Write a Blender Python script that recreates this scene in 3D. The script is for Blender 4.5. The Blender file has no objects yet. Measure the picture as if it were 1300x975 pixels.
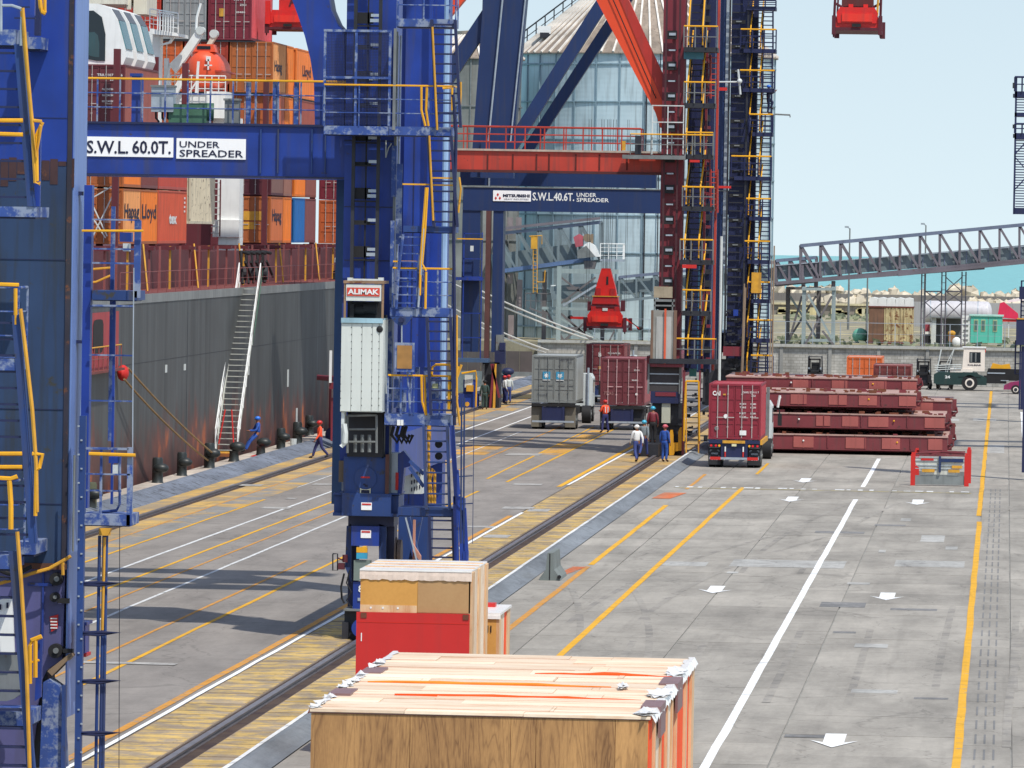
import bpy, bmesh, math, random
from mathutils import Vector, Matrix
random.seed(7)
S = bpy.context.scene
# ---------------------------------------------------------------- camera
FPX, CU, CV, CAMH = 8000.0, 650.0, 487.5, 11.0
RHO = math.radians(0.95); YAW = math.radians(4.4644); PIT = math.radians(1.41697)
Fw = Vector((-math.sin(YAW)*math.cos(PIT), math.cos(YAW)*math.cos(PIT), -math.sin(PIT)))
R0 = Vector((math.cos(YAW), math.sin(YAW), 0)); U0 = R0.cross(Fw)
Rv = R0*math.cos(RHO)+U0*math.sin(RHO); Uv = -R0*math.sin(RHO)+U0*math.cos(RHO)
cam_d = bpy.data.cameras.new('camera'); cam = bpy.data.objects.new('camera', cam_d)
S.collection.objects.link(cam); S.camera = cam
cam.matrix_world = Matrix(((Rv.x, Uv.x, -Fw.x, 0), (Rv.y, Uv.y, -Fw.y, 0), (Rv.z, Uv.z, -Fw.z, CAMH), (0, 0, 0, 1)))
cam_d.sensor_width = 36; cam_d.lens = 36*FPX/1300; cam_d.clip_start = 1; cam_d.clip_end = 20000
S.render.resolution_x = 1024; S.render.resolution_y = 768
# ---------------------------------------------------------------- light
SUN = Vector((0.36, -0.50, 1.0)).normalized()
w = bpy.data.worlds.new('World'); S.world = w; w.use_nodes = True
wn = w.node_tree; bg = wn.nodes['Background']
sky = wn.nodes.new('ShaderNodeTexSky'); sky.sky_type = 'NISHITA'; sky.sun_disc = False
sky.sun_elevation = math.asin(SUN.z); sky.sun_rotation = math.atan2(SUN.x, SUN.y)
sky.air_density = 1.0; sky.dust_density = 0.6; sky.ozone_density = 3.0; sky.altitude = 0
# marine haze: the sky pales to an even light cyan all round the horizon
tcw = wn.nodes.new('ShaderNodeTexCoord'); sx = wn.nodes.new('ShaderNodeSeparateXYZ'); wn.links.new(tcw.outputs['Generated'], sx.inputs[0])
mr = wn.nodes.new('ShaderNodeMapRange'); mr.inputs['From Min'].default_value = 0.0; mr.inputs['From Max'].default_value = 0.45
mr.inputs['To Min'].default_value = 0.0; mr.inputs['To Max'].default_value = 1.0; mr.interpolation_type = 'SMOOTHSTEP'; wn.links.new(sx.outputs['Z'], mr.inputs['Value'])
mr2 = wn.nodes.new('ShaderNodeMapRange'); mr2.inputs['From Min'].default_value = -0.01; mr2.inputs['From Max'].default_value = 0.05; wn.links.new(sx.outputs['Z'], mr2.inputs['Value'])
hz = wn.nodes.new('ShaderNodeMix'); hz.data_type = 'RGBA'; wn.links.new(mr2.outputs[0], hz.inputs[0])
SK = 0.15
hz.inputs[6].default_value = (0.70/SK, 0.83/SK, 0.88/SK, 1); hz.inputs[7].default_value = (0.56/SK, 0.70/SK, 0.80/SK, 1)
mixs = wn.nodes.new('ShaderNodeMix'); mixs.data_type = 'RGBA'
hs = wn.nodes.new('ShaderNodeHueSaturation'); hs.inputs['Saturation'].default_value = 0.72; wn.links.new(sky.outputs[0], hs.inputs['Color'])
wn.links.new(mr.outputs[0], mixs.inputs[0]); wn.links.new(hz.outputs[2], mixs.inputs[6]); wn.links.new(hs.outputs[0], mixs.inputs[7])
wn.links.new(mixs.outputs[2], bg.inputs[0]); bg.inputs[1].default_value = SK
sl = bpy.data.lights.new('sun', 'SUN'); so = bpy.data.objects.new('sun', sl); S.collection.objects.link(so)
sl.energy = 3.4; sl.angle = math.radians(0.55); sl.color = (1.0, 0.945, 0.85)
so.rotation_euler = SUN.to_track_quat('Z', 'Y').to_euler(); so.location = (0, 100, 120)
S.view_settings.view_transform = 'Standard'; S.view_settings.look = 'None'
S.view_settings.exposure = 0.14; S.view_settings.gamma = 1.0
S.cycles.max_bounces = 6; S.cycles.diffuse_bounces = 3; S.cycles.glossy_bounces = 3
# ---------------------------------------------------------------- placing helpers
def at(u, v, Y):                       # a photograph pixel carried out to the plane y = Y, metres
    d = Fw+Rv*((u-CU)/FPX)-Uv*((v-CV)/FPX)
    k = Y/d.y
    return Vector((d.x*k, Y, CAMH+d.z*k))
def gnd(u, v, z=0.0):
    d = Fw+Rv*((u-CU)/FPX)-Uv*((v-CV)/FPX)
    k = (z-CAMH)/d.z
    return Vector((d.x*k, d.y*k, z))
def srgb(r, g, b):
    f = lambda c: (c/255/12.92) if c <= 10 else ((c/255+0.055)/1.055)**2.4
    return (f(r), f(g), f(b))
# ---------------------------------------------------------------- materials
MATS = {}
def nd(nt, t, **kw):
    n = nt.nodes.new(t)
    for k, v in kw.items(): setattr(n, k, v)
    return n
def paint(name, rgb, rough=0.55, var=0.18, sc=1.2, streak=0.3, rust=0.0, rustc=(0.16, 0.06, 0.025), metal=0.0, rnd=0.0, bump=0.0, bsc=20., dirt=(0.06,0.055,0.05)):
    """painted / weathered surface: soft variation, vertical streaks, rust blotches"""
    if name in MATS: return MATS[name]
    m = bpy.data.materials.new(name); m.use_nodes = True; nt = m.node_tree; L = nt.links.new
    b = nt.nodes['Principled BSDF']; b.inputs['Roughness'].default_value = rough; b.inputs['Metallic'].default_value = metal
    tc = nd(nt, 'ShaderNodeTexCoord')
    n1 = nd(nt, 'ShaderNodeTexNoise'); n1.inputs['Scale'].default_value = sc; n1.inputs['Detail'].default_value = 6
    L(tc.outputs['Object'], n1.inputs['Vector'])
    r1 = nd(nt, 'ShaderNodeMapRange'); r1.inputs['From Min'].default_value = 0.3; r1.inputs['From Max'].default_value = 0.7
    r1.inputs['To Min'].default_value = 1-var; r1.inputs['To Max'].default_value = 1+var*0.6
    L(n1.outputs['Fac'], r1.inputs['Value'])
    hv = nd(nt, 'ShaderNodeHueSaturation'); hv.inputs['Color'].default_value = (*rgb, 1); L(r1.outputs[0], hv.inputs['Value'])
    col = hv.outputs[0]
    if rnd:
        oi = nd(nt, 'ShaderNodeObjectInfo'); r2 = nd(nt, 'ShaderNodeMapRange'); r2.inputs['To Min'].default_value = 1-rnd; r2.inputs['To Max'].default_value = 1+rnd
        L(oi.outputs['Random'], r2.inputs['Value']); h2 = nd(nt, 'ShaderNodeHueSaturation'); L(col, h2.inputs['Color']); L(r2.outputs[0], h2.inputs['Value']); col = h2.outputs[0]
    if streak:
        mp = nd(nt, 'ShaderNodeMapping'); mp.inputs['Scale'].default_value = (5, 5, 0.35); L(tc.outputs['Object'], mp.inputs[0])
        n2 = nd(nt, 'ShaderNodeTexNoise'); n2.inputs['Scale'].default_value = 1.0; n2.inputs['Detail'].default_value = 5; L(mp.outputs[0], n2.inputs['Vector'])
        r3 = nd(nt, 'ShaderNodeMapRange'); r3.inputs['From Min'].default_value = 0.5; r3.inputs['From Max'].default_value = 0.75; r3.inputs['To Max'].default_value = streak
        L(n2.outputs['Fac'], r3.inputs['Value'])
        mx = nd(nt, 'ShaderNodeMix', data_type='RGBA'); L(r3.outputs[0], mx.inputs[0]); L(col, mx.inputs[6]); mx.inputs[7].default_value = (*dirt, 1); col = mx.outputs[2]
    if rust:
        n3 = nd(nt, 'ShaderNodeTexNoise'); n3.inputs['Scale'].default_value = 2.6; n3.inputs['Detail'].default_value = 9; n3.inputs['Roughness'].default_value = 0.7; L(tc.outputs['Object'], n3.inputs['Vector'])
        r4 = nd(nt, 'ShaderNodeMapRange'); r4.inputs['From Min'].default_value = 0.68-0.25*rust; r4.inputs['From Max'].default_value = 0.74-0.22*rust; L(n3.outputs['Fac'], r4.inputs['Value'])
        mx2 = nd(nt, 'ShaderNodeMix', data_type='RGBA'); L(r4.outputs[0], mx2.inputs[0]); L(col, mx2.inputs[6]); mx2.inputs[7].default_value = (*rustc, 1); col = mx2.outputs[2]
    if bump:
        n4 = nd(nt, 'ShaderNodeTexNoise'); n4.inputs['Scale'].default_value = bsc; n4.inputs['Detail'].default_value = 4; L(tc.outputs['Object'], n4.inputs['Vector'])
        bp = nd(nt, 'ShaderNodeBump'); bp.inputs['Strength'].default_value = bump; bp.inputs['Distance'].default_value = 0.03; L(n4.outputs['Fac'], bp.inputs['Height']); L(bp.outputs[0], b.inputs['Normal'])
    L(col, b.inputs['Base Color'])
    MATS[name] = m; return m
BLUE = paint('crane_blue', srgb(28, 60, 148), 0.45, 0.25, 0.9, 0.55, 0.2, (0.05, 0.035, 0.03))
BLUE_N = paint('crane_blue_worn', srgb(36, 66, 126), 0.55, 0.35, 0.5, 0.8, 0.30, (0.045, 0.04, 0.03))
BLUE_P = paint('blue_scuffed', srgb(48, 78, 148), 0.6, 0.3, 3.0, 0.3, 0.8, srgb(134, 146, 170))
BLUE_F = paint('far_crane_blue', srgb(26, 50, 96), 0.5, 0.12, 0.4, 0.3)
BLUE_D = paint('dark_navy', srgb(30, 38, 78), 0.5, 0.15, 1.0, 0.2)
BLUE_W = paint('coverall_blue', srgb(44, 86, 170), 0.8, 0.2, 6, 0)
GREY_D = paint('grimy_black', srgb(40, 42, 50), 0.6, 0.35, 2.5, 0.2)
BLACK = paint('black_rubber', srgb(28, 28, 31), 0.75, 0.25, 3, 0)
YEL = paint('yellow_rail', srgb(232, 170, 32), 0.5, 0.12, 2, 0.15)
YELD = paint('worn_yellow', srgb(214, 158, 50), 0.6, 0.2, 3, 0.3, 0.2)
GALV = paint('galvanised', srgb(172, 182, 192), 0.45, 0.15, 3, 0.25, metal=0.25)
GALVD = paint('weathered_steel', srgb(120, 124, 124), 0.55, 0.25, 2, 0.3, 0.25)
RED_B = paint('crane_red', srgb(186, 62, 46), 0.5, 0.2, 0.7, 0.5, 0.2, (0.07, 0.03, 0.02))
RED_O = paint('brace_orange_red', srgb(226, 74, 34), 0.45, 0.08, 0.6, 0.1)
RED_L = paint('crane_maroon', srgb(124, 42, 54), 0.5, 0.2, 0.6, 0.4, 0.2, (0.05, 0.02, 0.02))
RED_S = paint('spreader_red', srgb(214, 36, 30), 0.4, 0.15, 1.5, 0.25, 0.15, (0.08, 0.02, 0.02))
WHITE = paint('white_paint', srgb(236, 238, 236), 0.45, 0.06, 1.5, 0.12)
WHITED = paint('dirty_white', srgb(208, 214, 212), 0.5, 0.1, 1.0, 0.25)
CONC = paint('concrete', srgb(150, 150, 146), 0.85, 0.22, 0.8, 0.15, bump=0.3)
GLASS = paint('dark_glass', srgb(30, 40, 48), 0.08, 0.15, 0.5, 0)
INK = paint('black_lettering', srgb(24, 28, 60), 0.6, 0.05, 1, 0)
INKR = paint('red_lettering', srgb(200, 40, 34), 0.6, 0.05, 1, 0)
SKIN = paint('skin', srgb(150, 98, 70), 0.6, 0.08, 9, 0)
ROPE = paint('mooring_rope', srgb(150, 122, 84), 0.9, 0.3, 8, 0)
ROPEW = paint('white_rope', srgb(226, 226, 220), 0.8, 0.08, 8, 0)
# ---------------------------------------------------------------- objects
COL = S.collection; BASE = {}
def tag(o, label=None, cat=None, group=None, kind=None):
    if label: o['label'] = label
    if cat: o['category'] = cat
    if group: o['group'] = group
    if kind: o['kind'] = kind
    return o
def thing(name, label, cat, loc=(0, 0, 0), group=None, rz=0.0):
    o = bpy.data.objects.new(name, None); COL.objects.link(o); o.location = loc; o.rotation_euler = (0, 0, rz)
    o.empty_display_size = 0.2; BASE[o.name] = Vector(loc) if not rz else None
    return tag(o, label, cat, group)
class MB:
    def __init__(s): s.v = []; s.f = []
    def add(s, vs, fs):
        n = len(s.v); s.v += [tuple(p) for p in vs]; s.f += [tuple(i+n for i in f) for f in fs]; return s
    def box(s, x0, y0, z0, x1, y1, z1):
        x0, x1 = min(x0, x1), max(x0, x1); y0, y1 = min(y0, y1), max(y0, y1); z0, z1 = min(z0, z1), max(z0, z1)
        return s.add([(x0,y0,z0),(x1,y0,z0),(x1,y1,z0),(x0,y1,z0),(x0,y0,z1),(x1,y0,z1),(x1,y1,z1),(x0,y1,z1)],
                     [(0,3,2,1),(4,5,6,7),(0,1,5,4),(1,2,6,5),(2,3,7,6),(3,0,4,7)])
    def pbox(s, u0, v0, u1, v1, Y, dy):        # box whose front face at depth Y spans those photo pixels
        um, vm = (u0+u1)/2, (v0+v1)/2
        return s.box(at(u0, vm, Y).x, Y, at(um, v1, Y).z, at(u1, vm, Y).x, Y+dy, at(um, v0, Y).z)
    def tube(s, pts, r, n=6, closed=False):
        P = [Vector(p) for p in pts]; base = len(s.v); k = len(P); rs = r if isinstance(r, (list, tuple)) else [r]*k
        for i, p in enumerate(P):
            a = P[i+1]-p if i == 0 else (p-P[i-1] if i == k-1 else (P[i+1]-P[i-1]))
            if a.length < 1e-9: a = Vector((0, 0, 1))
            a.normalize(); h = Vector((0, 0, 1)) if abs(a.z) < 0.9 else Vector((0, 1, 0))
            e1 = a.cross(h).normalized(); e2 = a.cross(e1)
            for j in range(n):
                t = 2*math.pi*(j+0.5)/n; q = p+e1*(math.cos(t)*rs[i])+e2*(math.sin(t)*rs[i]); s.v.append(tuple(q))
        for i in range(k-1):
            for j in range(n):
                a0 = base+i*n+j; b0 = base+i*n+(j+1) % n; s.f.append((a0, b0, b0+n, a0+n))
        s.f.append(tuple(base+j for j in range(n))[::-1]); s.f.append(tuple(base+(k-1)*n+j for j in range(n)))
        return s
    def ptube(s, pix, Y, r, n=6): return s.tube([at(u, v, Y) for u, v in pix], r, n)
    def beam(s, p0, p1, w, h, up=(0, 0, 1)):    # rectangular bar
        p0 = Vector(p0); p1 = Vector(p1); a = (p1-p0).normalized(); u = Vector(up)
        if abs(a.dot(u)) > 0.99: u = Vector((0, 1, 0))
        e1 = a.cross(u).normalized()*(w/2); e2 = e1.cross(a).normalized()*(h/2)
        vs = [p+q for p in (p0, p1) for q in (-e1-e2, e1-e2, e1+e2, -e1+e2)]
        return s.add(vs, [(0,1,2,3),(7,6,5,4),(0,4,5,1),(1,5,6,2),(2,6,7,3),(3,7,4,0)])
    def pbeam(s, a, b, Y, w, h, dy=0.0): return s.beam(at(a[0], a[1], Y), at(b[0], b[1], Y+dy), w, h, (0, 1, 0))
    def cyl(s, c, axis, r, h, n=16, r2=None):
        c = Vector(c); a = Vector(axis).normalized(); return s.tube([c-a*h/2, c+a*h/2], [r, r if r2 is None else r2], n)
    def prism(s, poly, y0, y1):                # poly = list of (x, z); extruded along y
        n = len(poly); vs = [(x, y0, z) for x, z in poly]+[(x, y1, z) for x, z in poly]
        return s.add(vs, [tuple(range(n)), tuple(range(2*n-1, n-1, -1))]+[(i, i+n, (i+1) % n+n, (i+1) % n) for i in range(n)])
    def pprism(s, pix, Y, dy):
        return s.prism([(at(u, v, Y).x, at(u, v, Y).z) for u, v in pix], Y, Y+dy)
    def lathe(s, c, prof, n=16):               # prof = (r, z)
        c = Vector(c); base = len(s.v); k = len(prof)
        for r, z in prof:
            for j in range(n):
                t = 2*math.pi*j/n; s.v.append((c.x+r*math.cos(t), c.y+r*math.sin(t), c.z+z))
        for i in range(k-1):
            for j in range(n):
                a0 = base+i*n+j; b0 = base+i*n+(j+1) % n; s.f.append((a0, b0, b0+n, a0+n))
        s.f.append(tuple(base+j for j in range(n))[::-1]); s.f.append(tuple(base+(k-1)*n+j for j in range(n)))
        return s
    def sphere(s, c, r, n=12, m=8, sc=(1, 1, 1)):
        prof = [(math.sin(math.pi*i/m)*r or 1e-4, -math.cos(math.pi*i/m)*r) for i in range(m+1)]
        b = len(s.v); s.lathe((0, 0, 0), prof, n)
        for i in range(b, len(s.v)):
            x, y, z = s.v[i]; s.v[i] = (c[0]+x*sc[0], c[1]+y*sc[1], c[2]+z*sc[2])
        return s
    def rot(s, ang, c=(0, 0, 0), axis='Z'):
        M = Matrix.Translation(c) @ Matrix.Rotation(ang, 4, axis) @ Matrix.Translation(-Vector(c))
        s.v = [tuple(M @ Vector(p)) for p in s.v]; return s
    def build(s, name, mat, parent=None, label=None, loc=None, smooth=False, cat=None, group=None, kind=None, fix=True):
        me = bpy.data.meshes.new(name)
        root = parent
        while root is not None and root.parent is not None: root = root.parent
        off = BASE.get(root.name) if root is not None else (Vector(loc) if loc is not None else None)
        vs = s.v if off is None else [(x-off.x, y-off.y, z-off.z) for x, y, z in s.v]
        me.from_pydata(vs, [], s.f)
        if fix:
            bm = bmesh.new(); bm.from_mesh(me); bmesh.ops.recalc_face_normals(bm, faces=bm.faces); bm.to_mesh(me); bm.free()
        if smooth:
            for p in me.polygons: p.use_smooth = True
            try: me.set_sharp_from_angle(angle=math.radians(40))
            except Exception: pass
        me.materials.append(mat)
        o = bpy.data.objects.new(name, me); COL.objects.link(o)
        if parent is not None: o.parent = parent
        elif loc is not None: o.location = loc; BASE[o.name] = Vector(loc)
        else: BASE[o.name] = Vector((0, 0, 0))
        return tag(o, label, cat, group, kind)
def inst(o, dx, dy=0, dz=0, parent=None, label=None):
    c = o.copy(); COL.objects.link(c); c.parent = parent or o.parent
    c.location = (o.location.x+dx, o.location.y+dy, o.location.z+dz)
    if label: c['label'] = label
    return c
KIDS = {}
def dup(root, loc, label=None, rz=None):
    by = {}
    for o in COL.objects:
        if o.parent: by.setdefault(o.parent.name, []).append(o)
    def cp(o, par):
        c = o.copy(); COL.objects.link(c); c.parent = par
        for k in by.get(o.name, []): cp(k, c)
        return c
    c = cp(root, None); c.location = loc
    if rz is not None: c.rotation_euler = (0, 0, rz)
    if label: c['label'] = label
    BASE[c.name] = Vector(loc)
    return c
FONTC = {}
def text_mb(body, x0, z0, w, h, y, bold=0.0, axis='x', depth=0.012, x=None):
    """lettering fitted into a w x h field. axis 'x': on a face towards the viewer at depth y;
       axis 'y': on a face towards +x at x, running along y"""
    if body not in FONTC:
        cu = bpy.data.curves.new('t', 'FONT'); cu.body = body; cu.size = 1; cu.resolution_u = 2; cu.offset = bold
        cu.space_line = 1.0
        o = bpy.data.objects.new('t', cu); COL.objects.link(o); dg = bpy.context.evaluated_depsgraph_get()
        me = bpy.data.meshes.new_from_object(o.evaluated_get(dg)); FONTC[body] = ([v.co.copy() for v in me.vertices], [tuple(p.vertices) for p in me.polygons])
        bpy.data.objects.remove(o); bpy.data.curves.remove(cu); bpy.data.meshes.remove(me)
    V, Fc = FONTC[body]; xs = [p.x for p in V]; ys = [p.y for p in V]
    a, b, c, d = min(xs), max(xs), min(ys), max(ys); m = MB()
    vs = []
    for p in V:
        sx = (p.x-a)/(b-a)*w; sz = (p.y-c)/(d-c)*h
        vs.append((x0+sx, y-depth, z0+sz) if axis == 'x' else (x+depth, x0+sx, z0+sz))
    m.add(vs, Fc); return m
def ptext(body, u0, v0, u1, v1, Y, mat, parent, depth=0.012, bold=0.0, name='lettering'):
    um, vm = (u0+u1)/2, (v0+v1)/2
    a = at(u0, vm, Y); b = at(u1, vm, Y); t = at(um, v0, Y); d = at(um, v1, Y)
    return text_mb(body, a.x, d.z, b.x-a.x, t.z-d.z, Y, bold, depth=depth).build(name, mat, parent, fix=False)
def ladder(parent, p0, p1, width, n, mat, rmat=None, name='ladder', across=(1, 0, 0), sw=0.06, sd=0.14, rt=0.045, tread=None):
    """stringers as one part, each rung or tread a sub-part"""
    p0 = Vector(p0); p1 = Vector(p1); ax = Vector(across)*(width/2)
    m = MB(); m.beam(p0-ax, p1-ax, sw, sd, (0, 1, 0)); m.beam(p0+ax, p1+ax, sw, sd, (0, 1, 0))
    lad = m.build(name, mat, parent)
    c = p0.lerp(p1, 0.5/n); t = MB()
    if tread: t.box(c.x-width/2 if ax.x else c.x-tread/2, c.y-tread/2 if ax.x else c.y-width/2, c.z-rt/2, c.x+width/2 if ax.x else c.x+tread/2, c.y+tread/2 if ax.x else c.y+width/2, c.z+rt/2)
    else: t.tube([c-ax, c+ax], rt/2, 5)
    r0 = t.build('tread' if tread else 'rung', rmat or mat, lad)
    for i in range(1, n):
        d = (p1-p0)*(i/n); inst(r0, d.x, d.y, d.z)
    return lad
def railing(parent, pts, h, posts, mat, top=None, mid=2, r=0.03, name='railing', close=False):
    """posts + middle rails one part; the hand rail a part when of another colour"""
    P = [Vector(p) for p in pts]; m = MB(); t = MB() if top else m
    up = Vector((0, 0, h))
    seg = [(P[i+1]-P[i]).length for i in range(len(P)-1)]; tot = sum(seg)
    t.tube([p+up for p in P], r*1.15)
    for k in range(mid): m.tube([p+up*((k+1)/(mid+1)) for p in P], r*0.7, 5)
    for j in range(posts+1):
        d = tot*j/posts; i = 0
        while i < len(seg)-1 and d > seg[i]: d -= seg[i]; i += 1
        q = P[i]+(P[i+1]-P[i])*(d/max(seg[i], 1e-6)); m.tube([q, q+up], r, 5)
    o = m.build(name, mat, parent)
    if top: t.build('hand_rail', top, parent)
    return o
# ================================================================ ground, sea, markings
def pave(name, rgb, rnd=0.12, tintrgb=None, tint=0.0, tsc=0.35, band=0.35, stretch=(0.5, 0.12, 1), joint=None, rough=0.9):
    if name in MATS: return MATS[name]
    m = bpy.data.materials.new(name); m.use_nodes = True; nt = m.node_tree; L = nt.links.new
    b = nt.nodes['Principled BSDF']; b.inputs['Roughness'].default_value = rough
    g = nd(nt, 'ShaderNodeNewGeometry'); oi = nd(nt, 'ShaderNodeObjectInfo')
    def noise(scale, detail, vec, rgh=0.6):
        n = nd(nt, 'ShaderNodeTexNoise'); n.inputs['Scale'].default_value = scale; n.inputs['Detail'].default_value = detail; n.inputs['Roughness'].default_value = rgh
        L(vec, n.inputs['Vector']); return n.outputs['Fac']
    def mr(v, a, c, lo, hi):
        r = nd(nt, 'ShaderNodeMapRange'); r.inputs['From Min'].default_value = a; r.inputs['From Max'].default_value = c; r.inputs['To Min'].default_value = lo; r.inputs['To Max'].default_value = hi; L(v, r.inputs['Value']); return r.outputs[0]
    def mul(a, c):
        n = nd(nt, 'ShaderNodeMath', operation='MULTIPLY'); L(a, n.inputs[0]); L(c, n.inputs[1]); return n.outputs[0]
    mp = nd(nt, 'ShaderNodeMapping'); mp.inputs['Scale'].default_value = stretch; L(g.outputs['Position'], mp.inputs[0])
    f = mr(noise(1.0, 8, mp.outputs[0], 0.7), 0.3, 0.7, 1-band, 1+band*0.7)
    f = mul(f, mr(noise(9.0, 4, g.outputs['Position'], 0.8), 0.25, 0.75, 0.86, 1.12))
    f = mul(f, mr(oi.outputs['Random'], 0, 1, 1-rnd, 1+rnd))
    mp2 = nd(nt, 'ShaderNodeMapping'); mp2.inputs['Scale'].default_value = (0.22, 1.3, 1); L(g.outputs['Position'], mp2.inputs[0])
    f = mul(f, mr(noise(1.0, 6, mp2.outputs[0], 0.75), 0.57, 0.66, 1.0, 0.80))           # broad scuffs across the quay
    mp3 = nd(nt, 'ShaderNodeMapping'); mp3.inputs['Scale'].default_value = (1.6, 0.05, 1); L(g.outputs['Position'], mp3.inputs[0])
    f = mul(f, mr(noise(1.0, 4, mp3.outputs[0], 0.6), 0.56, 0.70, 1.0, 0.86))            # tyre tracks along it
    mp4 = nd(nt, 'ShaderNodeMapping'); mp4.inputs['Scale'].default_value = (0.35, 2.6, 1); mp4.inputs['Location'].default_value = (7, 3, 0); L(g.outputs['Position'], mp4.inputs[0])
    f = mul(f, mr(noise(1.0, 5, mp4.outputs[0], 0.8), 0.56, 0.68, 1.0, 1.13))            # pale scratches across
    nz = nd(nt, 'ShaderNodeTexNoise'); nz.inputs['Scale'].default_value = 0.6; nz.inputs['Detail'].default_value = 4; L(g.outputs['Position'], nz.inputs['Vector'])
    va = nd(nt, 'ShaderNodeVectorMath', operation='MULTIPLY_ADD'); L(nz.outputs['Color'], va.inputs[0]); va.inputs[1].default_value = (2.2, 2.2, 0); L(g.outputs['Position'], va.inputs[2])
    mp5 = nd(nt, 'ShaderNodeMapping'); mp5.inputs['Scale'].default_value = (0.30, 0.11, 0); L(va.outputs[0], mp5.inputs[0])
    vo = nd(nt, 'ShaderNodeTexVoronoi', feature='DISTANCE_TO_EDGE'); vo.inputs['Scale'].default_value = 1.0; L(mp5.outputs[0], vo.inputs['Vector'])
    f = mul(f, mr(vo.outputs['Distance'], 0.0, 0.010, 0.72, 1.0))                          # cracks
    f = mul(f, mr(noise(1.7, 3, g.outputs['Position'], 0.5), 0.72, 0.80, 1.0, 0.62))       # oil spots
    h = nd(nt, 'ShaderNodeHueSaturation'); h.inputs['Color'].default_value = (*rgb, 1); L(f, h.inputs['Value']); col = h.outputs[0]
    if tintrgb:
        t = mr(noise(tsc, 9, g.outputs['Position'], 0.72), 0.62-tint*0.4, 0.72-tint*0.4, 0, 0.95)
        h2 = nd(nt, 'ShaderNodeHueSaturation'); h2.inputs['Color'].default_value = (*tintrgb, 1); L(f, h2.inputs['Value'])
        mx = nd(nt, 'ShaderNodeMix', data_type='RGBA'); L(t, mx.inputs[0]); L(col, mx.inputs[6]); L(h2.outputs[0], mx.inputs[7]); col = mx.outputs[2]
    L(col, b.inputs['Base Color'])
    bp = nd(nt, 'ShaderNodeBump'); bp.inputs['Strength'].default_value = 0.35; bp.inputs['Distance'].default_value = 0.02
    L(noise(14.0, 5, g.outputs['Position'], 0.8), bp.inputs['Height']); L(bp.outputs[0], b.inputs['Normal'])
    MATS[name] = m; return m
def marking(name, rgb, wear=0.5):
    if name in MATS: return MATS[name]
    m = pave(name+'_b', rgb, 0.03, srgb(142, 140, 136), 0.16*wear, 2.2, 0.15, (1, 1, 1)); return m
PAVE = pave('apron_concrete', srgb(158, 153, 144), 0.12)
PAVL = pave('lane_concrete', srgb(140, 134, 128), 0.05, band=0.3)
PAVY = pave('yellow_worn_slab', srgb(156, 140, 118), 0.12, srgb(204, 172, 100), 0.42, 1.1, 0.25)
PAVO = pave('yellow_worn_strip', srgb(160, 142, 114), 0.0, srgb(204, 166, 92), 0.40, 0.25, 0.25)
EARTH = pave('terrace_dirt', srgb(146, 140, 118), 0.0, srgb(196, 184, 134), 0.2, 0.12, 0.4, (0.15, 0.15, 0.15))
def sheet(name, x0, y0, x1, y1, z, mat, **kw):
    return MB().add([(x0,y0,z),(x1,y0,z),(x1,y1,z),(x0,y1,z)], [(0,1,2,3)]).build(name, mat, kind='structure', fix=False, **kw)
# sea
def sea_mat():
    m = bpy.data.materials.new('sea_water'); m.use_nodes = True; nt = m.node_tree; L = nt.links.new; b = nt.nodes['Principled BSDF']
    b.inputs['Base Color'].default_value = (*srgb(104,172,174), 1); b.inputs['Roughness'].default_value = 0.45; b.inputs['Specular IOR Level'].default_value = 0.25
    g = nd(nt, 'ShaderNodeNewGeometry'); mp = nd(nt, 'ShaderNodeMapping'); mp.inputs['Scale'].default_value = (0.05, 0.012, 0.05); L(g.outputs['Position'], mp.inputs[0])
    n = nd(nt, 'ShaderNodeTexNoise'); n.inputs['Scale'].default_value = 6; n.inputs['Detail'].default_value = 9; n.inputs['Roughness'].default_value = 0.7; L(mp.outputs[0], n.inputs['Vector'])
    r = nd(nt, 'ShaderNodeMapRange'); r.inputs['From Min'].default_value = 0.3; r.inputs['From Max'].default_value = 0.7; r.inputs['To Min'].default_value = 0.84; r.inputs['To Max'].default_value = 1.12; L(n.outputs['Fac'], r.inputs['Value'])
    h = nd(nt, 'ShaderNodeHueSaturation'); h.inputs['Color'].default_value = (*srgb(118, 180, 182), 1); L(r.outputs[0], h.inputs['Value']); L(h.outputs[0], b.inputs['Base Color'])
    bp = nd(nt, 'ShaderNodeBump'); bp.inputs['Strength'].default_value = 0.5; bp.inputs['Distance'].default_value = 0.4; L(n.outputs['Fac'], bp.inputs['Height']); L(bp.outputs[0], b.inputs['Normal'])
    return m
mb = MB(); N = 96
mb.v = [(0, 0, -3.0)]+[(3900*math.cos(2*math.pi*i/N), 3900*math.sin(2*math.pi*i/N), -3.0) for i in range(N)]
mb.f = [(0, 1+i, 1+(i+1) % N) for i in range(N)]
mb.build('sea', sea_mat(), kind='structure', fix=False)
# quay body and the higher ground behind the block wall
MB().box(-35.5, -120, -4, 420, 600, -0.03).build('quay_ground', CONC, kind='structure')
sheet('far_apron', 4.2, -120, 420, 461, -0.004, PAVE)
mb = MB().box(-50, 461.4, -4, 420, 590, 2.7).box(-110, 590, -1, 420, 842, 2.705)
mb.build('terrace_ground', EARTH, kind='structure')
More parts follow.
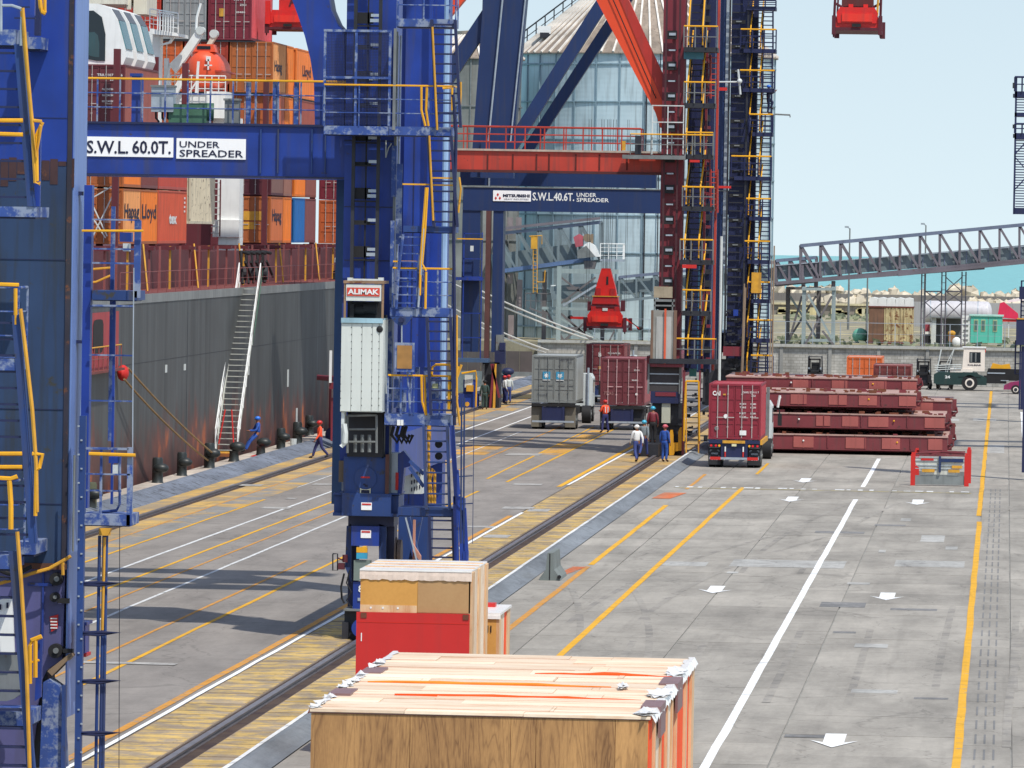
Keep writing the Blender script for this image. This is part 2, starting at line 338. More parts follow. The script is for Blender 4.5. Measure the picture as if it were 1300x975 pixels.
# apron slabs: the near ones single pieces, the far ones joined
ap = thing('apron_paving', None, None); ap['kind'] = 'structure'
cols = [(-14.62, -12.5), (-12.5, -8.6), (-8.6, -4.7), (-4.7, -0.8), (-0.8, 0.3), (0.3, 4.2)]
JN = 0.022; sm = {}
def slab_mesh(wd, ln, h, mat, nm='slab'):
    k = (round(wd, 2), round(ln, 2), mat.name)
    if k not in sm:
        o = MB().box(JN, JN, -h, wd-JN, ln-JN, 0).build(nm, mat, ap); me = o.data; bpy.data.objects.remove(o); sm[k] = me
    return sm[k]
def slab(par, x, y, z, wd, ln, mat, nm='slab', h=0.025):
    o = bpy.data.objects.new(nm, slab_mesh(wd, ln, h, mat, nm)); COL.objects.link(o); o.parent = par; o.location = (x, y, z); return o
far = MB()
for (a, b_) in cols:
    y = 108+random.random()*3; k = 0; wide = b_-a
    while y < 460:
        ln = 5.5 if wide > 1.5 else 6.5
        dz = random.uniform(-0.004, 0.004)
        if y < 285: slab(ap, a, y, dz, wide, ln, PAVE)
        else: far.box(a+JN, y+JN, -0.025, b_-JN, min(y+ln-JN, 460.2), dz)
        y += ln
fo = far.build('slab_field', PAVE, ap, kind='stuff')
# small pale repair patches on the apron, as seen between the lanes
rp = MB(); pa = MB(); prt = MB()
for (u, v, wu, hu) in [(1090,741,30,2),(1106,820,44,4),(1208,696,16,4),(1150,660,14,3),(1184,684,32,8),(1000,716,150,6),(1180,716,90,6),(1120,700,10,3),(930,727,16,2),(1262,570,26,10),(1250,533,30,3),(1196,533,44,2),(1192,545,30,2),(1110,878,60,3),(870,716,60,4)]:
    a = gnd(u-wu/2, v+hu/2); c = gnd(u+wu/2, v-hu/2); rp.box(a.x, a.y, 0.004, c.x, c.y, 0.0085)
rp.build('repair_patch', pave('pale_repair', srgb(178, 178, 174), 0, srgb(156,154,150), 0.35, 1.5, 0.3), ap)
for (u, v, wu, hu) in [(1066,676,64,1.2),(1072,803,30,1.6),(1130,667,40,1),(1182,887,44,1.2),(1160,774,60,1.2),(1070,768,60,5),(1030,935,70,2),(1140,560,90,1.0)]:
    a = gnd(u-wu/2, v+hu/2); c = gnd(u+wu/2, v-hu/2); pa.box(a.x, a.y, 0.004, c.x, c.y, 0.008)
pa.build('tar_patch', pave('tar_patch', srgb(122, 122, 122), 0, srgb(150,149,147), 0.3, 2.0, 0.4), ap)
# crane-rail strip: slabs with worn yellow paint either side of the sunken rail
st = thing('landside_rail_strip', None, None); st['kind'] = 'structure'
fary = MB(); y = 108.0; i = 0
while y < 455:
    if y < 258: slab(st, -18.52, y, random.uniform(-0.012, 0.006), 1.34, 0.98, PAVY, h=0.03); slab(st, -16.44, y, random.uniform(-0.012, 0.006), 1.06, 0.98, PAVY, h=0.03)
    else: fary.box(-18.50, y+JN, -0.03, -17.2, y+1.02, random.uniform(-0.008, 0.005)); fary.box(-16.43, y+JN, -0.03, -15.4, y+1.02, random.uniform(-0.008, 0.005))
    y += 1.1; i += 1
fary.build('slab_field', PAVO, st, kind='stuff')
RUSTB = pave('rail_bed', srgb(76, 60, 50), 0, srgb(58, 42, 40), 0.3, 0.8, 0.4)
RAILM = paint('rail_steel', srgb(132, 128, 132), 0.35, 0.25, 2, 0.0, 0.35, (0.07, 0.035, 0.025), metal=0.5)
def railstrip(xc, par, y0, y1):
    MB().box(xc-0.30, y0, -0.10, xc+0.42, y1, -0.028).build('rail_bed', RUSTB, par)
    r = MB().box(xc-0.12, y0, -0.028, xc+0.12, y1, -0.012).box(xc-0.03, y0, -0.012, xc+0.03, y1, 0.04).box(xc-0.075, y0, 0.04, xc+0.075, y1, 0.075)
    r.build('rail', RAILM, par)
railstrip(-16.86, st, 90, 590)
MB().box(-18.54, 90, -0.05, -17.17, 455, -0.012).box(-16.45, 90, -0.05, -15.39, 455, -0.012).build('joint_bed', pave('joint_tan', srgb(150, 132, 112), 0), st)
# kerb with a sloping grey face
def kprof(pts, y0, y1, wob=0.0):
    m = MB(); n = len(pts); ys = [y0+(y1-y0)*i/60 for i in range(61)]
    for yy in ys: m.v += [(x+random.uniform(-wob, wob), yy, z+random.uniform(-wob, wob)*0.4) for x, z in pts]
    for i in range(60):
        for j in range(n-1): m.f.append((i*n+j, i*n+j+1, (i+1)*n+j+1, (i+1)*n+j))
    return m
kb = kprof([(-15.4, -0.02), (-15.38, 0.15), (-15.12, 0.17), (-14.78, 0.03), (-14.62, 0.006)], 90, 455, 0.012).build('kerb', pave('kerb_concrete', srgb(122, 128, 134), 0, band=0.5), kind='structure', fix=False)
kprof([(-15.405, 0.08), (-15.385, 0.156), (-15.26, 0.170)], 90, 315, 0.008).build('kerb_white_edge', pave('kerb_white', srgb(226, 228, 228), 0, srgb(150,150,150), 0.2, 2.0, 0.2), kind='structure', fix=False)
# truck lanes between the rails, and the waterside strip
sheet('truck_lane', -30.6, 90, -18.56, 590, -0.004, PAVL)
wt = thing('waterside_rail_strip', None, None); wt['kind'] = 'structure'
MB().box(-31.6, 90, -0.03, -30.6, 590, -0.002).box(-33.2, 90, -0.03, -32.34, 590, -0.002).build('strip_surface', PAVO, wt)
sheet('worn_yellow_lane_edge', -30.55, 90, -29.45, 590, 0.001, pave('edge_patchy', srgb(140, 138, 134), 0, srgb(206, 164, 84), 0.28, 0.16, 0.25))
railstrip(-32.03, wt, 90, 590)
for (x0, x1, y0, y1) in ((-26.6, -25.7, 283, 296), (-26.9, -25.0, 304, 318), (-22.6, -21.5, 306, 322), (-22.5, -21.6, 326, 345)):
    sheet('yellow_patch', x0, y0, x1, y1, 0.002, pave('patchy_yellow', srgb(140, 138, 134), 0, srgb(214, 160, 66), 0.5, 0.3, 0.25))
# quay edge: blackened kerb face and pale cope
kprof([(-33.2, -0.01), (-33.22, 0.02), (-34.1, 0.30), (-34.3, 0.31), (-34.32, 0.16)], 90, 590, 0.03).build('quay_edge_kerb', pave('edge_kerb', srgb(116, 124, 138), 0, srgb(60, 62, 66), 0.25, 2.2, 0.4), kind='structure', fix=False)
cp = thing('quay_cope', None, None); cp['kind'] = 'structure'
COPE = pave('cope_concrete', srgb(186, 176, 164), 0.1, srgb(128, 96, 82), 0.15, 1.2, 0.4)
y = 120
while y < 560: slab(cp, -35.6, y, 0.16, 1.28, 3.0, COPE, 'cope_stone', 0.3); y += 3.0
# painted lines
WL = marking('white_line', srgb(238, 240, 240), 0.6); YL = marking('yellow_line', srgb(226, 170, 40), 0.8); YLO = marking('orange_line', srgb(204, 144, 58), 1.4); WLW = marking('white_line_worn', srgb(214, 216, 216), 1.2)
def line(x, y0, y1, wd, mat, z=0.009, x2=None):
    x2 = x if x2 is None else x2; n = max(2, int((y1-y0)/4)); m = MB()
    for i in range(n+1):
        t = i/n; xx = x+(x2-x)*t; j = random.uniform(-0.012, 0.012); m.v += [(xx-wd/2+j, y0+(y1-y0)*t, z), (xx+wd/2+j+random.uniform(-.01, .01), y0+(y1-y0)*t, z)]
    for i in range(n): m.f.append((2*i, 2*i+1, 2*i+3, 2*i+2))
    return m.build('painted_line', mat, kind='structure', fix=False)
line(-18.66, 100, 243, 0.12, WL, x2=-18.48); line(-18.6, 270, 316, 0.13, WL, x2=-18.5); line(-18.55, 330, 455, 0.12, WLW)
line(-18.98, 100, 240, 0.20, YLO, x2=-18.72); line(-18.85, 268, 330, 0.22, YL, x2=-18.75)
line(-13.41, 150, 205, 0.19, YLO); line(-13.4, 206, 252, 0.19, YL); line(-13.4, 268, 285, 0.15, YLO)
line(-11.3, 150, 271, 0.19, YL, x2=-11.12); line(-11.12, 286, 300, 0.15, YL)
line(-5.97, 118, 261, 0.20, WL, x2=-6.03); line(-6.03, 274, 309, 0.20, WL)
line(-0.84, 118, 243, 0.19, YL); line(-0.88, 248, 448, 0.19, YL); line(1.13, 330, 396, 0.16, WL)
line(-30.57, 150, 420, 0.10, YLO, 0.006); line(-29.55, 150, 250, 0.12, YL, 0.006, -29.35); line(-29.2, 330, 430, 0.14, WL, 0.006, -28.95); line(-29.4, 262, 330, 0.06, WLW, 0.006)
line(-27.98, 150, 262, 0.13, WLW, 0.006, -27.6); line(-27.52, 310, 400, 0.12, WL, 0.006)
line(-26.75, 150, 262, 0.13, YL, 0.006, -26.5); line(-25.73, 150, 262, 0.10, YLO, 0.006, -25.6); line(-24.82, 130, 262, 0.12, WLW, 0.006, -24.7)
line(-24.55, 284, 350, 0.11, YLO, 0.006); line(-26.0, 284, 340, 0.08, WLW, 0.006)
line(-22.7, 140, 205, 0.11, YLO, 0.006, -22.65); line(-21.65, 130, 262, 0.13, YL, 0.006, -21.8); line(-22.5, 275, 350, 0.12, YL, 0.006, -22.75); line(-21.4, 272, 350, 0.14, YL, 0.006)
# broken cross line and cross scratches
for k in range(26):
    if k % 5 == 3: continue
    x = -14.0+k*0.49; sheet('cross_line', x, 270.0+random.uniform(-.25, .25), x+random.uniform(0.15, 0.42), 270.8+random.uniform(-.1, .5), 0.0125, WLW)
sheet('cross_line', -14, 269.3, -1.3, 269.7, 0.0105, marking('faint_yellow', srgb(190, 176, 120), 2.0))
sheet('cross_line', -23.5, 155.2, -20.4, 155.9, 0.012, marking('faint_scratch', srgb(176, 174, 170), 2.2))
tm = MB(); tr_ = random.Random(4)
for k in range(9):
    x = tr_.uniform(-13, 2); y = tr_.uniform(125, 250); c_ = tr_.uniform(-0.0016, 0.0016); L_ = tr_.uniform(25, 60)
    for off in (0, 1.9):
        b0 = len(tm.v)
        for i in range(17):
            yy = y+L_*i/16; xx = x+off+c_*(yy-y)**2; zz = 0.0030+k*0.0005+(0.0002 if off else 0); tm.v += [(xx-0.10, yy, zz), (xx+0.10, yy, zz)]
        for i in range(16): tm.f.append((b0+2*i, b0+2*i+1, b0+2*i+3, b0+2*i+2))
tm.build('tyre_marks', pave('tyre_dark', srgb(140, 136, 130), 0, srgb(158, 153, 144), 0.50, 0.8, 0.35), ap, kind='stuff', fix=False)
for (u0, u1, v, h) in ((290,336,616,1.2),(362,378,633,1.2),(330,372,645,1.5),(395,431,615,1.5),(636,680,645,2.0),(668,700,648,2.5),(640,690,577,2),(590,630,669,1.5),(500,540,672,1.5),(650,690,615,1.2),(612,650,681,3)):
    a = gnd(u0, v+h/2); c = gnd(u1, v-h/2); sheet('cross_scratch', a.x, a.y, c.x, c.y, 0.0105, marking('faint_scratch', srgb(176, 174, 170), 2.2))
# direction arrows, tips towards the viewer
def arrow(x, y, L_=3.6, W=1.05):
    z = 0.0125; sw = W*0.22; m = MB()
    m.add([(x-sw, y+L_, z), (x+sw, y+L_, z), (x+sw, y+L_*0.36, z), (x-sw, y+L_*0.36, z)], [(0, 3, 2, 1)])
    m.add([(x-W/2, y+L_*0.50, z), (x-sw, y+L_*0.36, z), (x+sw, y+L_*0.36, z), (x+W/2, y+L_*0.50, z), (x, y, z)], [(0, 4, 1), (1, 4, 2), (2, 4, 3)])
    return m.build('painted_arrow', WL, kind='structure', fix=False)
for x, y, l in ((-3.53, 134.7, 3.7), (-3.42, 189.5, 4.0), (-8.72, 191.2, 4.0), (-8.74, 277.5, 5), (-8.65, 257.5, 5), (-3.45, 257, 5)): arrow(x, y, l)
ORG = pave('orange_patch', srgb(206, 110, 62), 0, srgb(170, 140, 120), 0.3, 1.3, 0.3)
for (u0, v0, u1, v1) in ((827, 626, 872, 633), (704, 720, 745, 731)):
    a = gnd(u0, v1); c = gnd(u1, v0); MB().add([(a.x, a.y, .011), (c.x-.4, a.y, .011), (c.x, c.y, .011), (a.x+.2, c.y, .011)], [(0,1,2,3)]).build('orange_mark', ORG, kind='structure', fix=False)
# drainage groove pattern on the gutter strip
dg = MB()
for k in range(3):
    for j in range(40): dg.box(-0.5+k*0.2, 112+j*4.1, 0.004, -0.455+k*0.2, 112+j*4.1+2.6, 0.0065)
dg.build('groove_field', pave('groove', srgb(126, 126, 126), 0), ap, kind='stuff')
# ================================================================ crane with the white lift car (blue, middle)
YB = 167.0; YB2_ = 185.0
cb = thing('gantry_crane', 'blue quay crane carrying the tall white lift car and two white sign boards', 'crane', (-16.85, YB, 0))
leg = MB().pbox(437, -150, 500, 600, YB, 1.7).build('leg', BLUE, cb)
for v in (-20, 95, 178, 262, 330):           # plate joints and side stiffener
    MB().pbox(437, v, 500, v+1.5, YB-0.012, 0.02).build('plate_seam', BLUE_D, leg)
MB().pbox(424, 228, 436.5, 640, YB+2.2, 0.8).build('conduit_column', paint('steel_teal_blue', srgb(44, 82, 128), 0.5, 0.2), cb)
MB().pbox(497.5, 40, 500.5, 640, YB-0.35, 0.12).build('cable_tray', GALVD, cb)
bm_ = MB(); a = at(200, 158, YB); c = at(200, 221, YB); bx1 = at(438, 200, YB).x
bm_.box(-33.4, YB+0.15, c.z, bx1-0.002, YB+1.7, a.z); beam = bm_.build('cross_beam', BLUE, cb)
fl = MB().box(-33.4, YB+0.02, c.z-0.05, bx1-0.003, YB+1.85, c.z-0.002).box(-33.4, YB+0.06, a.z+0.002, bx1-0.003, YB+1.95, a.z+0.06); fl.build('flange', BLUE_D, beam)
for u in (330, 352, 395, 412): MB().pbox(u, 164, u+1.6, 220, YB+0.06, 0.085).build('stiffener', BLUE_N, beam)
WSIGN = paint('sign_white', srgb(252, 252, 252), 0.4, 0.03, 1, 0.03)
s1 = MB().pbox(104, 174, 220, 199, YB+0.11, 0.04).build('sign_panel', WSIGN, cb)
ptext('S.W.L.', 110, 178.5, 163, 195, YB+0.11, INK, s1, bold=0.02); ptext('60.0T.', 168, 178.5, 217, 195.5, YB+0.11, INK, s1, bold=0.02)
s2 = MB().pbox(224, 176, 312, 202, YB+0.11, 0.04).build('sign_panel', WSIGN, cb)
ptext('UNDER', 228, 179.5, 279, 187.5, YB+0.11, INK, s2, bold=0.012); ptext('SPREADER', 228, 190.5, 309, 199.5, YB+0.11, INK, s2, bold=0.012)
MB().box(-33.4, YB2_+0.1, c.z+0.05, at(500, 200, YB2_).x, YB2_+1.7, a.z-0.03).build('cross_beam', BLUE, cb)
# haunch between beam and leg
MB().pprism([(358,-40),(364,-20),(371,0),(379,22),(387,46),(394,75),(398.5,105),(400,172),(437,172),(437,40),(428,30),(420,12),(416,-10),(414,-40)], YB+0.2, 1.4).build('haunch', BLUE, cb)
# walkway on the beam
P = lambda u, v, Y: at(u, v, Y)
z0 = a.z+0.06
railing(cb, [(-33.4, YB+0.1, z0), (bx1, YB+0.1, z0)], 1.15, 26, BLUE_P, YEL, 2, 0.026)
MB().pbox(167, 94, 178, 156, YB+0.35, 0.25).pbox(165, 93, 180, 97, YB+0.32, 0.3).build('blue_post', BLUE, cb)
for u in (312, 346, 373): MB().pbox(u, 104, u+6, 158, YB+0.16, 0.12).build('rail_post', BLUE_P, cb)
cab = MB().pbox(192, 110, 220, 142, YB+0.3, 0.5).build('electric_cabinet', GALV, cb)
MB().pbox(191, 108, 221, 110.5, YB+0.26, 0.58).build('lid', GALVD, cab)
for u in (198, 206, 213): MB().ptube([(u, 142, ), (u, 150), (u+4, 155)], YB+0.5, 0.03).build('cable', BLACK, cab)
MB().pbox(285, 127, 303, 158, YB+0.3, 0.4).pbox(283.5, 125, 304, 127.5, YB+0.25, 0.5).build('electric_cabinet', GALVD, cb)
GRN = paint('green_machine', srgb(70, 110, 88), 0.5, 0.2, 3, 0.3)
MB().pbox(240, 131, 262, 156, YB+0.4, 0.7).pbox(214, 132, 240, 156, YB+0.4, 0.7).cyl(at(262, 142, YB+0.75), (1, 0.1, 0), 0.24, 0.4).build('green_motor', GRN, cb, smooth=True)
# lift mast
mm = MB(); yb = YB-0.55
a1, a2 = at(452, 0, yb), at(483.5, 0, yb)
for q in (a1, a2): mm.box(q.x-0.045, yb-0.05, 6.0, q.x+0.045, yb+0.05, 17.5)
mast = mm.build('lift_mast', GREY_D, cb)
MB().box((a1.x+a2.x)/2-0.02, yb+0.05, 6.0, (a1.x+a2.x)/2+0.02, yb+0.09, 17.5).build('rack', BLACK, mast)
for k in range(16):
    z = at(466, 208, yb).z+0.775*(k-3)
    b = MB(); big = k % 2 == 0
    b.box(a1.x, yb+0.05, z-(0.16 if big else 0.03), a2.x-0.2, yb+0.12, z+(0.14 if big else 0.05)); b.box(a1.x-0.0, yb-0.02, z-(0.24 if big else 0.07), a2.x, yb+0.04, z-(0.2 if big else 0.03)); b.build('mast_tie', BLACK, mast)
    g = MB().box(a2.x-0.25, yb-0.07, z+0.02, a2.x-0.04, yb+0.03, z+0.10)
    if big: g.box(a2.x-0.27, yb-0.07, z-0.12, a2.x-0.04, yb+0.03, z-0.03)
    g.build('clamp_plate', GALV, mast)
MB().ptube([(490, 178), (490, 200), (493, 188), (497, 182)], YB-0.06, 0.02).build('hose', WHITED, cb)
# lift car
yc = YB-2.0
CARM = paint('lift_car_panel', srgb(214, 220, 214), 0.45, 0.05, 1, 0.12)
m = MB(); xs = [432.5, 446, 459, 472, 481, 486.2]
car = MB().pbox(432.6, 406, 486, 523, yc+0.03, 1.25).build('lift_car', CARM, cb, 'tall white boxed lift car with riveted vertical panels')
for i in range(4): MB().pbox(xs[i]+0.35, 411, xs[i+1]-0.35, 522, yc, 0.035).build('panel', CARM, car)
MB().pbox(481.4, 411, 486, 522, yc+0.005, 0.03).build('panel', CARM, car)
rv = MB()
for x in xs[:-1]:
    for v in range(415, 520, 9): rv.pbox(x-0.4, v, x+0.4, v+1, yc-0.012, 0.02)
rv.build('rivets', BLACK, car)
MB().pbox(433, 404, 486, 410, yc-0.05, 1.35).build('roof_edge', paint('pale_blue_trim', srgb(160, 196, 210), 0.5), car)
MB().sphere(at(482, 418, yc), 0.09, 10, 6, (1, 0.5, 1)).build('lamp', BLACK, car)
hd = MB().pbox(438.5, 361, 484, 382, yc, 0.06).build('header_board', CARM, cb)
band = MB().pbox(440.5, 365.3, 482, 376, yc-0.02, 0.018).build('name_band', paint('name_red', srgb(212, 76, 58), 0.5, 0.05), hd)
ptext('ALIMAK', 441.5, 367, 481, 373.8, yc-0.02, WHITE, hd, bold=0.035)
fr = MB()
for u in (436.5, 484.5): fr.pbox(u, 358, u+2.6, 405, yc, 0.08); fr.pbox(u, 358, u+2.6, 405, yc+1.15, 0.08)
fr.pbox(436, 356.5, 487.5, 360, yc-0.02, 1.3); fr.build('lift_frame', paint('rusty_frame', srgb(150, 122, 96), 0.7, 0.2, 3, 0.3, 0.4), cb)
MB().pbox(441, 352.5, 447, 356.3, yc, 0.3).pbox(480, 352.5, 486, 356.3, yc, 0.3).pbox(447, 354, 480, 356.2, yc+0.2, 0.1).build('frame_top', WHITED, cb)
mo = MB().pbox(441, 383, 483, 404, yc+0.5, 0.6).cyl(at(455, 393, yc+0.4), (1, 0, 0), 0.13, 0.3).cyl(at(470, 391, yc+0.4), (1, 0, 0), 0.15, 0.35).pbox(444, 386, 449, 403, yc+0.2, 0.2)
mo.build('lift_motor', BLACK, cb)
# pit below the car
q = MB().pbox(441, 523.5, 486, 580, YB-0.6, 0.5).pbox(486, 400, 488.5, 582, YB-0.5, 0.4).build('lift_pit', GREY_D, cb)
lf = MB().ptube([(441, 545), (478, 545), (478, 561), (441, 561)], yc+0.3, 0.03).ptube([(441, 528), (441, 575)], yc+0.3, 0.035).ptube([(478, 527), (478, 575)], yc+0.3, 0.035).ptube([(441, 528), (478, 527)], yc+0.3, 0.03)
for u in (451, 460, 469): lf.ptube([(u, 552), (u, 574)], yc+0.4, 0.05)
lf.build('buffer_frame', GALVD, cb)
MB().ptube([(436, 538), (438, 550), (437, 562), (433, 567)], yc, 0.06).ptube([(439, 538), (440.5, 550), (440, 562), (436, 566)], yc, 0.03).build('hanging_cable', WHITED, cb)
MB().pbox(433, 523, 437, 565, yc+0.1, 0.5).build('side_guard', WHITED, cb)
# lower leg, sill end and bogie
lo = MB().pbox(436, 580, 492, 628, YB-0.5, 2.4).build('lower_leg', BLUE_N, cb)
MB().cyl(at(464, 607, YB-0.52), (0, 1, 0), 0.3, 0.04, 28).build('pin_cover', BLUE_N, lo)
MB().pbox(430, 585, 436.5, 612, YB-0.3, 0.5).build('junction_box', paint('brown_box', srgb(112, 96, 78), 0.6), lo)
MB().pbox(489, 577, 493.5, 630, YB-0.6, 0.12).build('edge_plate', paint('rust_edge', srgb(96, 66, 60), 0.8, 0.3), lo)
st_ = MB().pbox(457, 603, 470.5, 627, YB-0.535, 0.02).build('warning_sign', paint('cream_sign', srgb(226, 220, 186), 0.5, 0.04), lo)
MB().pbox(458, 605, 469.5, 607, YB-0.545, 0.012).build('sign_print', INKR, st_); MB().pbox(458.5, 622, 469, 626, YB-0.545, 0.012).pbox(461, 614, 464, 616, YB-0.545, 0.012).pbox(463, 615.5, 467, 618, YB-0.545, 0.012).build('sign_print', INK, st_)
fb = MB().pbox(424, 628.5, 506, 653, YB-0.3, 1.5).pbox(434, 626.5, 496, 655, YB-0.62, 0.3).pbox(422.5, 651.5, 507, 655.5, YB-0.45, 1.8).pbox(422.5, 626.2, 436, 628.2, YB-0.4, 1.6).pbox(494, 626.2, 507, 628.2, YB-0.4, 1.6).build('equaliser_beam', BLUE_N, cb)
def sticker(u0, v0, u1, v1, Y, par):
    s_ = MB().pbox(u0, v0, u1, v1, Y, 0.015).build('notice', WSIGN, par); MB().pbox(u0+1, v0+1.2, u1-1, v0+3.2, Y-0.01, 0.01).build('notice_print', INKR, s_)
sticker(458.5, 638, 472, 647.5, YB-0.64, fb)
bg_ = MB().pbox(442, 655, 500, 668, YB-0.1, 1.2).pbox(442, 668, 452, 770, YB+0.3, 0.8).pbox(481, 668, 500, 770, YB+0.3, 0.8).build('bogie', BLUE_D, cb)
bt = MB().pbox(446, 668, 481, 693, YB-0.4, 0.7).build('drive_housing', BLUE, cb)
sticker(458, 673, 471, 683, YB-0.42, bt)
sf = MB(); MB().pprism([(440, 668), (446, 665), (446, 740), (438, 720)], YB-0.1, 0.2).pprism([(481, 665), (490, 668), (490, 720), (481, 740)], YB-0.1, 0.2).build('side_fin', BLUE_N, bt)
MB().pbox(452.5, 695, 466, 701.5, YB-0.5, 0.15).build('flasher', YEL, bt); MB().pbox(452.5, 702, 466, 709.5, YB-0.5, 0.15).build('flasher', paint('cyan', srgb(60, 170, 210), 0.4), bt)
MB().pbox(449, 711.5, 470, 737, YB-0.45, 0.3).build('lamp_housing', paint('grey_green', srgb(120, 134, 128), 0.5), bt)
npn = MB().pbox(448, 739, 476, 775, YB-0.4, 0.5).build('number_panel', BLUE, cb)
ptext('8', 455, 743, 461, 752, YB-0.41, WHITE, npn, bold=0.02)
MB().pbox(454, 759, 461, 763, YB-0.43, 0.02).build('label', GALV, npn)
MB().pbox(436, 773.5, 476, 776, YB-0.6, 1.0).build('bumper_ledge', GALVD, cb)
bb = MB().pbox(437, 776, 476, 822, YB-0.3, 1.2).pbox(434, 790, 442, 816, YB-0.5, 0.3).build('wheel_box', GREY_D, cb)
mo = MB().lathe((0, 0, 0), [(0.02, -0.2), (0.12, -0.18), (0.2, -0.1), (0.25, 0), (0.25, 0.2)], 20); mo.rot(math.radians(90), axis='X'); cc = at(459, 797, YB-0.5)
mo.v = [(x+cc.x, -abs(y)*0 + y+cc.y, z+cc.z) for x, y, z in mo.v]; mo.build('drive_motor', BLUE, cb, smooth=True)
MB().cyl((cc.x, YB-0.75, cc.z), (0, 1, 0), 0.07, 0.05).build('motor_hub', paint('rust_hub', srgb(150, 84, 60), 0.7), cb)
for dy in (0.0, 1.2): MB().cyl((-16.86, YB+0.2+dy, 0.36), (1, 0, 0), 0.32, 0.14, 20).build('wheel', GREY_D, cb)
MB().ptube([(422.5, 703), (428.5, 703), (428.5, 724), (422.5, 724), (422.5, 703)], YB-0.3, 0.02).build('mirror_frame', GREY_D, cb)
MB().ptube([(428, 708), (437, 712)], YB-0.3, 0.02).pbox(429, 715, 437, 723, YB-0.4, 0.2).cyl(at(438, 709, YB-0.3), (0, 0, 1), 0.07, 0.2).build('lamp_bracket', paint('maroon_lamp', srgb(90, 36, 44), 0.5), cb)
MB().ptube([(437, 728), (433, 745), (434, 760), (437, 766)], YB-0.2, 0.03).ptube([(444, 724), (440, 740), (446, 752), (440, 762), (447, 772)], YB-0.5, 0.02).build('hose', BLACK, cb)
MB().cyl(at(507.5, 702, YB-0.1), (1, 0, 0), 0.36, 0.10, 22).cyl(at(503, 702, YB-0.1), (1, 0, 0), 0.42, 0.04, 22).build('cable_reel', paint('reel_rust', srgb(104, 88, 80), 0.7, 0.3, 3), cb)
sb = MB().pbox(505, 656, 545, 760, YB+5, 1.0).pprism([(512, 656), (520, 656), (545, 760), (535, 760)], YB+3.6, 0.3).pprism([(530, 656), (536, 656), (516, 760), (508, 760)], YB+3.9, 0.3); sb.build('far_bogie', BLUE_N, cb)
cl = MB().pbox(524, 660, 527, 715, YB+2, 0.1); cl.pprism([(524,690),(534,706),(534,714),(524,700)], YB+1.8, 0.2); cl.build('rail_clamp', paint('pinkish', srgb(196, 140, 120), 0.7), cb)
# cabinets right of the lower leg
MB().pbox(494, 575, 505, 628, YB-0.2, 0.9).build('control_cabinet', GALV, cb)
MB().pbox(502, 600, 505.6, 622, YB-0.26, 0.05).build('notice', INKR, cb)
MB().pprism([(505, 577), (512, 572), (521, 583), (521, 592), (513, 594), (510, 627), (505, 627)], YB-0.2, 0.5).build('bracket', BLUE, cb)
kio = MB().pprism([(511, 590), (536, 574), (536, 627), (511, 627)], YB+9, 1.5).build('switch_room', WHITED, cb)
mk = MB()
for i in range(4):
    for j in range(5): mk.pbox(522+i*3.4, 583+j*9-i*1.2, 523.3+i*3.4, 588+j*9-i*1.2, YB+8.98, 0.01)
mk.build('board_print', INK, kio)
# second leg of the frame farther along, with its service pipe
YB2 = YB+18
l2 = MB().pbox(512, -150, 546, 655, YB2, 1.6).pbox(500, -150, 512, 655, YB2+0.5, 1.0).pbox(546, -150, 567, 655, YB2+0.4, 1.0).build('leg', BLUE, cb)
MB().pbox(522, 170, 523, 640, YB2-0.03, 0.02).build('plate_seam', BLUE_D, l2)
MB().box(-17.5, YB+1.75, 4.2, -16.2, YB2, 5.4).build('sill_beam', BLUE, cb)
MB().tube([at(570, -150, YB2-1), (at(570, 0, YB2-1).x, YB2-1, 5.9)], 0.09, 8).build('service_pipe', paint('pale_pipe', srgb(150, 180, 216), 0.35, 0.1), cb)
MB().tube([at(505, 45, YB-0.1), (at(505, 0, YB-0.1).x, YB-0.1, 10)], 0.035).tube([at(509, 45, YB-0.1), (at(509, 0, YB-0.1).x, YB-0.1, 10)], 0.025).build('conduit', GALV, cb)
MB().pbox(497, 185, 503, 250, YB-0.4, 0.1).pbox(503, 208, 510, 310, YB-0.5, 0.06).build('cable_guard', BLUE_P, cb)
MB().pbox(495, 280, 500, 395, YB-0.5, 0.08).pbox(490, 405, 497, 526, YB-0.5, 0.3).build('cable_guard', BLUE_P, cb)
# stair tower: platforms, ladders, rails
YS = YB-1.6
def plat(u0, v0, u1, v1, Y=YS, d=1.3, mat=BLUE_P, par=cb, nm='platform'):
    o = MB().pbox(u0, v0, u1, v1, Y, d).build(nm, mat, par)
    MB().pbox(u0+1, v1, u1-1, v1+1.2, Y+0.15, d-0.3).build('grating', BLUE_D, o); return o
def prail(u0, u1, vt, vb, Y=YS, posts=3, mat=BLUE_P, top=YEL, par=cb, mid=2, side=0, r=0.024, d=1.25):
    p0 = at(u0, vb, Y); p1 = at(u1, vb, Y); h = (vb-vt)*Y/FPX; p1.z = p0.z
    pts = [p0, p1]
    if side > 0: pts.append(p1+Vector((0, d, 0)))
    if side < 0: pts.insert(0, p0+Vector((0, d, 0)))
    return railing(par, pts, h, posts, mat, top, mid, r)
plat(503, 24, 577, 34); prail(505, 576, -30, 24, posts=4, top=BLUE_P, side=1)
plat(411, 160, 493, 171); plat(493.5, 161, 573, 172); prail(411, 575, 107, 160, posts=5, side=1, d=1.2, r=0.022)
MB().ptube([(535, 110), (535, 140), (540, 160)], YS, 0.035).ptube([(542, 111), (541, 140), (544, 160)], YS, 0.035).ptube([(562, 112), (574, 112), (574, 140)], YS-0.1, 0.035).build('gate_rail', YEL, cb)
cg = MB()
for u in (410.5, 450, 493): cg.pbox(u, 38, u+3.2, 160, YS+0.02, 0.06)
for v in (37.5, 97): cg.pbox(411, v, 495, v+3, YS+0.01, 0.05)
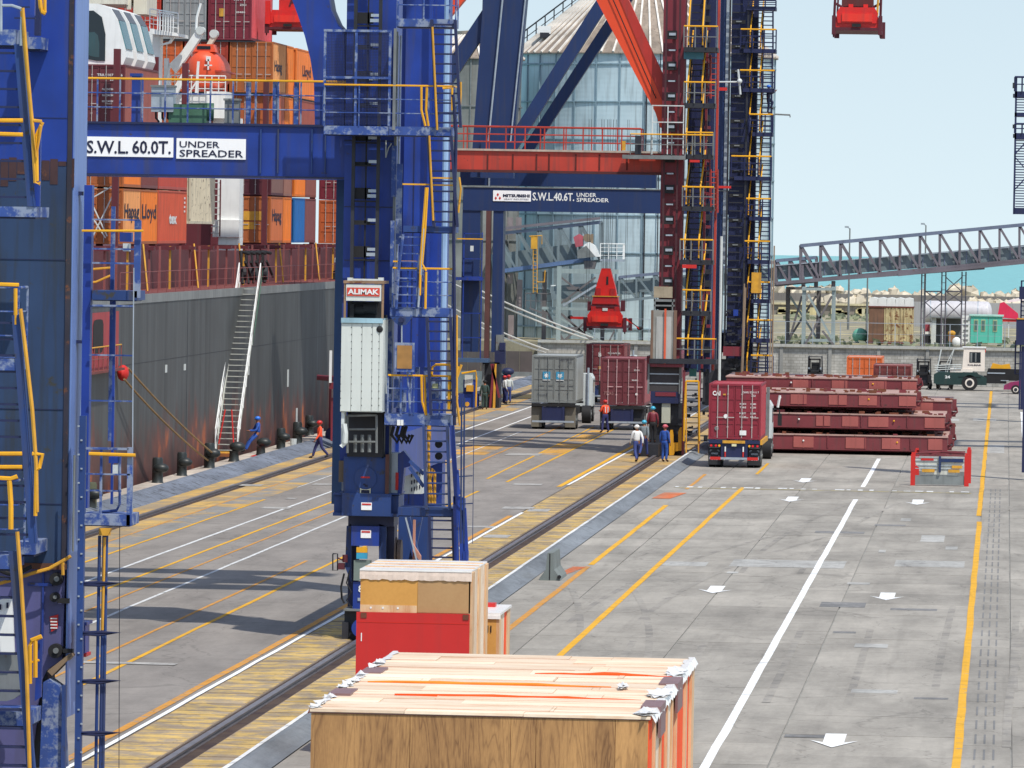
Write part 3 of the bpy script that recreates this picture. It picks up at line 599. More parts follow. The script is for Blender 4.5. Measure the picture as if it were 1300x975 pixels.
cage = cg.build('cage_frame', BLUE_P, cb)
ms = MB()
for i in range(42): ms.pbox(414+i*1.93, 41, 414.55+i*1.93, 159, YS+0.05, 0.006)
for j in range(60): ms.pbox(413, 41+j*1.95, 494, 41.55+j*1.95, YS+0.058, 0.006)
ms.build('wire_mesh', BLUE_D, cage)
MB().pbox(499, 36, 502.5, 165, YS-0.02, 0.05).build('rail_post', GALVD, cb)
def lad(u0, v0, u1, v1, wpx, n, Y=YS-0.1, mat=BLUE_D, par=cb, dy=0.0):
    a = at(u0, v0, Y); b = at(u1, v1, Y); b = Vector((b.x, Y-dy, b.z)); return ladder(par, a, b, wpx*Y/FPX, n, mat, rt=0.05, sd=0.16, sw=0.075)
lad(563, 25, 570, 162, 30, 11); lad(558, 172, 566, 288, 30, 9)
MB().ptube([(549, 34), (555, 165)], YS-0.2, 0.03).ptube([(545, 172), (550, 280)], YS-0.2, 0.03).build('hand_rail', YELD, cb)
plat(512, 287, 578, 295, d=1.0, mat=BLUE_N)
MB().pbox(511, 233, 546, 235, YS-0.05, 0.05).pbox(548, 225, 577, 227, YS-0.05, 0.05).pbox(548, 234, 577, 236, YS-0.05, 0.05).build('hand_rail', YEL, cb)
# flight between the middle platforms
fl_ = MB().ptube([(512, 297), (506, 345), (503, 392)], YS-0.1, 0.04).ptube([(536, 297), (531, 345), (529, 392)], YS-0.1, 0.04).build('stair_flight', BLUE_P, cb)
for k in range(9): MB().pbox(507-k*0.6, 300+k*10.5, 533-k*0.6, 301.6+k*10.5, YS-0.1, 0.25).build('tread', BLUE_P, fl_)
MB().ptube([(541, 238), (537, 290), (534, 335), (533, 375)], YS-0.2, 0.035).ptube([(543, 238), (540, 290), (536, 335), (541, 344)], YS-0.2, 0.03).ptube([(541, 345), (540, 392)], YS-0.2, 0.035).build('hand_rail', YEL, cb)
MB().ptube([(538, 290), (534, 350), (531, 390)], YS-0.2, 0.03).build('rail_post', GALV, cb)
plat(495, 391, 572, 402); prail(498, 574, 340, 391, posts=4)
MB().pbox(499, 331, 533, 333, YS-0.06, 0.05).build('hand_rail', YEL, cb)
MB().pprism([(495, 402), (524, 402), (515, 412), (508, 414), (502, 410)], YS-0.1, 0.12).build('sheave_bracket', BLUE_N, cb)
MB().cyl(at(509.5, 406, YS-0.2), (0, 1, 0), 0.07, 0.3).build('sheave', BLUE_D, cb)
MB().ptube([(510, 413), (510, 436)], YS-0.1, 0.02).build('hoist_rope', GALV, cb)
bx = MB().pbox(501, 435, 526, 472, YS-0.15, 0.06).build('frame', BLUE_P, cb)
MB().pbox(504, 438.5, 523, 468, YS-0.17, 0.04).build('rusty_panel', paint('ochre', srgb(166, 122, 66), 0.7, 0.2, 4), bx)
lad(557, 402, 562, 527, 30, 10, dy=0.0)
MB().ptube([(575, 120), (579, 170), (576, 300), (577, 400), (577, 540)], YS-0.1, 0.05).build('ladder_guard', BLUE_D, cb)
MB().ptube([(580, 400), (580, 480), (577, 530)], YS-0.1, 0.03).ptube([(586, 463), (580, 480), (580, 510), (584, 540)], YS-0.1, 0.035).ptube([(583, 225), (585, 240), (582, 270)], YS-0.1, 0.03).ptube([(585, 104), (585, 120), (583, 145)], YS-0.1, 0.03).build('hand_rail', YELD, cb)
plat(488, 526, 572, 540); prail(492, 574, 476, 526, posts=5)
MB().ptube([(548, 476), (549, 466), (553, 463), (571, 463), (573, 470)], YS, 0.035).ptube([(535, 477), (536, 510), (541, 527)], YS, 0.035).ptube([(539, 477), (540, 510), (541, 527)], YS, 0.035).ptube([(571, 478), (570, 520)], YS-0.05, 0.05).build('gate_rail', YEL, cb)
eq = MB()
for u, v, w_, h in ((500, 478, 6, 40), (506, 495, 9, 28), (516, 470, 7, 8), (546, 480, 14, 30), (527, 466, 5, 12), (538, 466, 5, 12), (489, 500, 8, 24)): eq.pbox(u, v, u+w_, v+h, YS+0.4, 0.2)
eq.ptube([(515, 440), (521, 526)], YS, 0.03).ptube([(524, 450), (520, 526)], YS, 0.025).build('platform_equipment', BLUE_P, cb)
MB().pbox(549, 487, 556, 495, YS+0.35, 0.1).build('floodlight', paint('lamp_glass', srgb(190, 196, 150), 0.3), cb)
MB().pbox(504, 533, 508, 540, YS-0.05, 0.1).pbox(508.5, 533, 512, 540, YS-0.05, 0.1).build('lamp', WHITE, cb)
hs_ = MB()
for u in (500, 506, 512, 516): hs_.ptube([(u, 541), (u-3, 552), (u+4, 562), (u+8, 552)], YS+0.3, 0.05)
hs_.build('hose', BLACK, cb)
lad(553, 540, 556, 647, 30, 8, mat=BLUE_N); MB().pbox(542, 540, 547, 560, YS, 0.1).ptube([(544, 545), (545, 640)], YS, 0.04).ptube([(549, 640), (546, 610), (549, 595), (552, 600), (552, 640)], YS, 0.04).build('hand_rail', YELD, cb)
MB().cyl(at(557, 564, YS+0.5), (0, 1, 0), 0.1, 0.1).cyl(at(557, 579, YS+0.5), (0, 1, 0), 0.1, 0.1).build('cable_clamp', BLACK, cb)
MB().pbeam((520, 585), (538, 602), YS, 0.09, 0.09).pbeam((520, 593), (538, 618), YS, 0.09, 0.09).build('strut', BLUE_N, cb)
plat(505, 645, 576, 655, mat=BLUE_N); lad(560, 655, 563, 760, 30, 9, mat=BLUE_D)
MB().pbeam((515, 657), (530, 715), YS, 0.04, 0.04).build('strut', GALV, cb)
tr = MB()
for u0, v0, u1, v1 in ((578, 630, 580, 712), (584, 634, 587, 712), (589, 645, 592, 705), (574, 540, 580, 640)): tr.pbeam((u0, v0), (u1, v1), YS-0.2, 0.12, 0.12)
tr.ptube([(578, 598), (580, 597), (582, 628)], YS-0.2, 0.06).pprism([(578, 628), (590, 633), (590, 650), (578, 640)], YS-0.3, 0.3).pbox(588, 700, 594, 712, YS-0.3, 0.3); tr.build('cable_guide', BLUE, cb)
tw = MB()
for u, v0 in ((586, 505), (589.5, 505), (602, 505)): tw.ptube([(u, v0), (u-1 if u < 595 else u-2, 690)], YS-0.6, 0.012 if u > 595 else 0.03, 4)
for v in (567, 605, 640): tw.ptube([(583, v), (600, v-1)], YS-0.6, 0.02, 4)
tw.build('trailing_cable', BLUE_F, cb)

# high girders of the crane, out of the picture above, whose shadows band the lanes
def boom(par, y0, z, x0, x1, mat, house):
    for dy in (0, 8.0): MB().box(x0, y0+dy, z, x1, y0+dy+1.5, z+2.2).build('main_girder', mat, par)
    for k in range(8): x = x0+(x1-x0)*(k+0.5)/8; MB().box(x, y0+1.5, z+0.5, x+0.5, y0+8, z+1.1).build('cross_tie', mat, par)
    if house: MB().box(house[0], y0+0.5, z+2.2, house[1], y0+9, z+6.5).build('machinery_house', mat, par)
boom(cb, 171.5, 33, -62, -9, BLUE, (-29, -17))
# ================================================================ near crane leg at the left border
YA = 105.0
ca = thing('gantry_crane', 'big blue crane leg at the left border with steep stairs and yellow hand rails', 'crane', (-16.85, YA, 0))
x1 = at(90, 360, YA).x
zb = at(60, 715, YA).z
zm = at(60, 205, YA).z
la = MB().box(x1-2.35, YA, zm, x1, YA+1.45, 22).build('leg', BLUE, ca)
MB().box(x1-2.35, YA+0.004, zb, x1, YA+1.45, zm-0.002).build('lower_leg', paint('leg_worn', srgb(40, 64, 100), 0.65, 0.4, 0.45, 0.9, 0.35, (0.04, 0.04, 0.032), dirt=srgb(44, 46, 40)), ca)
fr_ = random.Random(2); rg = MB()
for k in range(14): q = fr_.uniform(0.05, 0.45); rg.box(x1-0.1-k*0.14, YA-0.004, zm-q, x1+0.03-k*0.14, YA+0.003, zm+fr_.uniform(0.0, 0.06))
rg.build('ragged_rust', paint('ragged_rust', srgb(70, 46, 48), 0.8, 0.3, 2, 0.3, 0.4), ca)
MB().box(x1+0.002, YA+0.02, zb-2.6, x1+0.03, YA+1.42, 22).build('edge_plate', paint('sunlit_side_tint', srgb(112, 140, 198), 0.5, 0.15, 0.6, 0.25), la)  # side face in a paler blue, its sunlight put into the colour
MB().box(x1-0.09, YA-0.02, zb, x1-0.01, YA-0.002, 22).build('rust_edge', paint('rusty_edge', srgb(46, 44, 58), 0.8, 0.35, 1.5, 0.3, 0.5), la)
MB().box(x1-2.3, YA-0.06, zb-0.10, x1-0.0, YA+1.4, zb-0.002).build('bottom_flange', paint('rusty_flange', srgb(96, 60, 44), 0.8, 0.3, 2, 0.4, 0.5), la)
for v in (150, 330, 520, 640): MB().box(x1-2.34, YA-0.008, at(50, v, YA).z, x1-0.1, YA-0.001, at(50, v, YA).z+0.012).build('plate_seam', BLUE_D, la)
# equaliser beneath
pal = paint('sunfaded_blue', srgb(92, 92, 142), 0.5, 0.2, 0.8, 0.3)
eqa = MB().pprism([(-40, 722), (83, 718), (79, 838), (60, 850), (52, 866), (48, 905), (40, 975), (-40, 975)], YA+0.1, 1.1).build('equaliser', pal, ca)
for (u, v, r) in ((72, 735, 0.11), (70, 758, 0.08), (71, 826, 0.12)):
    o = MB().cyl(at(u, v, YA+0.02), (0, 1, 0), r, 0.22, 18).build('roller', BLACK, eqa); MB().cyl(at(u, v, YA-0.1), (0, 1, 0), r*0.4, 0.06, 14).build('roller_cap', GALVD, o)
MB().pbox(73, 760, 87, 766, YA-0.1, 0.15).pbox(80, 824, 92, 829, YA-0.1, 0.15).build('lever', BLACK, eqa)
MB().pbox(53, 716, 55.5, 830, YA+0.06, 0.05).pbox(35, 740, 66, 744, YA+0.05, 0.05).build('stiffener', BLUE, eqa)
nt_ = MB().pprism([(63, 783), (74, 780), (73, 798), (65, 802)], YA+0.07, 0.02).build('notice', INKR, eqa)
wr = MB()
for j in range(4): wr.pbox(64, 784.5+j*4, 72.5, 786+j*4, YA+0.055, 0.012)
wr.build('notice_print', WHITE, nt_)
MB().pprism([(60, 852), (88, 830), (90, 834), (66, 858)], YA-0.1, 0.5).build('cover', paint('tan_cover', srgb(140, 118, 92), 0.8, 0.25), ca)
MB().pprism([(55, 866), (62, 862), (76, 872), (82, 975), (50, 975)], YA-0.2, 0.5).build('bogie_cover', BLUE_P, ca)
MB().pprism([(20, 860), (60, 850), (68, 975), (20, 975)], YA+0.15, 0.8).build('bogie', GREY_D, ca)
MB().ptube([(-5, 742), (20, 735), (40, 728), (62, 722), (80, 712), (90, 706)], YA-0.3, 0.03).ptube([(80, 714), (80, 730)], YA-0.3, 0.03).build('grease_pipe', YELD, ca)
MB().ptube([(-5, 722), (10, 728), (22, 729), (40, 719)], YA-0.4, 0.035).ptube([(-5, 732), (10, 735), (24, 732)], YA-0.4, 0.03).build('hose', BLACK, ca)
# posts beside the leg
pst = MB(); xp = at(109, 440, YA-0.2)
pst.box(at(104, 440, YA+0.5).x, YA+0.5, at(109, 645, YA+0.5).z, at(114, 440, YA+0.5).x, YA+0.75, at(109, 235, YA+0.5).z); pst.build('side_column', BLUE, ca)
MB().pbox(93, 243, 104, 248, YA+0.5, 0.2).pbox(93, 432, 104, 436, YA+0.5, 0.2).build('column_bracket', BLUE_D, ca)
sp = MB(); sp.pbox(97.5, 528, 105.5, 980, YA-0.35, 0.16); sp.build('ladder_post', BLUE_N, ca)
dots = MB()
for k in range(24): dots.pbox(98.5+(k % 2)*3.6, 540+k*18, 101+(k % 2)*3.6, 542+k*18, YA-0.37, 0.02)
dots.build('rung_ends', GALV, ca)
MB().ptube([(94.5, 578), (92.5, 700)], YA-0.5, 0.02).build('rail_post', GALVD, ca)
def lrail(u0, u1, vt, vb, Y, posts, top=None, par=ca, r=0.02, d=0.8, side=1):
    return prail(u0, u1, vt, vb, Y, posts, BLUE_P, top, par, 2, side, r, d)
# upper cage platform
YP = YA+0.3
plat(117, 369, 174, 381, YP, 1.0, BLUE_N, ca)
fr2 = MB()
fr2.pbox(170, 280, 178, 378, YP, 0.1); fr2.pbox(139, 262, 144, 560, YP+0.9, 0.07); fr2.pbox(117, 278, 178, 280, YP, 0.05)
for v in (315, 333, 387): fr2.pbox(117, v, 170, v+2.2, YP, 0.04)
fr2.build('cage_frame', BLUE_P, ca)
MB().ptube([(104, 293), (182, 293)], YP-0.1, 0.02).build('hand_rail', YEL, ca)
MB().pbox(152, 295, 167, 307, YP+0.3, 0.2).build('cable_box', BLUE, ca); MB().pbox(156, 309, 164, 319, YP+0.3, 0.2).build('lamp', WHITED, ca)
MB().ptube([(170, 340), (169, 450), (168, 660)], YP-0.2, 0.012, 4).build('wire', GALV, ca)
for v in (388, 450, 508): MB().pbox(113, v, 169, v+2, YP+0.1, 0.04).build('tie_bar', BLUE_P, ca)
MB().pbox(142, 380, 145, 640, YP+0.5, 0.06).build('conduit', BLUE, ca)
# lower cage platform
YQ = YA-0.3
plat(103, 653, 165, 667, YQ, 1.1, BLUE_P, ca)
f3 = MB(); f3.pbox(161, 568, 167.5, 668, YQ, 0.1); f3.pbox(100, 568, 163, 571, YQ, 0.05); f3.pbox(100, 601, 165, 603, YQ, 0.03); f3.pbox(126.5, 570, 129.5, 655, YQ+0.02, 0.04); f3.ptube([(152, 575), (152, 640), (148, 648), (128, 650)], YQ+0.5, 0.025); f3.pbox(104, 622, 154, 624, YQ+0.5, 0.03)
f3.build('cage_frame', BLUE_P, ca)
MB().ptube([(113, 576), (172, 578)], YQ-0.05, 0.03).build('hand_rail', YEL, ca)
MB().pbox(138, 580, 152, 588, YQ+0.5, 0.2).build('cable_box', BLUE, ca); MB().pbox(143, 590, 150, 603, YQ+0.5, 0.15).build('lamp', WHITED, ca)
MB().cyl(at(133, 675, YQ), (0, 0, 1), 0.1, 0.12, 14).pprism([(127, 671), (141, 671), (137, 680), (130, 680)], YQ-0.1, 0.2).build('valve', YELD, ca)
# trailing cable guides with hoops
gd = MB()
for u, c_ in ((125.5, 0), (131, 0), (134.5, 0)): gd.ptube([(u+1, 680), (u-4, 985)], YQ+0.1, 0.03)
gd.build('cable_guide', BLUE_N, ca)
MB().ptube([(133, 682), (130, 800)], YQ+0.02, 0.025).build('cable_guide', YELD, ca)
for v in (741, 804, 865, 931):
    MB().ptube([(98, v), (125, v+2), (152, v-1), (125, v-1.5), (98, v)], YQ, 0.028).build('guide_hoop', BLUE_D, ca)
MB().ptube([(152, 668), (151, 985)], YQ, 0.008, 4).build('wire', GREY_D, ca)
MB().pbox(99, 792, 108, 832, YA+0.3, 0.5).pbox(98, 790, 110, 794, YA+0.2, 0.7).build('junction_box', BLUE, ca)
MB().pbox(98, 830, 109, 834, YA+0.2, 0.6).build('box_foot', INKR, ca)
MB().pbox(78, 870, 83, 985, YQ, 0.15).build('ladder_post', BLUE_N, ca)
# stairs in front of the leg: flights, landings, yellow rails
YT = YA-2.2
def flight(u0, v0, u1, v1, wpx, n, Y=YT, par=ca):
    """a steep flight of treads seen from below, hung left of its right stringer"""
    a = at(u0, v0, Y); b = at(u1, v1, Y); w_ = wpx*Y/FPX; m = MB()
    m.beam((a.x, Y, a.z), (b.x, Y, b.z), 0.13, 0.05, (0, 1, 0)); m.beam((a.x-w_, Y, a.z), (b.x-w_, Y, b.z), 0.13, 0.05, (0, 1, 0)); m.beam((a.x+0.05, Y+0.06, a.z), (b.x+0.05, Y+0.06, b.z), 0.02, 0.2, (0, 1, 0))
    o = m.build('stair_flight', BLUE_N, par)
    for k in range(n):
        t = (k+0.5)/n; x = a.x+(b.x-a.x)*t; z = a.z+(b.z-a.z)*t
        MB().box(x-w_, Y+0.02, z-0.015, x-0.04, Y+0.22, z+0.018).build('tread', BLUE_D, o)
    return o
flight(23, 56, 40, 262, 60, 9); MB().ptube([(28, 14), (29, 30), (41, 160), (45, 232), (51, 233)], YT-0.1, 0.035).ptube([(29, 10), (36, 100), (42, 165), (46, 200), (52, 160), (52, 154), (42, 153)], YT-0.15, 0.03).build('hand_rail', YELD, ca)
MB().ptube([(-5, 153), (29, 153)], YT-0.1, 0.035).ptube([(-5, 170), (29, 171)], YT-0.1, 0.035).ptube([(54, 155), (46, 173), (47, 230)], YT-0.1, 0.035).build('gate_rail', YEL, ca)
def landing(u0, v0, u1, v1, Y=YT, par=ca): 
    o = MB().pbox(u0, v0, u1, v1, Y, 1.4).build('landing', BLUE_P, par); MB().pbox(u0, v1, u1-1, v1+2.5, Y+0.1, 1.2).build('grating', BLUE_D, o); return o
landing(-40, 37, 20, 57); landing(30, 47, 52, 62, YT+1.4); landing(-40, 262, 46, 275); landing(-40, 455, 20, 470); landing(20, 688, 44, 704, YT+0.8); 
for v in (30, 44): MB().pbox(18, v-22, 45, v-20, YT+1, 0.05).build('tread', BLUE_D, ca)
MB().ptube([(50, -10), (52, 10), (54, 15), (58, 17)], YT+0.5, 0.04).ptube([(57, -10), (57, 16)], YT+0.5, 0.03).build('hand_rail', YEL, ca)
MB().ptube([(-5, 7), (15, 7), (27, 11)], YT-0.1, 0.025).ptube([(28, 13), (27, 58)], YT-0.1, 0.03).ptube([(1, 0), (1, 40)], YT-0.1, 0.03).build('rail_post', GALV, ca)
MB().pbox(44, -20, 51, 45, YT+1.4, 0.15).build('hanger', BLUE_D, ca)
# middle rails and flight 2
lrail(-40, 24, 363, 456, YT, 2, None); MB().ptube([(-5, 361), (24, 362)], YT, 0.035).ptube([(20, 366), (20, 412)], YT, 0.035).build('hand_rail', YEL, ca)
flight(20, 400, 42, 690, 60, 14); MB().ptube([(26, 392), (32, 440), (41, 520), (46, 590), (47, 650)], YT-0.1, 0.035).build('hand_rail', YELD, ca)
MB().pbox(42, 170, 51, 262, YT+0.1, 0.1).pbox(38, -10, 44, 20, YT, 0.1).build('rail_post', BLUE, ca)
MB().ptube([(-5, 576), (28, 576)], YT-0.1, 0.035).ptube([(-5, 593), (28, 593)], YT-0.1, 0.035).ptube([(41, 576), (54, 577), (50, 594), (46, 597), (45, 655)], YT-0.1, 0.035).ptube([(-5, 607), (14, 608), (22, 605)], YT-0.2, 0.04).ptube([(12, 610), (14, 640), (14, 672)], YT-0.2, 0.045).build('gate_rail', YEL, ca)
lrail(-40, 21, 608, 702, YT-0.2, 1, None)
# flight 3 at the bottom
flight(16, 700, 40, 985, 60, 12, YT-0.3); MB().ptube([(22, 675), (27, 740), (34, 850), (38, 985)], YT-0.4, 0.035).build('hand_rail', YELD, ca)
landing(-40, 705, 14, 722, YT-0.3); landing(-40, 903, 36, 921, YT+0.2)
MB().ptube([(38, 868), (38, 820), (40, 813), (53, 808)], YT, 0.04).ptube([(45, 860), (45, 813)], YT, 0.04).ptube([(36, 842), (50, 838)], YT, 0.02).build('gate_rail', YEL, ca)
MB().pprism([(47, 812), (54, 808), (52, 885), (44, 890)], YT+0.1, 0.1).build('rail_post', BLUE, ca)
MB().pprism([(-30, 770), (15, 757), (18, 828), (-30, 828)], YT+1.2, 0.1).build('white_board', WHITE, ca)
MB().pbox(-10, 767, 1.5, 774, YT+1.17, 0.02).pbox(8, 765, 10.5, 772, YT+1.17, 0.02).build('board_print', INK, ca)
MB().cyl(at(5, 858, YT+1.5), (0, 1, 0), 0.42, 0.2, 20).build('cable_drum', GALVD, ca)
# ================================================================ red crane
YR = 309.0
cr = thing('gantry_crane', 'red and maroon quay crane with light red railed beam and big orange-red brace', 'crane', (-16.85, YR, 0))
MAR = RED_L
q = MB(); xa = at(833, 460, YR).x; xb = at(869, 100, YR).x
xa = at(841, 100, YR).x
legR = MB().box(xa, YR, 3.2, xb, YR+1.6, 30).build('leg', MAR, cr)
rm = MB()
for u in (845, 862): 
    x = at(u, 100, YR-0.4).x; rm.box(x-0.05, YR-0.45, 4, x+0.05, YR-0.35, 30)
mastR = rm.build('lift_mast', paint('mast_maroon', srgb(70, 30, 38), 0.6), cr)
xm0, xm1 = at(846, 100, YR-0.4).x, at(861, 100, YR-0.4).x
for k in range(22):
    z = at(850, 103, YR).z-0.755*2*(k-3)*0.5
    big = k % 2 == 0
    o = MB().box(xm0, YR-0.42, z-(0.22 if big else 0.04), xm1-0.1, YR-0.30, z+(0.2 if big else 0.05)).build('mast_tie', BLACK, mastR)
    MB().box(xm0+0.1, YR-0.46, z-0.04, xm1-0.15, YR-0.43, z+(0.09 if big else 0.03)).build('clamp_plate', GALV, mastR)
# beam with walkway
zt = at(720, 193, YR).z; zb_ = at(720, 217, YR).z
bmR = MB().box(-33.2, YR+0.1, zb_, xa-0.002, YR+1.6, zt).build('cross_beam', RED_B, cr)
MB().box(-33.2, YR-0.02, zt+0.002, xa-0.003, YR+1.7, zt+0.10).build('walkway', paint('walk_grey', srgb(180, 164, 150), 0.7, 0.2), cr)
MB().box(-33.2, YR-0.1, zb_-0.12, xa-0.003, YR+1.8, zb_-0.002).build('flange', paint('dark_red', srgb(84, 32, 32), 0.7), bmR)
for u in (618, 650, 680, 696, 730, 760, 795): MB().pbox(u, 196, u+2, 216, YR+0.07, 0.025).build('rust_streak', paint('streak', srgb(92, 30, 26), 0.8), bmR)
railing(cr, [(-33.2, YR+0.02, zt+0.1), (xa-1.0, YR+0.02, zt+0.1)], 1.1, 16, RED_B, None, 2, 0.035)
railing(cr, [(-33.2, YR+1.65, zt+0.1), (xa-1.0, YR+1.65, zt+0.1)], 1.1, 12, RED_B, None, 2, 0.03)
MB().pbox(788, 179, 794, 191, YR, 0.3).build('yellow_post', YELD, cr)
MB().pbox(806, 172, 814, 196, YR-0.3, 0.5).build('motor_box', GREY_D, cr)
# orange-red brace; a darker strip on its front paints the shaded side face
def slab_beam(par, a, b, w_, d, Y, mat, nm):
    return MB().pbeam(a, b, Y, w_, d).build(nm, mat, par)
MB().pprism([(712, -90), (757, 0), (832, 143), (838, 162), (845, 162), (846, 105), (798, 0), (755, -90)], YR+0.55, 0.9).build('brace', RED_O, cr)
MB().pprism([(742, -90), (787, 0), (838, 122), (846, 140), (846, 103), (798, 0), (755, -90)], YR+0.50, 0.045).build('brace_shade_strip', paint('brace_shade', srgb(178, 46, 36), 0.5, 0.1), cr)
MB().ptube([(765, -30), (782, 8), (833, 125)], YR+0.4, 0.03).build('cable', BLACK, cr)
MB().pprism([(480, 130), (640, -60), (690, -110), (660, -110), (560, 10), (450, 130)], YR+0.5, 0.9).build('brace', RED_O, cr)
# mesh gate and platform by the leg
gt = MB()
for u in (827.5, 847, 867): gt.pbox(u, 134, u+1.3, 196, YR-1.3, 0.05)
for v in (133.5, 154.5, 175): gt.pbox(827.5, v, 868.5, v+1.3, YR-1.31, 0.05)
gt.build('gate_frame', WHITED, cr)
MB().pbox(790, 197, 870, 202, YR-1.4, 1.3).build('platform', GALVD, cr)
prail(800, 905, 170, 196, YR-1.4, 4, GALVD, YEL, cr, 1, 0, 0.03)
# stair tower, right of the leg: head-on flights between landings
def tower(par, Y, spec, legcol, yc_, x_off=0, rmat=YEL, pmat=GREY_D, nm='platform'):
    for (ul, ur, vt, vl, ur2) in spec:     # landing at vl with rail top at vt, flight up from it
        MB().pbox(ul, vl, ur2, vl+6, Y-0.1, 1.6).build(nm, pmat, par)
        prail(ul, ur2, vt, vl, Y-0.15, 3, GALVD, rmat, par, 1, 0, 0.035)
def hflight(par, Y, u0, v0, u1, v1, wpx, n, rmat=YEL, smat=GREY_D, rail=True):
    """flight climbing away from the viewer, seen head-on"""
    a = at(u0, v0, Y); b = at(u1, v1, Y); w_ = wpx*Y/FPX; a2 = Vector((a.x, Y+2.2, a.z)); b2 = Vector((b.x, Y, b.z))
    # b is the foot (near), a the head (far)
    ladder(par, a2, b2, w_, n, smat, rt=0.06, sw=0.07, sd=0.18, tread=None)
    if rail:
        m = MB(); h = Vector((0, -0.1, 0.95))
        for s in (-1, 1):
            o = Vector((s*w_/2, 0, 0)); m.tube([a2+o+h, b2+o+h, b2+o+Vector((0, -0.1, 0.1))], 0.045)
        m.build('hand_rail', rmat, par)
LAND = [(868, 905, 33, 60, 911), (868, 905, 104, 131, 908), (870, 905, 168, 196, 905), (866, 903, 237, 262, 906), (863, 903, 304, 330, 905), (866, 900, 368, 395, 902), (826, 903, 429, 456, 909)]
tower(cr, YR-0.9, LAND, None, None)
for (u0, v0, u1, v1) in ((886, -30, 883, 60), (886, 62, 882, 130), (884, 105, 880, 196), (885, 202, 880, 262), (882, 266, 878, 330), (884, 334, 880, 394), (886, 398, 882, 454)):
    hflight(cr, YR-0.6, u0, v0, u1, v1, 18, 9)
MB().pbox(868, 66, 893, 75, YR-0.2, 0.5).build('light_pipe_cap', paint('teal_cap', srgb(70, 130, 150), 0.5), cr)
for (u, mat, w_) in ((876, BLUE_D, 4), (887.5, paint('teal_pipe', srgb(70, 120, 150), 0.4), 1.5)):
    MB().pbox(u, 75, u+w_, 470, YR+2.5, 0.3).build('service_pipe', mat, cr)
q0 = at(873, 200, YR+3.6).x; q1 = at(906, 200, YR+3.6).x; MB().box(q0, YR+3.6, 4, q1, YR+4.6, 30).build('rear_column', BLUE_D, cr)
for k in range(34): MB().pbox(894+(k % 2)*2, -8+k*14, 902, -4+k*14+(k % 3)*2, YR+3.3, 0.2).build('cable_bracket', GREY_D if k % 3 else MAR, cr)
MB().pbox(908, -60, 911, 470, YR+1.0, 0.25).build('corner_post', RED_B, cr)
MB().pbox(893, 60, 896, 470, YR+1.0, 0.2).build('corner_post', MAR, cr)
for u, v in ((893, 70), (903, 70), (893, 200), (903, 215)):
    ladder(cr, at(u+4, v+55, YR+0.8), at(u+4, v, YR+0.8), 0.34, 8, RED_B if u > 895 else MAR, rt=0.05)
MB().pbox(866, 336, 884, 340.5, YR-1.2, 0.4).pbox(875, 203, 888, 206, YR-1.2, 0.3).build('red_bar', INKR, cr)
# red crane lower works: lift car, cabins
z = at(850, 475, YR)
o = MB().pbox(826, 394, 857, 460, YR-1.3, 1.2).build('lift_car', paint('grey_car', srgb(150, 150, 144), 0.6, 0.15, 2, 0.3, 0.2), cr)
MB().pbox(833, 402, 852, 456, YR-1.34, 0.03).build('door_panel', paint('car_door', srgb(176, 178, 174), 0.5, 0.1), o)
MB().pbox(826, 394, 829, 460, YR-1.36, 0.05).pbox(855, 394, 859, 460, YR-1.36, 0.05).build('door_post', paint('rusty_post', srgb(120, 94, 78), 0.7), o)
MB().pbox(843, 392, 845.5, 462, YR-1.45, 0.08).build('orange_pole', paint('orange_pole', srgb(224, 96, 60), 0.5), cr)
MB().pbox(830, 364, 853, 378, YR-1.2, 0.9).build('winch_cover', paint('canvas_tan', srgb(160, 148, 126), 0.8, 0.2, 3), cr)
MB().pbox(830, 380, 856, 383, YR-1.2, 0.9).pbox(830, 387, 856, 389, YR-1.2, 0.9).pbox(830, 380, 831.5, 394, YR-1.2, 0.1).pbox(853, 380, 854.5, 394, YR-1.2, 0.1).build('winch_frame', GALVD, cr)
MB().pbox(832, 383, 852, 393, YR-0.9, 0.5).build('winch', BLACK, cr)
MB().pbox(824, 456, 909, 462, YR-1.5, 1.9).build('main_platform', GREY_D, cr)
MB().pbox(826, 462, 866, 466, YR-1.4, 1.6).build('sill_top', RED_L, cr)
sl_ = MB().pbox(824, 466, 862, 497, YR-1.0, 2.0).build('sill_beam', paint('sooty', srgb(62, 58, 60), 0.7, 0.2), cr)
for v in (474, 486): MB().pbox(824, v, 862, v+1.6, YR-1.04, 0.05).build('pale_rib', GALV, sl_)
MB().pbox(822, 462, 824.5, 500, YR-1.1, 0.2).pbox(862, 466, 865, 500, YR-1.1, 0.2).build('post', GALVD, cr)
MB().pbox(826, 497, 862, 512, YR-1.0, 1.6).build('equaliser_beam', BLUE_D, cr)
MB().pbox(832, 498, 858, 503, YR-1.03, 0.03).build('red_plate', RED_L, cr)
bo = MB().pbox(828, 512, 866, 540, YR-0.7, 1.2).pbox(826, 536, 868, 578, YR-0.6, 1.2).build('bogie', GREY_D, cr)
MB().pbox(840, 510, 851, 537, YR-0.9, 0.25).build('control_cabinet', paint('cream_box', srgb(186, 188, 172), 0.5, 0.1), cr)
MB().pprism([(849.5, 552), (851, 546), (854, 546), (855, 553), (855, 562), (861, 562), (861, 548), (863, 543), (866, 543), (866, 572), (857, 573), (855, 578), (849.5, 578)], YR-1.1, 0.6).build('yellow_buffer', paint('buffer_yellow', srgb(222, 160, 26), 0.5, 0.1), cr)
lad2 = ladder(cr, at(879, 575, YR-1.6), at(879, 485, YR-1.6), 0.6, 13, YELD, GREY_D, rt=0.05)
MB().pbox(866, 470, 869, 578, YR-1.3, 0.15).pbox(886.5, 470, 889, 572, YR-1.3, 0.15).build('corner_post', RED_L, cr)
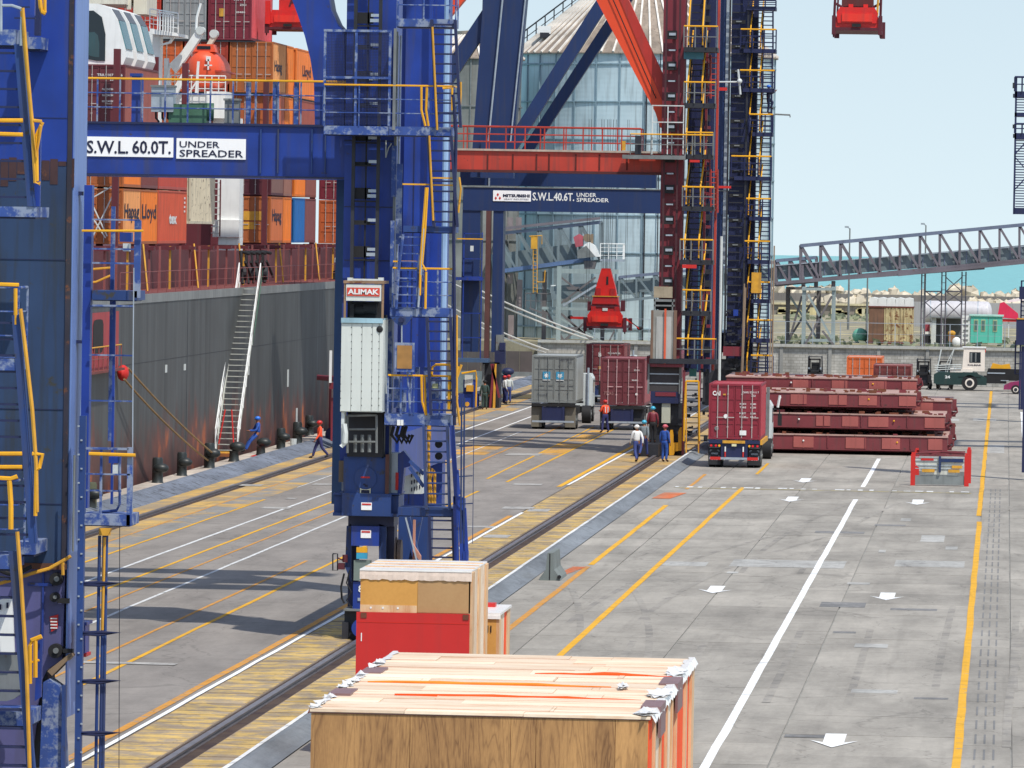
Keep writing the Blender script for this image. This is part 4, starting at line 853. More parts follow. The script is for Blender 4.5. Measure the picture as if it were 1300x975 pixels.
MB().ptube([(871, 484), (887, 484)], YR-1.7, 0.05).ptube([(871, 484), (869, 520), (868, 560)], YR-1.7, 0.05).ptube([(887, 484), (888, 560)], YR-1.7, 0.04).build('hand_rail', YEL, cr)
jk = MB(); rr = random.Random(3)
for k in range(46):
    u = rr.uniform(866, 906); v = rr.uniform(466, 560); jk.pbox(u, v, u+rr.uniform(1, 5), v+rr.uniform(1, 7), YR+rr.uniform(0, 1.4), 0.1)
jk.build('pipework', GREY_D, cr, kind='stuff')
MB().pbox(875, 468, 884, 478, YR-0.2, 0.3).build('teal_box', paint('teal_box', srgb(76, 140, 136), 0.5), cr)
MB().box(-17.6, YR+1.6, 3.6, -16.2, YR+20, 4.8).build('sill_beam', MAR, cr)
MB().pbox(432, 300, 445, 480, YR+1, 1.4).pbox(431, 480, 450, 583, YR+1, 1.4).build('leg', MAR, cr)
MB().pbox(418, 486, 432, 494, YR-0.5, 0.6).pbox(420, 505, 431, 560, YR-0.2, 0.5).build('waterside_bogie', RED_L, cr)
MB().pbox(418, 445, 421, 486, YR-0.6, 0.15).build('white_post', WHITE, cr)
boom(cr, 313, 33, -62, 14, MAR, (-27, -14))
# ================================================================ dark blue crane beyond, with the maker's sign
YM = 384.0
cm = thing('gantry_crane', 'dark blue quay crane beyond the red one, white lettering on its beam', 'crane', (-16.85, YM, 0))
zt = at(710, 239.5, YM).z; zb_ = at(710, 269, YM).z
xl, xr = at(585, 400, YM).x, at(637, 400, YM).x
MB().box(xr-0.62, YM+0.03, 3.4, xr, YM+1.8, 12.9).build('leg', BLUE_F, cm); MB().box(xl, YM+0.03, 3.4, xl+1.1, YM+1.8, 12.9).build('leg', BLUE_F, cm)
MB().box(xr-1.05, YM-0.1, 3.0, xr-0.75, YM+0.4, zb_).build('rust_rail', paint('rust_brown', srgb(92, 58, 56), 0.8, 0.2), cm)
MB().pbox(629.5, 425, 638, 455, YM-0.06, 1.2).build('leg_foot', GALVD, cm)
bM = MB().box(xl+0.02, YM-0.05, zb_, -16.3, YM+1.7, zt).build('cross_beam', BLUE_F, cm)
MB().box(xl+0.02, YM-0.12, zt, -16.3, YM+1.8, zt+0.06).build('flange', GALVD, bM)
MB().pbox(584, 219, 833, 237, YM+5, 1.5).build('machinery_wall', BLUE_F, cm)
MB().pbox(620, 222, 622, 237, YM+4.9, 0.1).build('pipe', GALV, cm)
sgn = MB().pbox(626, 242, 674, 255.5, YM-0.1, 0.05).build('sign_panel', WSIGN, cm)
ptext('MITSUBISHI', 638.5, 246.5, 672.5, 250.5, YM-0.1, INK, sgn, bold=0.05)
ptext('HEAVY INDUSTRIES', 640, 252, 671, 254, YM-0.1, INK, sgn)
tri = MB()
for (du, dv) in ((0, -2.4), (-2.6, 2.0), (2.6, 2.0)):
    cu_, cv_ = 632+du, 249.5+dv; tri.pprism([(cu_, cv_-2.3), (cu_+1.5, cv_), (cu_, cv_+2.3), (cu_-1.5, cv_)], YM-0.115, 0.012)
tri.build('maker_mark', INKR, sgn)
ptext('S.W.L.40.6T.', 676, 244.5, 729, 255, YM-0.05, WHITE, bM, bold=0.02); ptext('UNDER', 732, 245, 757, 250, YM-0.05, WHITE, bM, bold=0.03); ptext('SPREADER', 732, 251.5, 773, 256.5, YM-0.05, WHITE, bM, bold=0.03)
# upper portal legs and braces
MB().pprism([(597, 225), (612, 20), (616, -120), (686, -120), (668, 0), (648, 225)], YM, 1.6).build('upper_leg', BLUE_F, cm)
MB().tube([at(644, -60, YM-0.2), at(618, 200, YM-0.2)], 0.06).build('stay_rope', GALV, cm)
MB().tube([at(669, -20, YM-0.2), at(647, 190, YM-0.2)], 0.05).build('stay_pipe', GALV, cm)
for (a_, b_, w_, y) in (((648, 188), (850, -130), 0.78, YM+0.5), ((664, 200), (880, -130), 0.68, YM+16), ((560, 110), (680, -70), 0.95, YM+0.8)):
    MB().pbeam(a_, b_, y, w_, 0.8).build('brace', BLUE_F, cm)
MB().pbox(610, 180, 652, 226, YM-0.3, 1.2).build('leg_base', BLUE_F, cm)
# blue ladder cage on the waterside leg
lc = MB()
for u in (588, 611): lc.pbox(u-0.7, 295, u+0.7, 460, YM-0.9, 0.05)
for v in (296, 328, 351, 397, 428): lc.pbox(588, v, 611, v+1.2, YM-0.9, 0.05)
lc.build('cage_frame', BLUE, cm)
MB().pbox(578, 352, 612, 356, YM-1.0, 1.0).build('platform', BLUE, cm); MB().pbox(580, 302.5, 613, 304, YM-1.05, 0.05).build('hand_rail', YEL, cm)
MB().pbox(597, 312, 601, 319, YM-1, 0.2).build('lamp', WHITED, cm)
MB().pbox(576, 455, 620, 460, YM-1.2, 1.5).build('service_deck', paint('steel_blue', srgb(70, 96, 130), 0.5), cm)
mch = MB().pbox(588, 482, 604, 512, YM-0.6, 1.0).pbox(582, 500, 606, 524, YM-0.8, 1.4).build('drive_housing', BLUE, cm)
MB().pbox(590, 476, 600, 492, YM-0.9, 0.4).build('white_motor', WHITED, cm); MB().pbox(592, 489, 601, 497, YM-1.0, 0.3).cyl(at(593, 513, YM-1), (0, 1, 0), 0.14, 0.1).build('yellow_motor', YELD, cm)
MB().ptube([(586, 474), (604, 471), (605, 480), (604, 516)], YM-1.2, 0.06).ptube([(582, 465), (579, 480), (580, 515)], YM-1.2, 0.07).build('guard_rail', YEL, cm)
MB().pbox(578, 518, 606, 526, YM-1.0, 1.6).build('step_deck', BLUE_P, cm)
MB().pbox(612, 460, 634, 520, YM-0.2, 1.6).build('bogie', GREY_D, cm)
for (a_, b_, mt) in (((622, 520), (627, 462), RED_L), ((627, 520), (629, 462), YELD), ((634, 505), (624, 462), RED_L), ((612, 515), (614, 462), GALVD)):
    MB().pbeam(a_, b_, YM-0.6, 0.14, 0.14).build('bogie_strut', mt, cm)
MB().pbox(628, 445, 641, 462, YM-0.2, 0.8).pbox(634, 435, 641, 446, YM-0.2, 0.6).build('blue_block', BLUE_D, cm)
# landside leg, mast and stair tower
xl2 = at(904, 200, YM).x; xr2 = at(919, 200, YM).x
MB().box(xl2, YM, 3, xr2, YM+1.8, 34).build('leg', BLUE_F, cm)
MB().box(xr2+0.01, YM-0.1, 9, xr2+0.25, YM+0.2, 34).build('pale_edge', GALV, cm)
MB().box(at(926, 200, YM).x, YM-0.1, 3, at(950, 200, YM).x, YM+1.6, 34).build('leg', BLUE_D, cm)
mk = MB()
for u in (924, 947): mk.box(at(u, 200, YM-0.7).x-0.06, YM-0.75, 3.6, at(u, 200, YM-0.7).x+0.06, YM-0.65, 34)
mm = mk.build('lift_mast', GREY_D, cm)
for k in range(46):
    v = -6+k*10.5; big = k % 3 == 0; du = (235-v)*0.0166
    o = MB().pbox(927+du-1, v, 944+du-1, v+(4.5 if big else 1.4), YM-0.7, 0.1).build('mast_tie', BLACK if big else GREY_D, mm)
    if big: MB().pbox(932+du-1, v+1, 939+du-1, v+2.6, YM-0.75, 0.04).build('clamp_plate', GALVD, o)
LM = [(940, 985, 0, 8, 985), (936, 985, 37, 62, 985), (935, 983, 89, 112, 983), (947, 981, 145, 168, 981), (924, 979, 198, 224, 979), (943, 978, 252, 275, 978), (941, 977, 306, 330, 977), (946, 977, 358, 380, 977), (946, 980, 406, 430, 980), (949, 981, 451, 474, 981)]
for i, (ul, ur, vt, vl, u2) in enumerate(LM):
    MB().pbox(ul+8, vl, u2, vl+5, YM-0.9, 1.8).build('platform', BLUE_D, cm)
    prail(ul+4, u2, vt, vl, YM-1.0, 3, BLUE_D, YEL if 0 < i else BLUE_D, cm, 2, 0, 0.045)
    if i: 
        up = LM[i-1][3]; du = (235-vl)*0.0166
        hflight(cm, YM-0.8, 960+du*0.6, up+4, 957+du*0.6, vl, 13, 8, YEL, BLUE_D)
        ladder(cm, at(972+du, vl, YM+1.5), at(972+du, up+5, YM+1.5), 0.62, 9, BLUE_D, rt=0.07, sw=0.1)
MB().pbox(950, 0, 959, 480, YM+1.2, 1.0).build('stair_shaft', BLUE_D, cm)
MB().tube([at(916, 300, YM-1.5), at(913, 500, YM-1.5)], 0.09).build('white_pole', WHITED, cm)
for k in range(5): MB().tube([at(945-k*0.4+2*(k % 2), 360+k*5, YM-1.6), at(941+k, 490, YM-1.6)], 0.05).build('hanging_rope', paint('old_rope', srgb(150, 130, 110), 0.9), cm) if k < 2 else None
MB().tube([at(983, 312, YM-1.6), at(980, 480, YM-1.6)], 0.05).tube([at(980, 330, YM-1.6), at(977, 480, YM-1.6)], 0.04).build('hanging_rope', paint('old_rope', srgb(190, 176, 150), 0.9), cm)
MB().tube([at(937, 88, YM-1.4), at(940, 120, YM-1.4)], 0.07).sphere(at(939, 103, YM-1.5), 0.16).tube([at(939, 104, YM-1.4), at(910, 104, YM-1.4), at(913, 114, YM-1.4)], 0.05).build('floodlight_arm', WHITED, cm)
MB().pbox(910, 111, 923, 115, YM-1.5, 0.2).pbox(909, 236, 928, 239, YM-1.5, 0.2).build('red_bar', INKR, cm)
MB().tube([at(983, 145, YM), at(1003, 146, YM), at(1003, 149, YM)], 0.05).build('antenna_arm', GALVD, cm)
MB().pbox(954, 346, 966, 372, YM-1.1, 0.5).build('yellow_box', YELD, cm)
MB().pbox(931, 393, 937, 401, YM-1.3, 0.3).build('blue_box', BLUE, cm)
jk = MB()
for k in range(60):
    u = rr.uniform(918, 946); v = rr.uniform(385, 486); jk.pbox(u, v, u+rr.uniform(2, 9), v+rr.uniform(0.8, 4), YM-1.2+rr.uniform(0, .6), 0.1)
jk.build('pipework', GREY_D, cm, kind='stuff')
MB().pbox(918, 440, 944, 452, YM-1.4, 0.3).build('maroon_plate', RED_L, cm)
MB().box(xl2-0.3, YM-0.4, 0.4, xr2+2.2, YM+1.5, 3.2).build('bogie', GREY_D, cm)
MB().box(-17.6, YM+1.8, 3.6, -16.2, YM+18, 4.8).build('sill_beam', BLUE_F, cm)
boom(cm, 388, 33, -62, 16, BLUE_F, (-27, -14))
# ================================================================ stair tower of another crane at the right border
YE = 285.0
ce = thing('crane_stair_tower', 'dark navy open stair tower cut by the right border, high above the yard', 'stairs', (0.9, YE, 0))
te = MB(); te.pbox(1287.5, 98, 1290, 272, YE, 0.15); te.pbox(1312, 98, 1315, 272, YE, 0.15); te.build('corner_post', BLUE_D, ce)
for v in (116, 143, 169, 264): MB().pbox(1288, v, 1316, v+(8 if v != 143 else 5), YE, 1.6).build('platform', BLUE_D, ce)
for k in range(26):
    v = 178+k*3.35
    if v < 262: MB().pbox(1289, v, 1314, v+1.2, YE+0.1, 0.3).build('tread', BLUE_D, ce)
for k in range(6): MB().pbox(1289, 126+k*3.4, 1314, 127+k*3.4, YE+0.1, 0.3).build('tread', BLUE_D, ce)
railing(ce, [at(1288, 116, YE-0.05), Vector((at(1316, 116, YE).x, YE-0.05, at(1288, 116, YE).z))], 0.65, 3, BLUE_D, None, 1, 0.04)
railing(ce, [at(1288, 169, YE-0.05), Vector((at(1316, 169, YE).x, YE-0.05, at(1288, 169, YE).z))], 0.42, 3, BLUE_D, None, 1, 0.04)
MB().pbeam((1289, 240), (1312, 215), YE-0.05, 0.06, 0.06).pbeam((1289, 200), (1312, 226), YE-0.05, 0.05, 0.05).pbeam((1289, 195), (1312, 170), YE-0.05, 0.06, 0.06).build('brace', BLUE_D, ce)
MB().pbox(1285.5, 105, 1288, 112, YE-0.1, 0.2).pbox(1286, 119, 1288, 124, YE-0.1, 0.2).pbox(1285.5, 158, 1288, 163, YE-0.1, 0.2).pbox(1286, 170, 1288, 175, YE-0.1, 0.2).build('lamp', GREY_D, ce)
MB().pbox(1303, -40, 1312, 600, YE+0.5, 0.8).build('leg', BLUE_D, ce)
# nearer dark frame standing on the apron by the right border
YF = 375.0
cf = thing('steel_frame', 'dark navy frame with black box standing at the right border near the tractor', 'frame', (0.9, YF, 0))
ff = MB(); ff.pbox(1294.5, 356, 1296.5, 520, YF, 0.1); ff.pbox(1288, 432, 1290, 475, YF+0.5, 0.1); ff.pbox(1296.5, 356, 1306, 357.5, YF, 0.05)
for v in (447, 461, 474): ff.pbox(1288, v, 1306, v+1.3, YF+0.4, 0.06)
ff.build('frame_post', BLUE_D, cf)
MB().pbox(1294, 364, 1308, 380, YF-0.1, 0.8).build('black_box', BLUE_D, cf); MB().pbox(1290, 405, 1308, 438, YF-0.2, 0.9).build('black_box', BLUE_D, cf)
MB().pbox(1291, 404, 1308, 405.5, YF-0.25, 0.3).build('edge', YELD, cf); MB().pbox(1296, 440, 1308, 520, YF, 1).build('column', BLUE_D, cf)
for k in range(4): MB().pbox(1296, 382+k*6, 1308, 383.3+k*6, YF, 0.2).build('tread', BLUE_D, cf)
# ================================================================ shipping containers
def cpaint(rgb, rust=0.12, tint=None): 
    k = 'box_%d_%d_%d' % rgb
    return paint(k, srgb(*rgb), 0.55, 0.12, 0.8, 0.35, rust, (0.09, 0.045, 0.03))
BARM = paint('locking_bar', srgb(186, 176, 172), 0.5, 0.15, 4, 0.2)
def local(root): BASE[root.name] = None; return root
def container(x1, y0, z0, L_, H_, rgb, label, near='door', side=None, group='containers stowed on the ship', rz=0, bars=None, W=2.44, rust=0.12, name='shipping_container', detail=True, lit_sidecol=None, rib=0.28):
    """x1 = right face, y0 = near end, z0 = underside; doors (or a plain end) towards the viewer"""
    r = local(thing(name, label, 'container', (x1-W/2, y0, z0), group, rz)); m = cpaint(rgb, rust); ms = cpaint(lit_sidecol, rust) if lit_sidecol else m; h = W/2  # side colour lighter than the doors, sunlight on the sides put into the paint
    f = MB()
    for sx in (-1, 1):
        a, b = sorted((sx*h, sx*(h-0.09))); f.box(a, 0, 0.0, b, 0.09, H_); f.box(a, L_-0.09, 0, b, L_, H_)
        f.box(a, 0.09, 0.001, b, L_-0.09, 0.14); f.box(a, 0.09, H_-0.08, b, L_-0.09, H_-0.001)
    f.box(-h+0.09, 0.002, 0.001, h-0.09, 0.09, 0.12); f.box(-h+0.09, 0.002, H_-0.1, h-0.09, 0.09, H_-0.001); f.box(-h+0.09, L_-0.09, 0.001, h-0.09, L_, H_-0.001)
    f.build('frame', m, r)
    MB().box(-h+0.09, 0.09, H_-0.07, h-0.09, L_-0.09, H_-0.03).build('roof', ms, r)
    for sx in (1, -1):
        s_ = MB(); n = int((L_-0.2)/rib); p = (L_-0.18)/n; d = 0.036; k = 0; pts = []
        for i in range(n):
            y = 0.09+i*p; pts += [(h-0.012, y), (h-0.012, y+p*0.3), (h-0.012-d, y+p*0.42), (h-0.012-d, y+p*0.82), (h-0.012, y+p*0.97)]
        for (x, y) in pts: s_.v += [(sx*x, y, 0.14), (sx*x, y, H_-0.08)]
        for i in range(len(pts)-1): s_.f.append((2*i, 2*i+2, 2*i+3, 2*i+1))
        s_.build('side_panel', ms, r, fix=False)
        if not detail: break
    if near == 'door':
        for sx in (-1, 1):
            a, b = sorted((sx*0.012, sx*(h-0.1))); d_ = MB().box(a, 0.05, 0.13, b, 0.085, H_-0.11)
            for zz in (0.0, 0.25, 0.5, 0.75, 1.0):
                q = 0.13+(H_-0.24-0.06)*zz; d_.box(a+0.02, 0.026, q, b-0.02, 0.05, q+0.06)
            d_.box(a+0.001, 0.028, 0.14, a+0.05, 0.05, H_-0.12); d_.box(b-0.05, 0.028, 0.14, b-0.001, 0.05, H_-0.12)
            lf_ = d_.build('door', m, r)
            for xx in (0.27, 0.66):
                MB().tube([(sx*h*xx, 0.0, 0.06), (sx*h*xx, 0.0, H_-0.05)], 0.021, 6).box(sx*h*xx-0.04, -0.02, 0.55, sx*h*xx+0.04, 0.02, 0.6).box(sx*h*xx-0.04, -0.02, H_-0.5, sx*h*xx+0.04, 0.02, H_-0.46).box(sx*h*xx-0.035, -0.02, 1.0, sx*h*xx+0.3, 0.0, 1.04).build('locking_bar', bars or BARM, lf_)
    else:
        e_ = MB(); n = 8; p = (W-0.2)/n
        for i in range(n): e_.box(-h+0.1+i*p+0.02, 0.03, 0.13, -h+0.1+(i+0.55)*p, 0.07, H_-0.11)
        e_.box(-h+0.09, 0.07, 0.12, h-0.09, 0.088, H_-0.1).build('end_panel', m, r)
    return r
def side_text(r, body, y0, z0, w_, h_, mat, W=2.44, bold=0.02):
    text_mb(body, y0, z0, w_, h_, 0, bold, 'y', 0.006, W/2-0.006).build('lettering', mat, r, fix=False)
def door_text(r, body, x0, z0, w_, h_, mat=WHITE, bold=0.01):
    text_mb(body, x0, z0, w_, h_, 0.024, bold).build('lettering', mat, r, fix=False)
# ================================================================ the ship
YH0, YH1, XH = 110.0, 392.0, -36.6
def hull_mat():
    m = paint('hull_grey', srgb(78, 82, 84), 0.6, 0.22, 0.25, 0.7); nt = m.node_tree; L = nt.links.new
    b = nt.nodes['Principled BSDF']; col = b.inputs['Base Color'].links[0].from_socket
    g = nd(nt, 'ShaderNodeNewGeometry'); sp = nd(nt, 'ShaderNodeSeparateXYZ'); L(g.outputs['Position'], sp.inputs[0])
    mp = nd(nt, 'ShaderNodeMapping'); mp.inputs['Scale'].default_value = (0.5, 0.5, 0.10); L(g.outputs['Position'], mp.inputs[0])
    n = nd(nt, 'ShaderNodeTexNoise'); n.inputs['Scale'].default_value = 1.2; n.inputs['Detail'].default_value = 8; n.inputs['Roughness'].default_value = 0.7; L(mp.outputs[0], n.inputs['Vector'])
    ad = nd(nt, 'ShaderNodeMath', operation='MULTIPLY_ADD'); L(n.outputs['Fac'], ad.inputs[0]); ad.inputs[1].default_value = -9.0; L(sp.outputs['Z'], ad.inputs[2])
    r = nd(nt, 'ShaderNodeMapRange'); r.inputs['From Min'].default_value = -2.0; r.inputs['From Max'].default_value = -3.3; L(ad.outputs[0], r.inputs['Value'])
    n2 = nd(nt, 'ShaderNodeTexNoise'); n2.inputs['Scale'].default_value = 0.5; n2.inputs['Detail'].default_value = 8; L(g.outputs['Position'], n2.inputs['Vector'])
    cr_ = nd(nt, 'ShaderNodeValToRGB'); L(n2.outputs['Fac'], cr_.inputs[0]); e = cr_.color_ramp.elements
    e[0].position = 0.35; e[0].color = (*srgb(62, 46, 44), 1); e[1].position = 0.6; e[1].color = (*srgb(116, 68, 58), 1); x_ = cr_.color_ramp.elements.new(0.72); x_.color = (*srgb(196, 104, 50), 1)
    mp6 = nd(nt, 'ShaderNodeMapping'); mp6.inputs['Scale'].default_value = (0.45, 0.45, 0.03); L(g.outputs['Position'], mp6.inputs[0])
    n6 = nd(nt, 'ShaderNodeTexNoise'); n6.inputs['Scale'].default_value = 1.3; n6.inputs['Detail'].default_value = 7; n6.inputs['Roughness'].default_value = 0.75; L(mp6.outputs[0], n6.inputs['Vector'])
    r6 = nd(nt, 'ShaderNodeMapRange'); r6.inputs['From Min'].default_value = 0.35; r6.inputs['From Max'].default_value = 0.65; r6.inputs['To Min'].default_value = 0.55; r6.inputs['To Max'].default_value = 1.3; L(n6.outputs['Fac'], r6.inputs['Value'])
    h6 = nd(nt, 'ShaderNodeHueSaturation'); L(col, h6.inputs['Color']); L(r6.outputs[0], h6.inputs['Value'])
    mx = nd(nt, 'ShaderNodeMix', data_type='RGBA'); L(r.outputs[0], mx.inputs[0]); L(h6.outputs[0], mx.inputs[6]); L(cr_.outputs[0], mx.inputs[7])
    L(mx.outputs[2], b.inputs['Base Color']); return m
HM = hull_mat()
sh = thing('container_ship', 'big dark grey ship hull moored along the quay, rust red near the waterline', 'ship', (XH, 250, -3))
hp = [(XH, YH0), (XH, YH1)]+[(XH-15*(1-math.cos(t*math.pi/24)), YH1+46*math.sin(t*math.pi/24)) for t in range(1, 13)]
hp += [(XH-30-x_-XH-0, y) for x_, y in []]
left = [(-66-(p[0]-XH)*1.0, p[1]) for p in hp[::-1]]
outl = hp+left; m = MB(); zs = [-3.0, 0, 2.6, 5.2, 7.45, 7.9]; n = len(outl)
for z in zs: m.v += [(x, y, z) for x, y in outl]
for k in range(len(zs)-1):
    for i in range(n): m.f.append((k*n+i, k*n+(i+1) % n, (k+1)*n+(i+1) % n, (k+1)*n+i))
m.build('hull', HM, sh)
DECK = paint('ship_deck', srgb(120, 60, 56), 0.8, 0.2); MARN = paint('maroon_steel', srgb(96, 34, 42), 0.6, 0.2, 0.6, 0.4)
MB().add([(x, y, 7.9) for x, y in outl], [tuple(range(n))]).build('deck', DECK, sh)
MB().box(XH-0.02, YH0, 7.55, XH+0.03, YH1, 7.93).build('sheer_strake', paint('pale_strake', srgb(134, 138, 138), 0.6, 0.2, 0.5, 0.5), sh)
for z in (5.0,): MB().box(XH+0.001, YH0, z, XH+0.008, YH1, z+0.02).build('plate_seam', GREY_D, sh)
for y in (281, 346): MB().box(XH+0.001, y, 0, XH+0.010, y+0.08, 7.5).build('plate_seam', GREY_D, sh)
for (u, v, w_, h_) in ((209, 468, 2.5, 10), (233, 466, 2, 8), (315, 462, 2.5, 28), (366, 480, 1.6, 22), (378, 528, 1.8, 20)):
    s_ = (1278-u)/(-XH); Y = FPX/s_; a_ = at(u, v+h_/2, Y); MB().box(XH+0.003, Y-0.3, a_.z, XH+0.03, Y+0.25, a_.z+h_/s_).build('draft_mark', WHITED, sh)
# maroon coaming, posts and cell guides under the boxes
MB().box(-46, 262, 7.9, -39.6, 305, 9.75).box(-46, 309, 7.9, -39.6, 400, 9.6).build('hatch_coaming', MARN, sh)
MB().box(-66, 262, 7.9, -46.01, 400, 9.7).build('hatch_coaming', MARN, sh)
PINK = paint('pink_stanchion', srgb(138, 78, 76), 0.6, 0.2)
po = MB(); k = 0; y = 264
for i in range(34):
    y = 262+i*3.55
    MB().box(-38.74, y, 7.9, -38.65, y+0.10, 9.9).build('stanchion', PINK if i % 4 else YELD, sh)
    if i % 5 == 0: MB().beam((-38.4, y+1.0, 7.9), (-38.7, y+1.5, 10.0), 0.07, 0.07).build('lashing_rod', YELD, sh)
    if i % 2 == 0: MB().box(-41.2, y-0.2, 9.72, -38.45, y+0.25, 9.88).build('pedestal', MARN, sh)
railing(sh, [(-37.0, 262, 7.9), (-37.0, 392, 7.9)], 0.95, 44, PINK, None, 1, 0.015)
for x in (-41.3, -43.9): 
    for y in (289.9, 303.0, 314.2, 348.9, 360.9, 373.2): MB().box(x-0.1 if x < -43 else -41.4, y, 7.9, x+0.2, y+0.35, 19).build('lashing_post', MARN, sh)
# stern opening with red plating
rp_ = MB(); rp_.box(XH+0.0, 247.5, 4.9, XH+0.06, 258.6, 7.3); rp_.build('red_plating', paint('stern_red', srgb(170, 52, 58), 0.55, 0.12), sh)
ov = MB(); pts = []
for t in range(20):
    a_ = 2*math.pi*t/20; cx_, cz_ = 252.6, 6.35; pts.append((XH+0.075, cx_+1.7*max(-.86, min(.86, 1.2*math.cos(a_))), cz_+0.72*max(-.95, min(.95, 1.1*math.sin(a_)))))
MB().add(pts, [tuple(range(20))]).build('opening', BLACK, sh, fix=False)
railing(sh, [(XH+0.4, 248, 5.0), (XH+0.4, 257, 5.0)], 0.95, 7, PINK, YELD, 1, 0.025)
MB().box(XH, 248, 4.9, XH+0.5, 257.4, 5.0).build('ledge', DECK, sh)
fl_ = MB().sphere((XH+0.3, 258.3, 4.75), 0.42, 12, 8, (0.6, 1.0, 0.8)).build('fairlead', INKR, sh, smooth=True)
# mooring lines
def rope(name, p, q, sag, r, mat, label, cat='rope', group=None):
    p, q = Vector(p), Vector(q); m = MB(); n = 14
    m.tube([p.lerp(q, i/n)-Vector((0, 0, sag*4*(i/n)*(1-i/n))) for i in range(n+1)], r, 6)
    return m.build(name, mat, None, label, loc=q, cat=cat, group=group)
rope('mooring_rope', (XH+0.5, 258.4, 4.95), (-34.85, 277.4, 0.75), 0.15, 0.045, ROPE, 'brown mooring rope from the red fairlead down to a bollard, the upper of two', group='mooring ropes')
rope('mooring_rope', (XH+0.4, 258.0, 4.5), (-35.05, 277.2, 0.45), 0.18, 0.045, ROPE, 'brown mooring rope from the red fairlead down to a bollard, the lower of two', group='mooring ropes')
for i, (p, q) in enumerate((((-37.2, 405, 8.6), (-30.2, 462.2, 3.05)), ((-37.2, 405, 8.15), (-30.6, 462.0, 2.95)), ((-37.4, 409, 6.55), (-33.3, 460.2, 2.1)), ((-37.4, 409, 6.15), (-33.5, 460.2, 1.9)))):
    rope('mooring_rope', p, q, 0.25, 0.06, ROPEW, ['uppermost white mooring rope slanting across the silo towards the grey container', 'second white mooring rope slanting across the silo, just under the uppermost', 'third white mooring rope slanting down to the quay, upper of the low pair', 'lowest white mooring rope slanting down behind the grey container'][i], group='mooring ropes')
# containers aboard ---------------------------------------------------
Z1, Z2, Z3, Z4, Z5 = 9.95, 12.62, 15.45, 18.33, 21.25
OR, ORL, ORD, CRM, BRN, BLU, RDO = (236, 128, 44), (232, 160, 98), (176, 98, 48), (122, 36, 52), (120, 62, 60), (28, 108, 178), (206, 88, 58)
LAS = []
c = container(-41, 291, Z1, 5.9, 2.59, ORD, 'orange brown ship container with white lashing rods crossed over its doors', lit_sidecol=ORL); side_text(c, 'Hapag', 0.5, 1.0, 5.0, 0.9, INK)
c = container(-41, 297, Z1, 5.9, 2.59, ORD, 'bright orange ship container side lettered Lloyd, right of the paler orange one', 'blank', lit_sidecol=OR); side_text(c, 'Lloyd', 0.5, 1.0, 5.0, 0.9, INK)
c = container(-41, 303.2, Z1+0.02, 10.6, 2.59, RDO, 'plain red orange ship container side with a small white tex logo', 'blank'); side_text(c, 'tex', 4.0, 0.95, 2.9, 0.5, WHITE, bold=0.05)
for k in range(4): MB().box(1.21, 9.6, 2.2-k*0.22, 1.226, 10.0, 2.3-k*0.22).build('marking', WHITE, c)
container(-41, 315.2, 10.95, 9.8, 2.59, (216, 206, 180), 'weathered cream ship container streaked with rust, beside the white column', 'blank', rust=0.45)
container(-41, 291, Z2, 5.9, 2.75, ORD, 'orange ship container just below the sign beam, over the crossed lashing rods', lit_sidecol=OR); container(-41, 297, Z2, 5.9, 2.75, BRN, 'brown ship container just below the sign beam, over the bright orange one', 'blank')
container(-41, 303.2, Z2, 10.6, 2.75, (186, 74, 60), 'red ship container just below the sign beam, over the tex container', 'blank')
c = container(-41, 291, Z3, 11.6, 2.85, (104, 44, 52), 'brown ship container with door markings, carrying the white cab fronts', lit_sidecol=(150, 84, 76))
door_text(c, 'TRIU 107607 6', -0.1, 2.3, 1.2, 0.12); door_text(c, '22G1', 0.5, 2.1, 0.4, 0.1)
for k in range(4): door_text(c, '24000 KG', 0.35, 1.65-k*0.28, 0.6, 0.1); door_text(c, 'MAX', 0.15, 1.65-k*0.28, 0.15, 0.09)
MB().box(-1.1, -0.01, 2.0, -0.65, 0.02, 2.4).build('line_sign', paint('teal_sticker', srgb(160, 210, 210), 0.5), c)
container(-43.6, 291, Z3, 11.6, 2.85, (110, 50, 52), 'dark red ship container in the row behind the brown one under the cabs')
container(-43.6, 291, Z1, 11.6, 2.59, RDO, 'red orange ship container hidden row, lowest, behind the lashing rods'); container(-43.6, 291, Z2, 11.6, 2.75, BRN, 'brown ship container hidden row, second tier, behind the sign beam')
c = container(-41, 350, Z1, 6.0, 2.59, ORD, 'orange ship container door with yellow stained panels, right of the white column', lit_sidecol=(200, 112, 66)); side_text(c, 'Hapag', 0.8, 1.0, 4.4, 0.9, INK)
MB().box(-0.75, 0.008, 1.25, 0.85, 0.03, 1.75).box(-0.6, 0.008, 0.75, 0.4, 0.03, 1.15).build('yellow_plate', YELD, c)
container(-41, 356.2, Z1, 3.9, 2.59, OR, 'narrow bright orange ship container side, left of the blue one', 'blank')
container(-41, 361.8, Z1, 5.3, 2.59, BLU, 'bright blue ship container on the lowest tier', 'blank'); container(-41, 367.3, Z1, 5.7, 2.59, (130, 78, 80), 'dusty mauve brown ship container right of the blue one', 'blank')
container(-38.5, 374, Z1-0.05, 6, 2.59, (190, 96, 50), 'orange ship container doors right of the mauve brown one, behind the crane leg')
container(-38.5, 374, Z2-0.1, 6, 2.75, CRM, 'crimson ship container doors directly over the orange doors by the crane leg')
container(-41, 350, Z2, 6.0, 2.75, (84, 30, 42), 'dark crimson ship container doors over the yellow stained orange one', lit_sidecol=(124, 92, 86))
container(-41, 356.2, Z2, 3.9, 2.75, (150, 104, 90), 'dusty brown ship container side next to the dark crimson doors', 'blank')
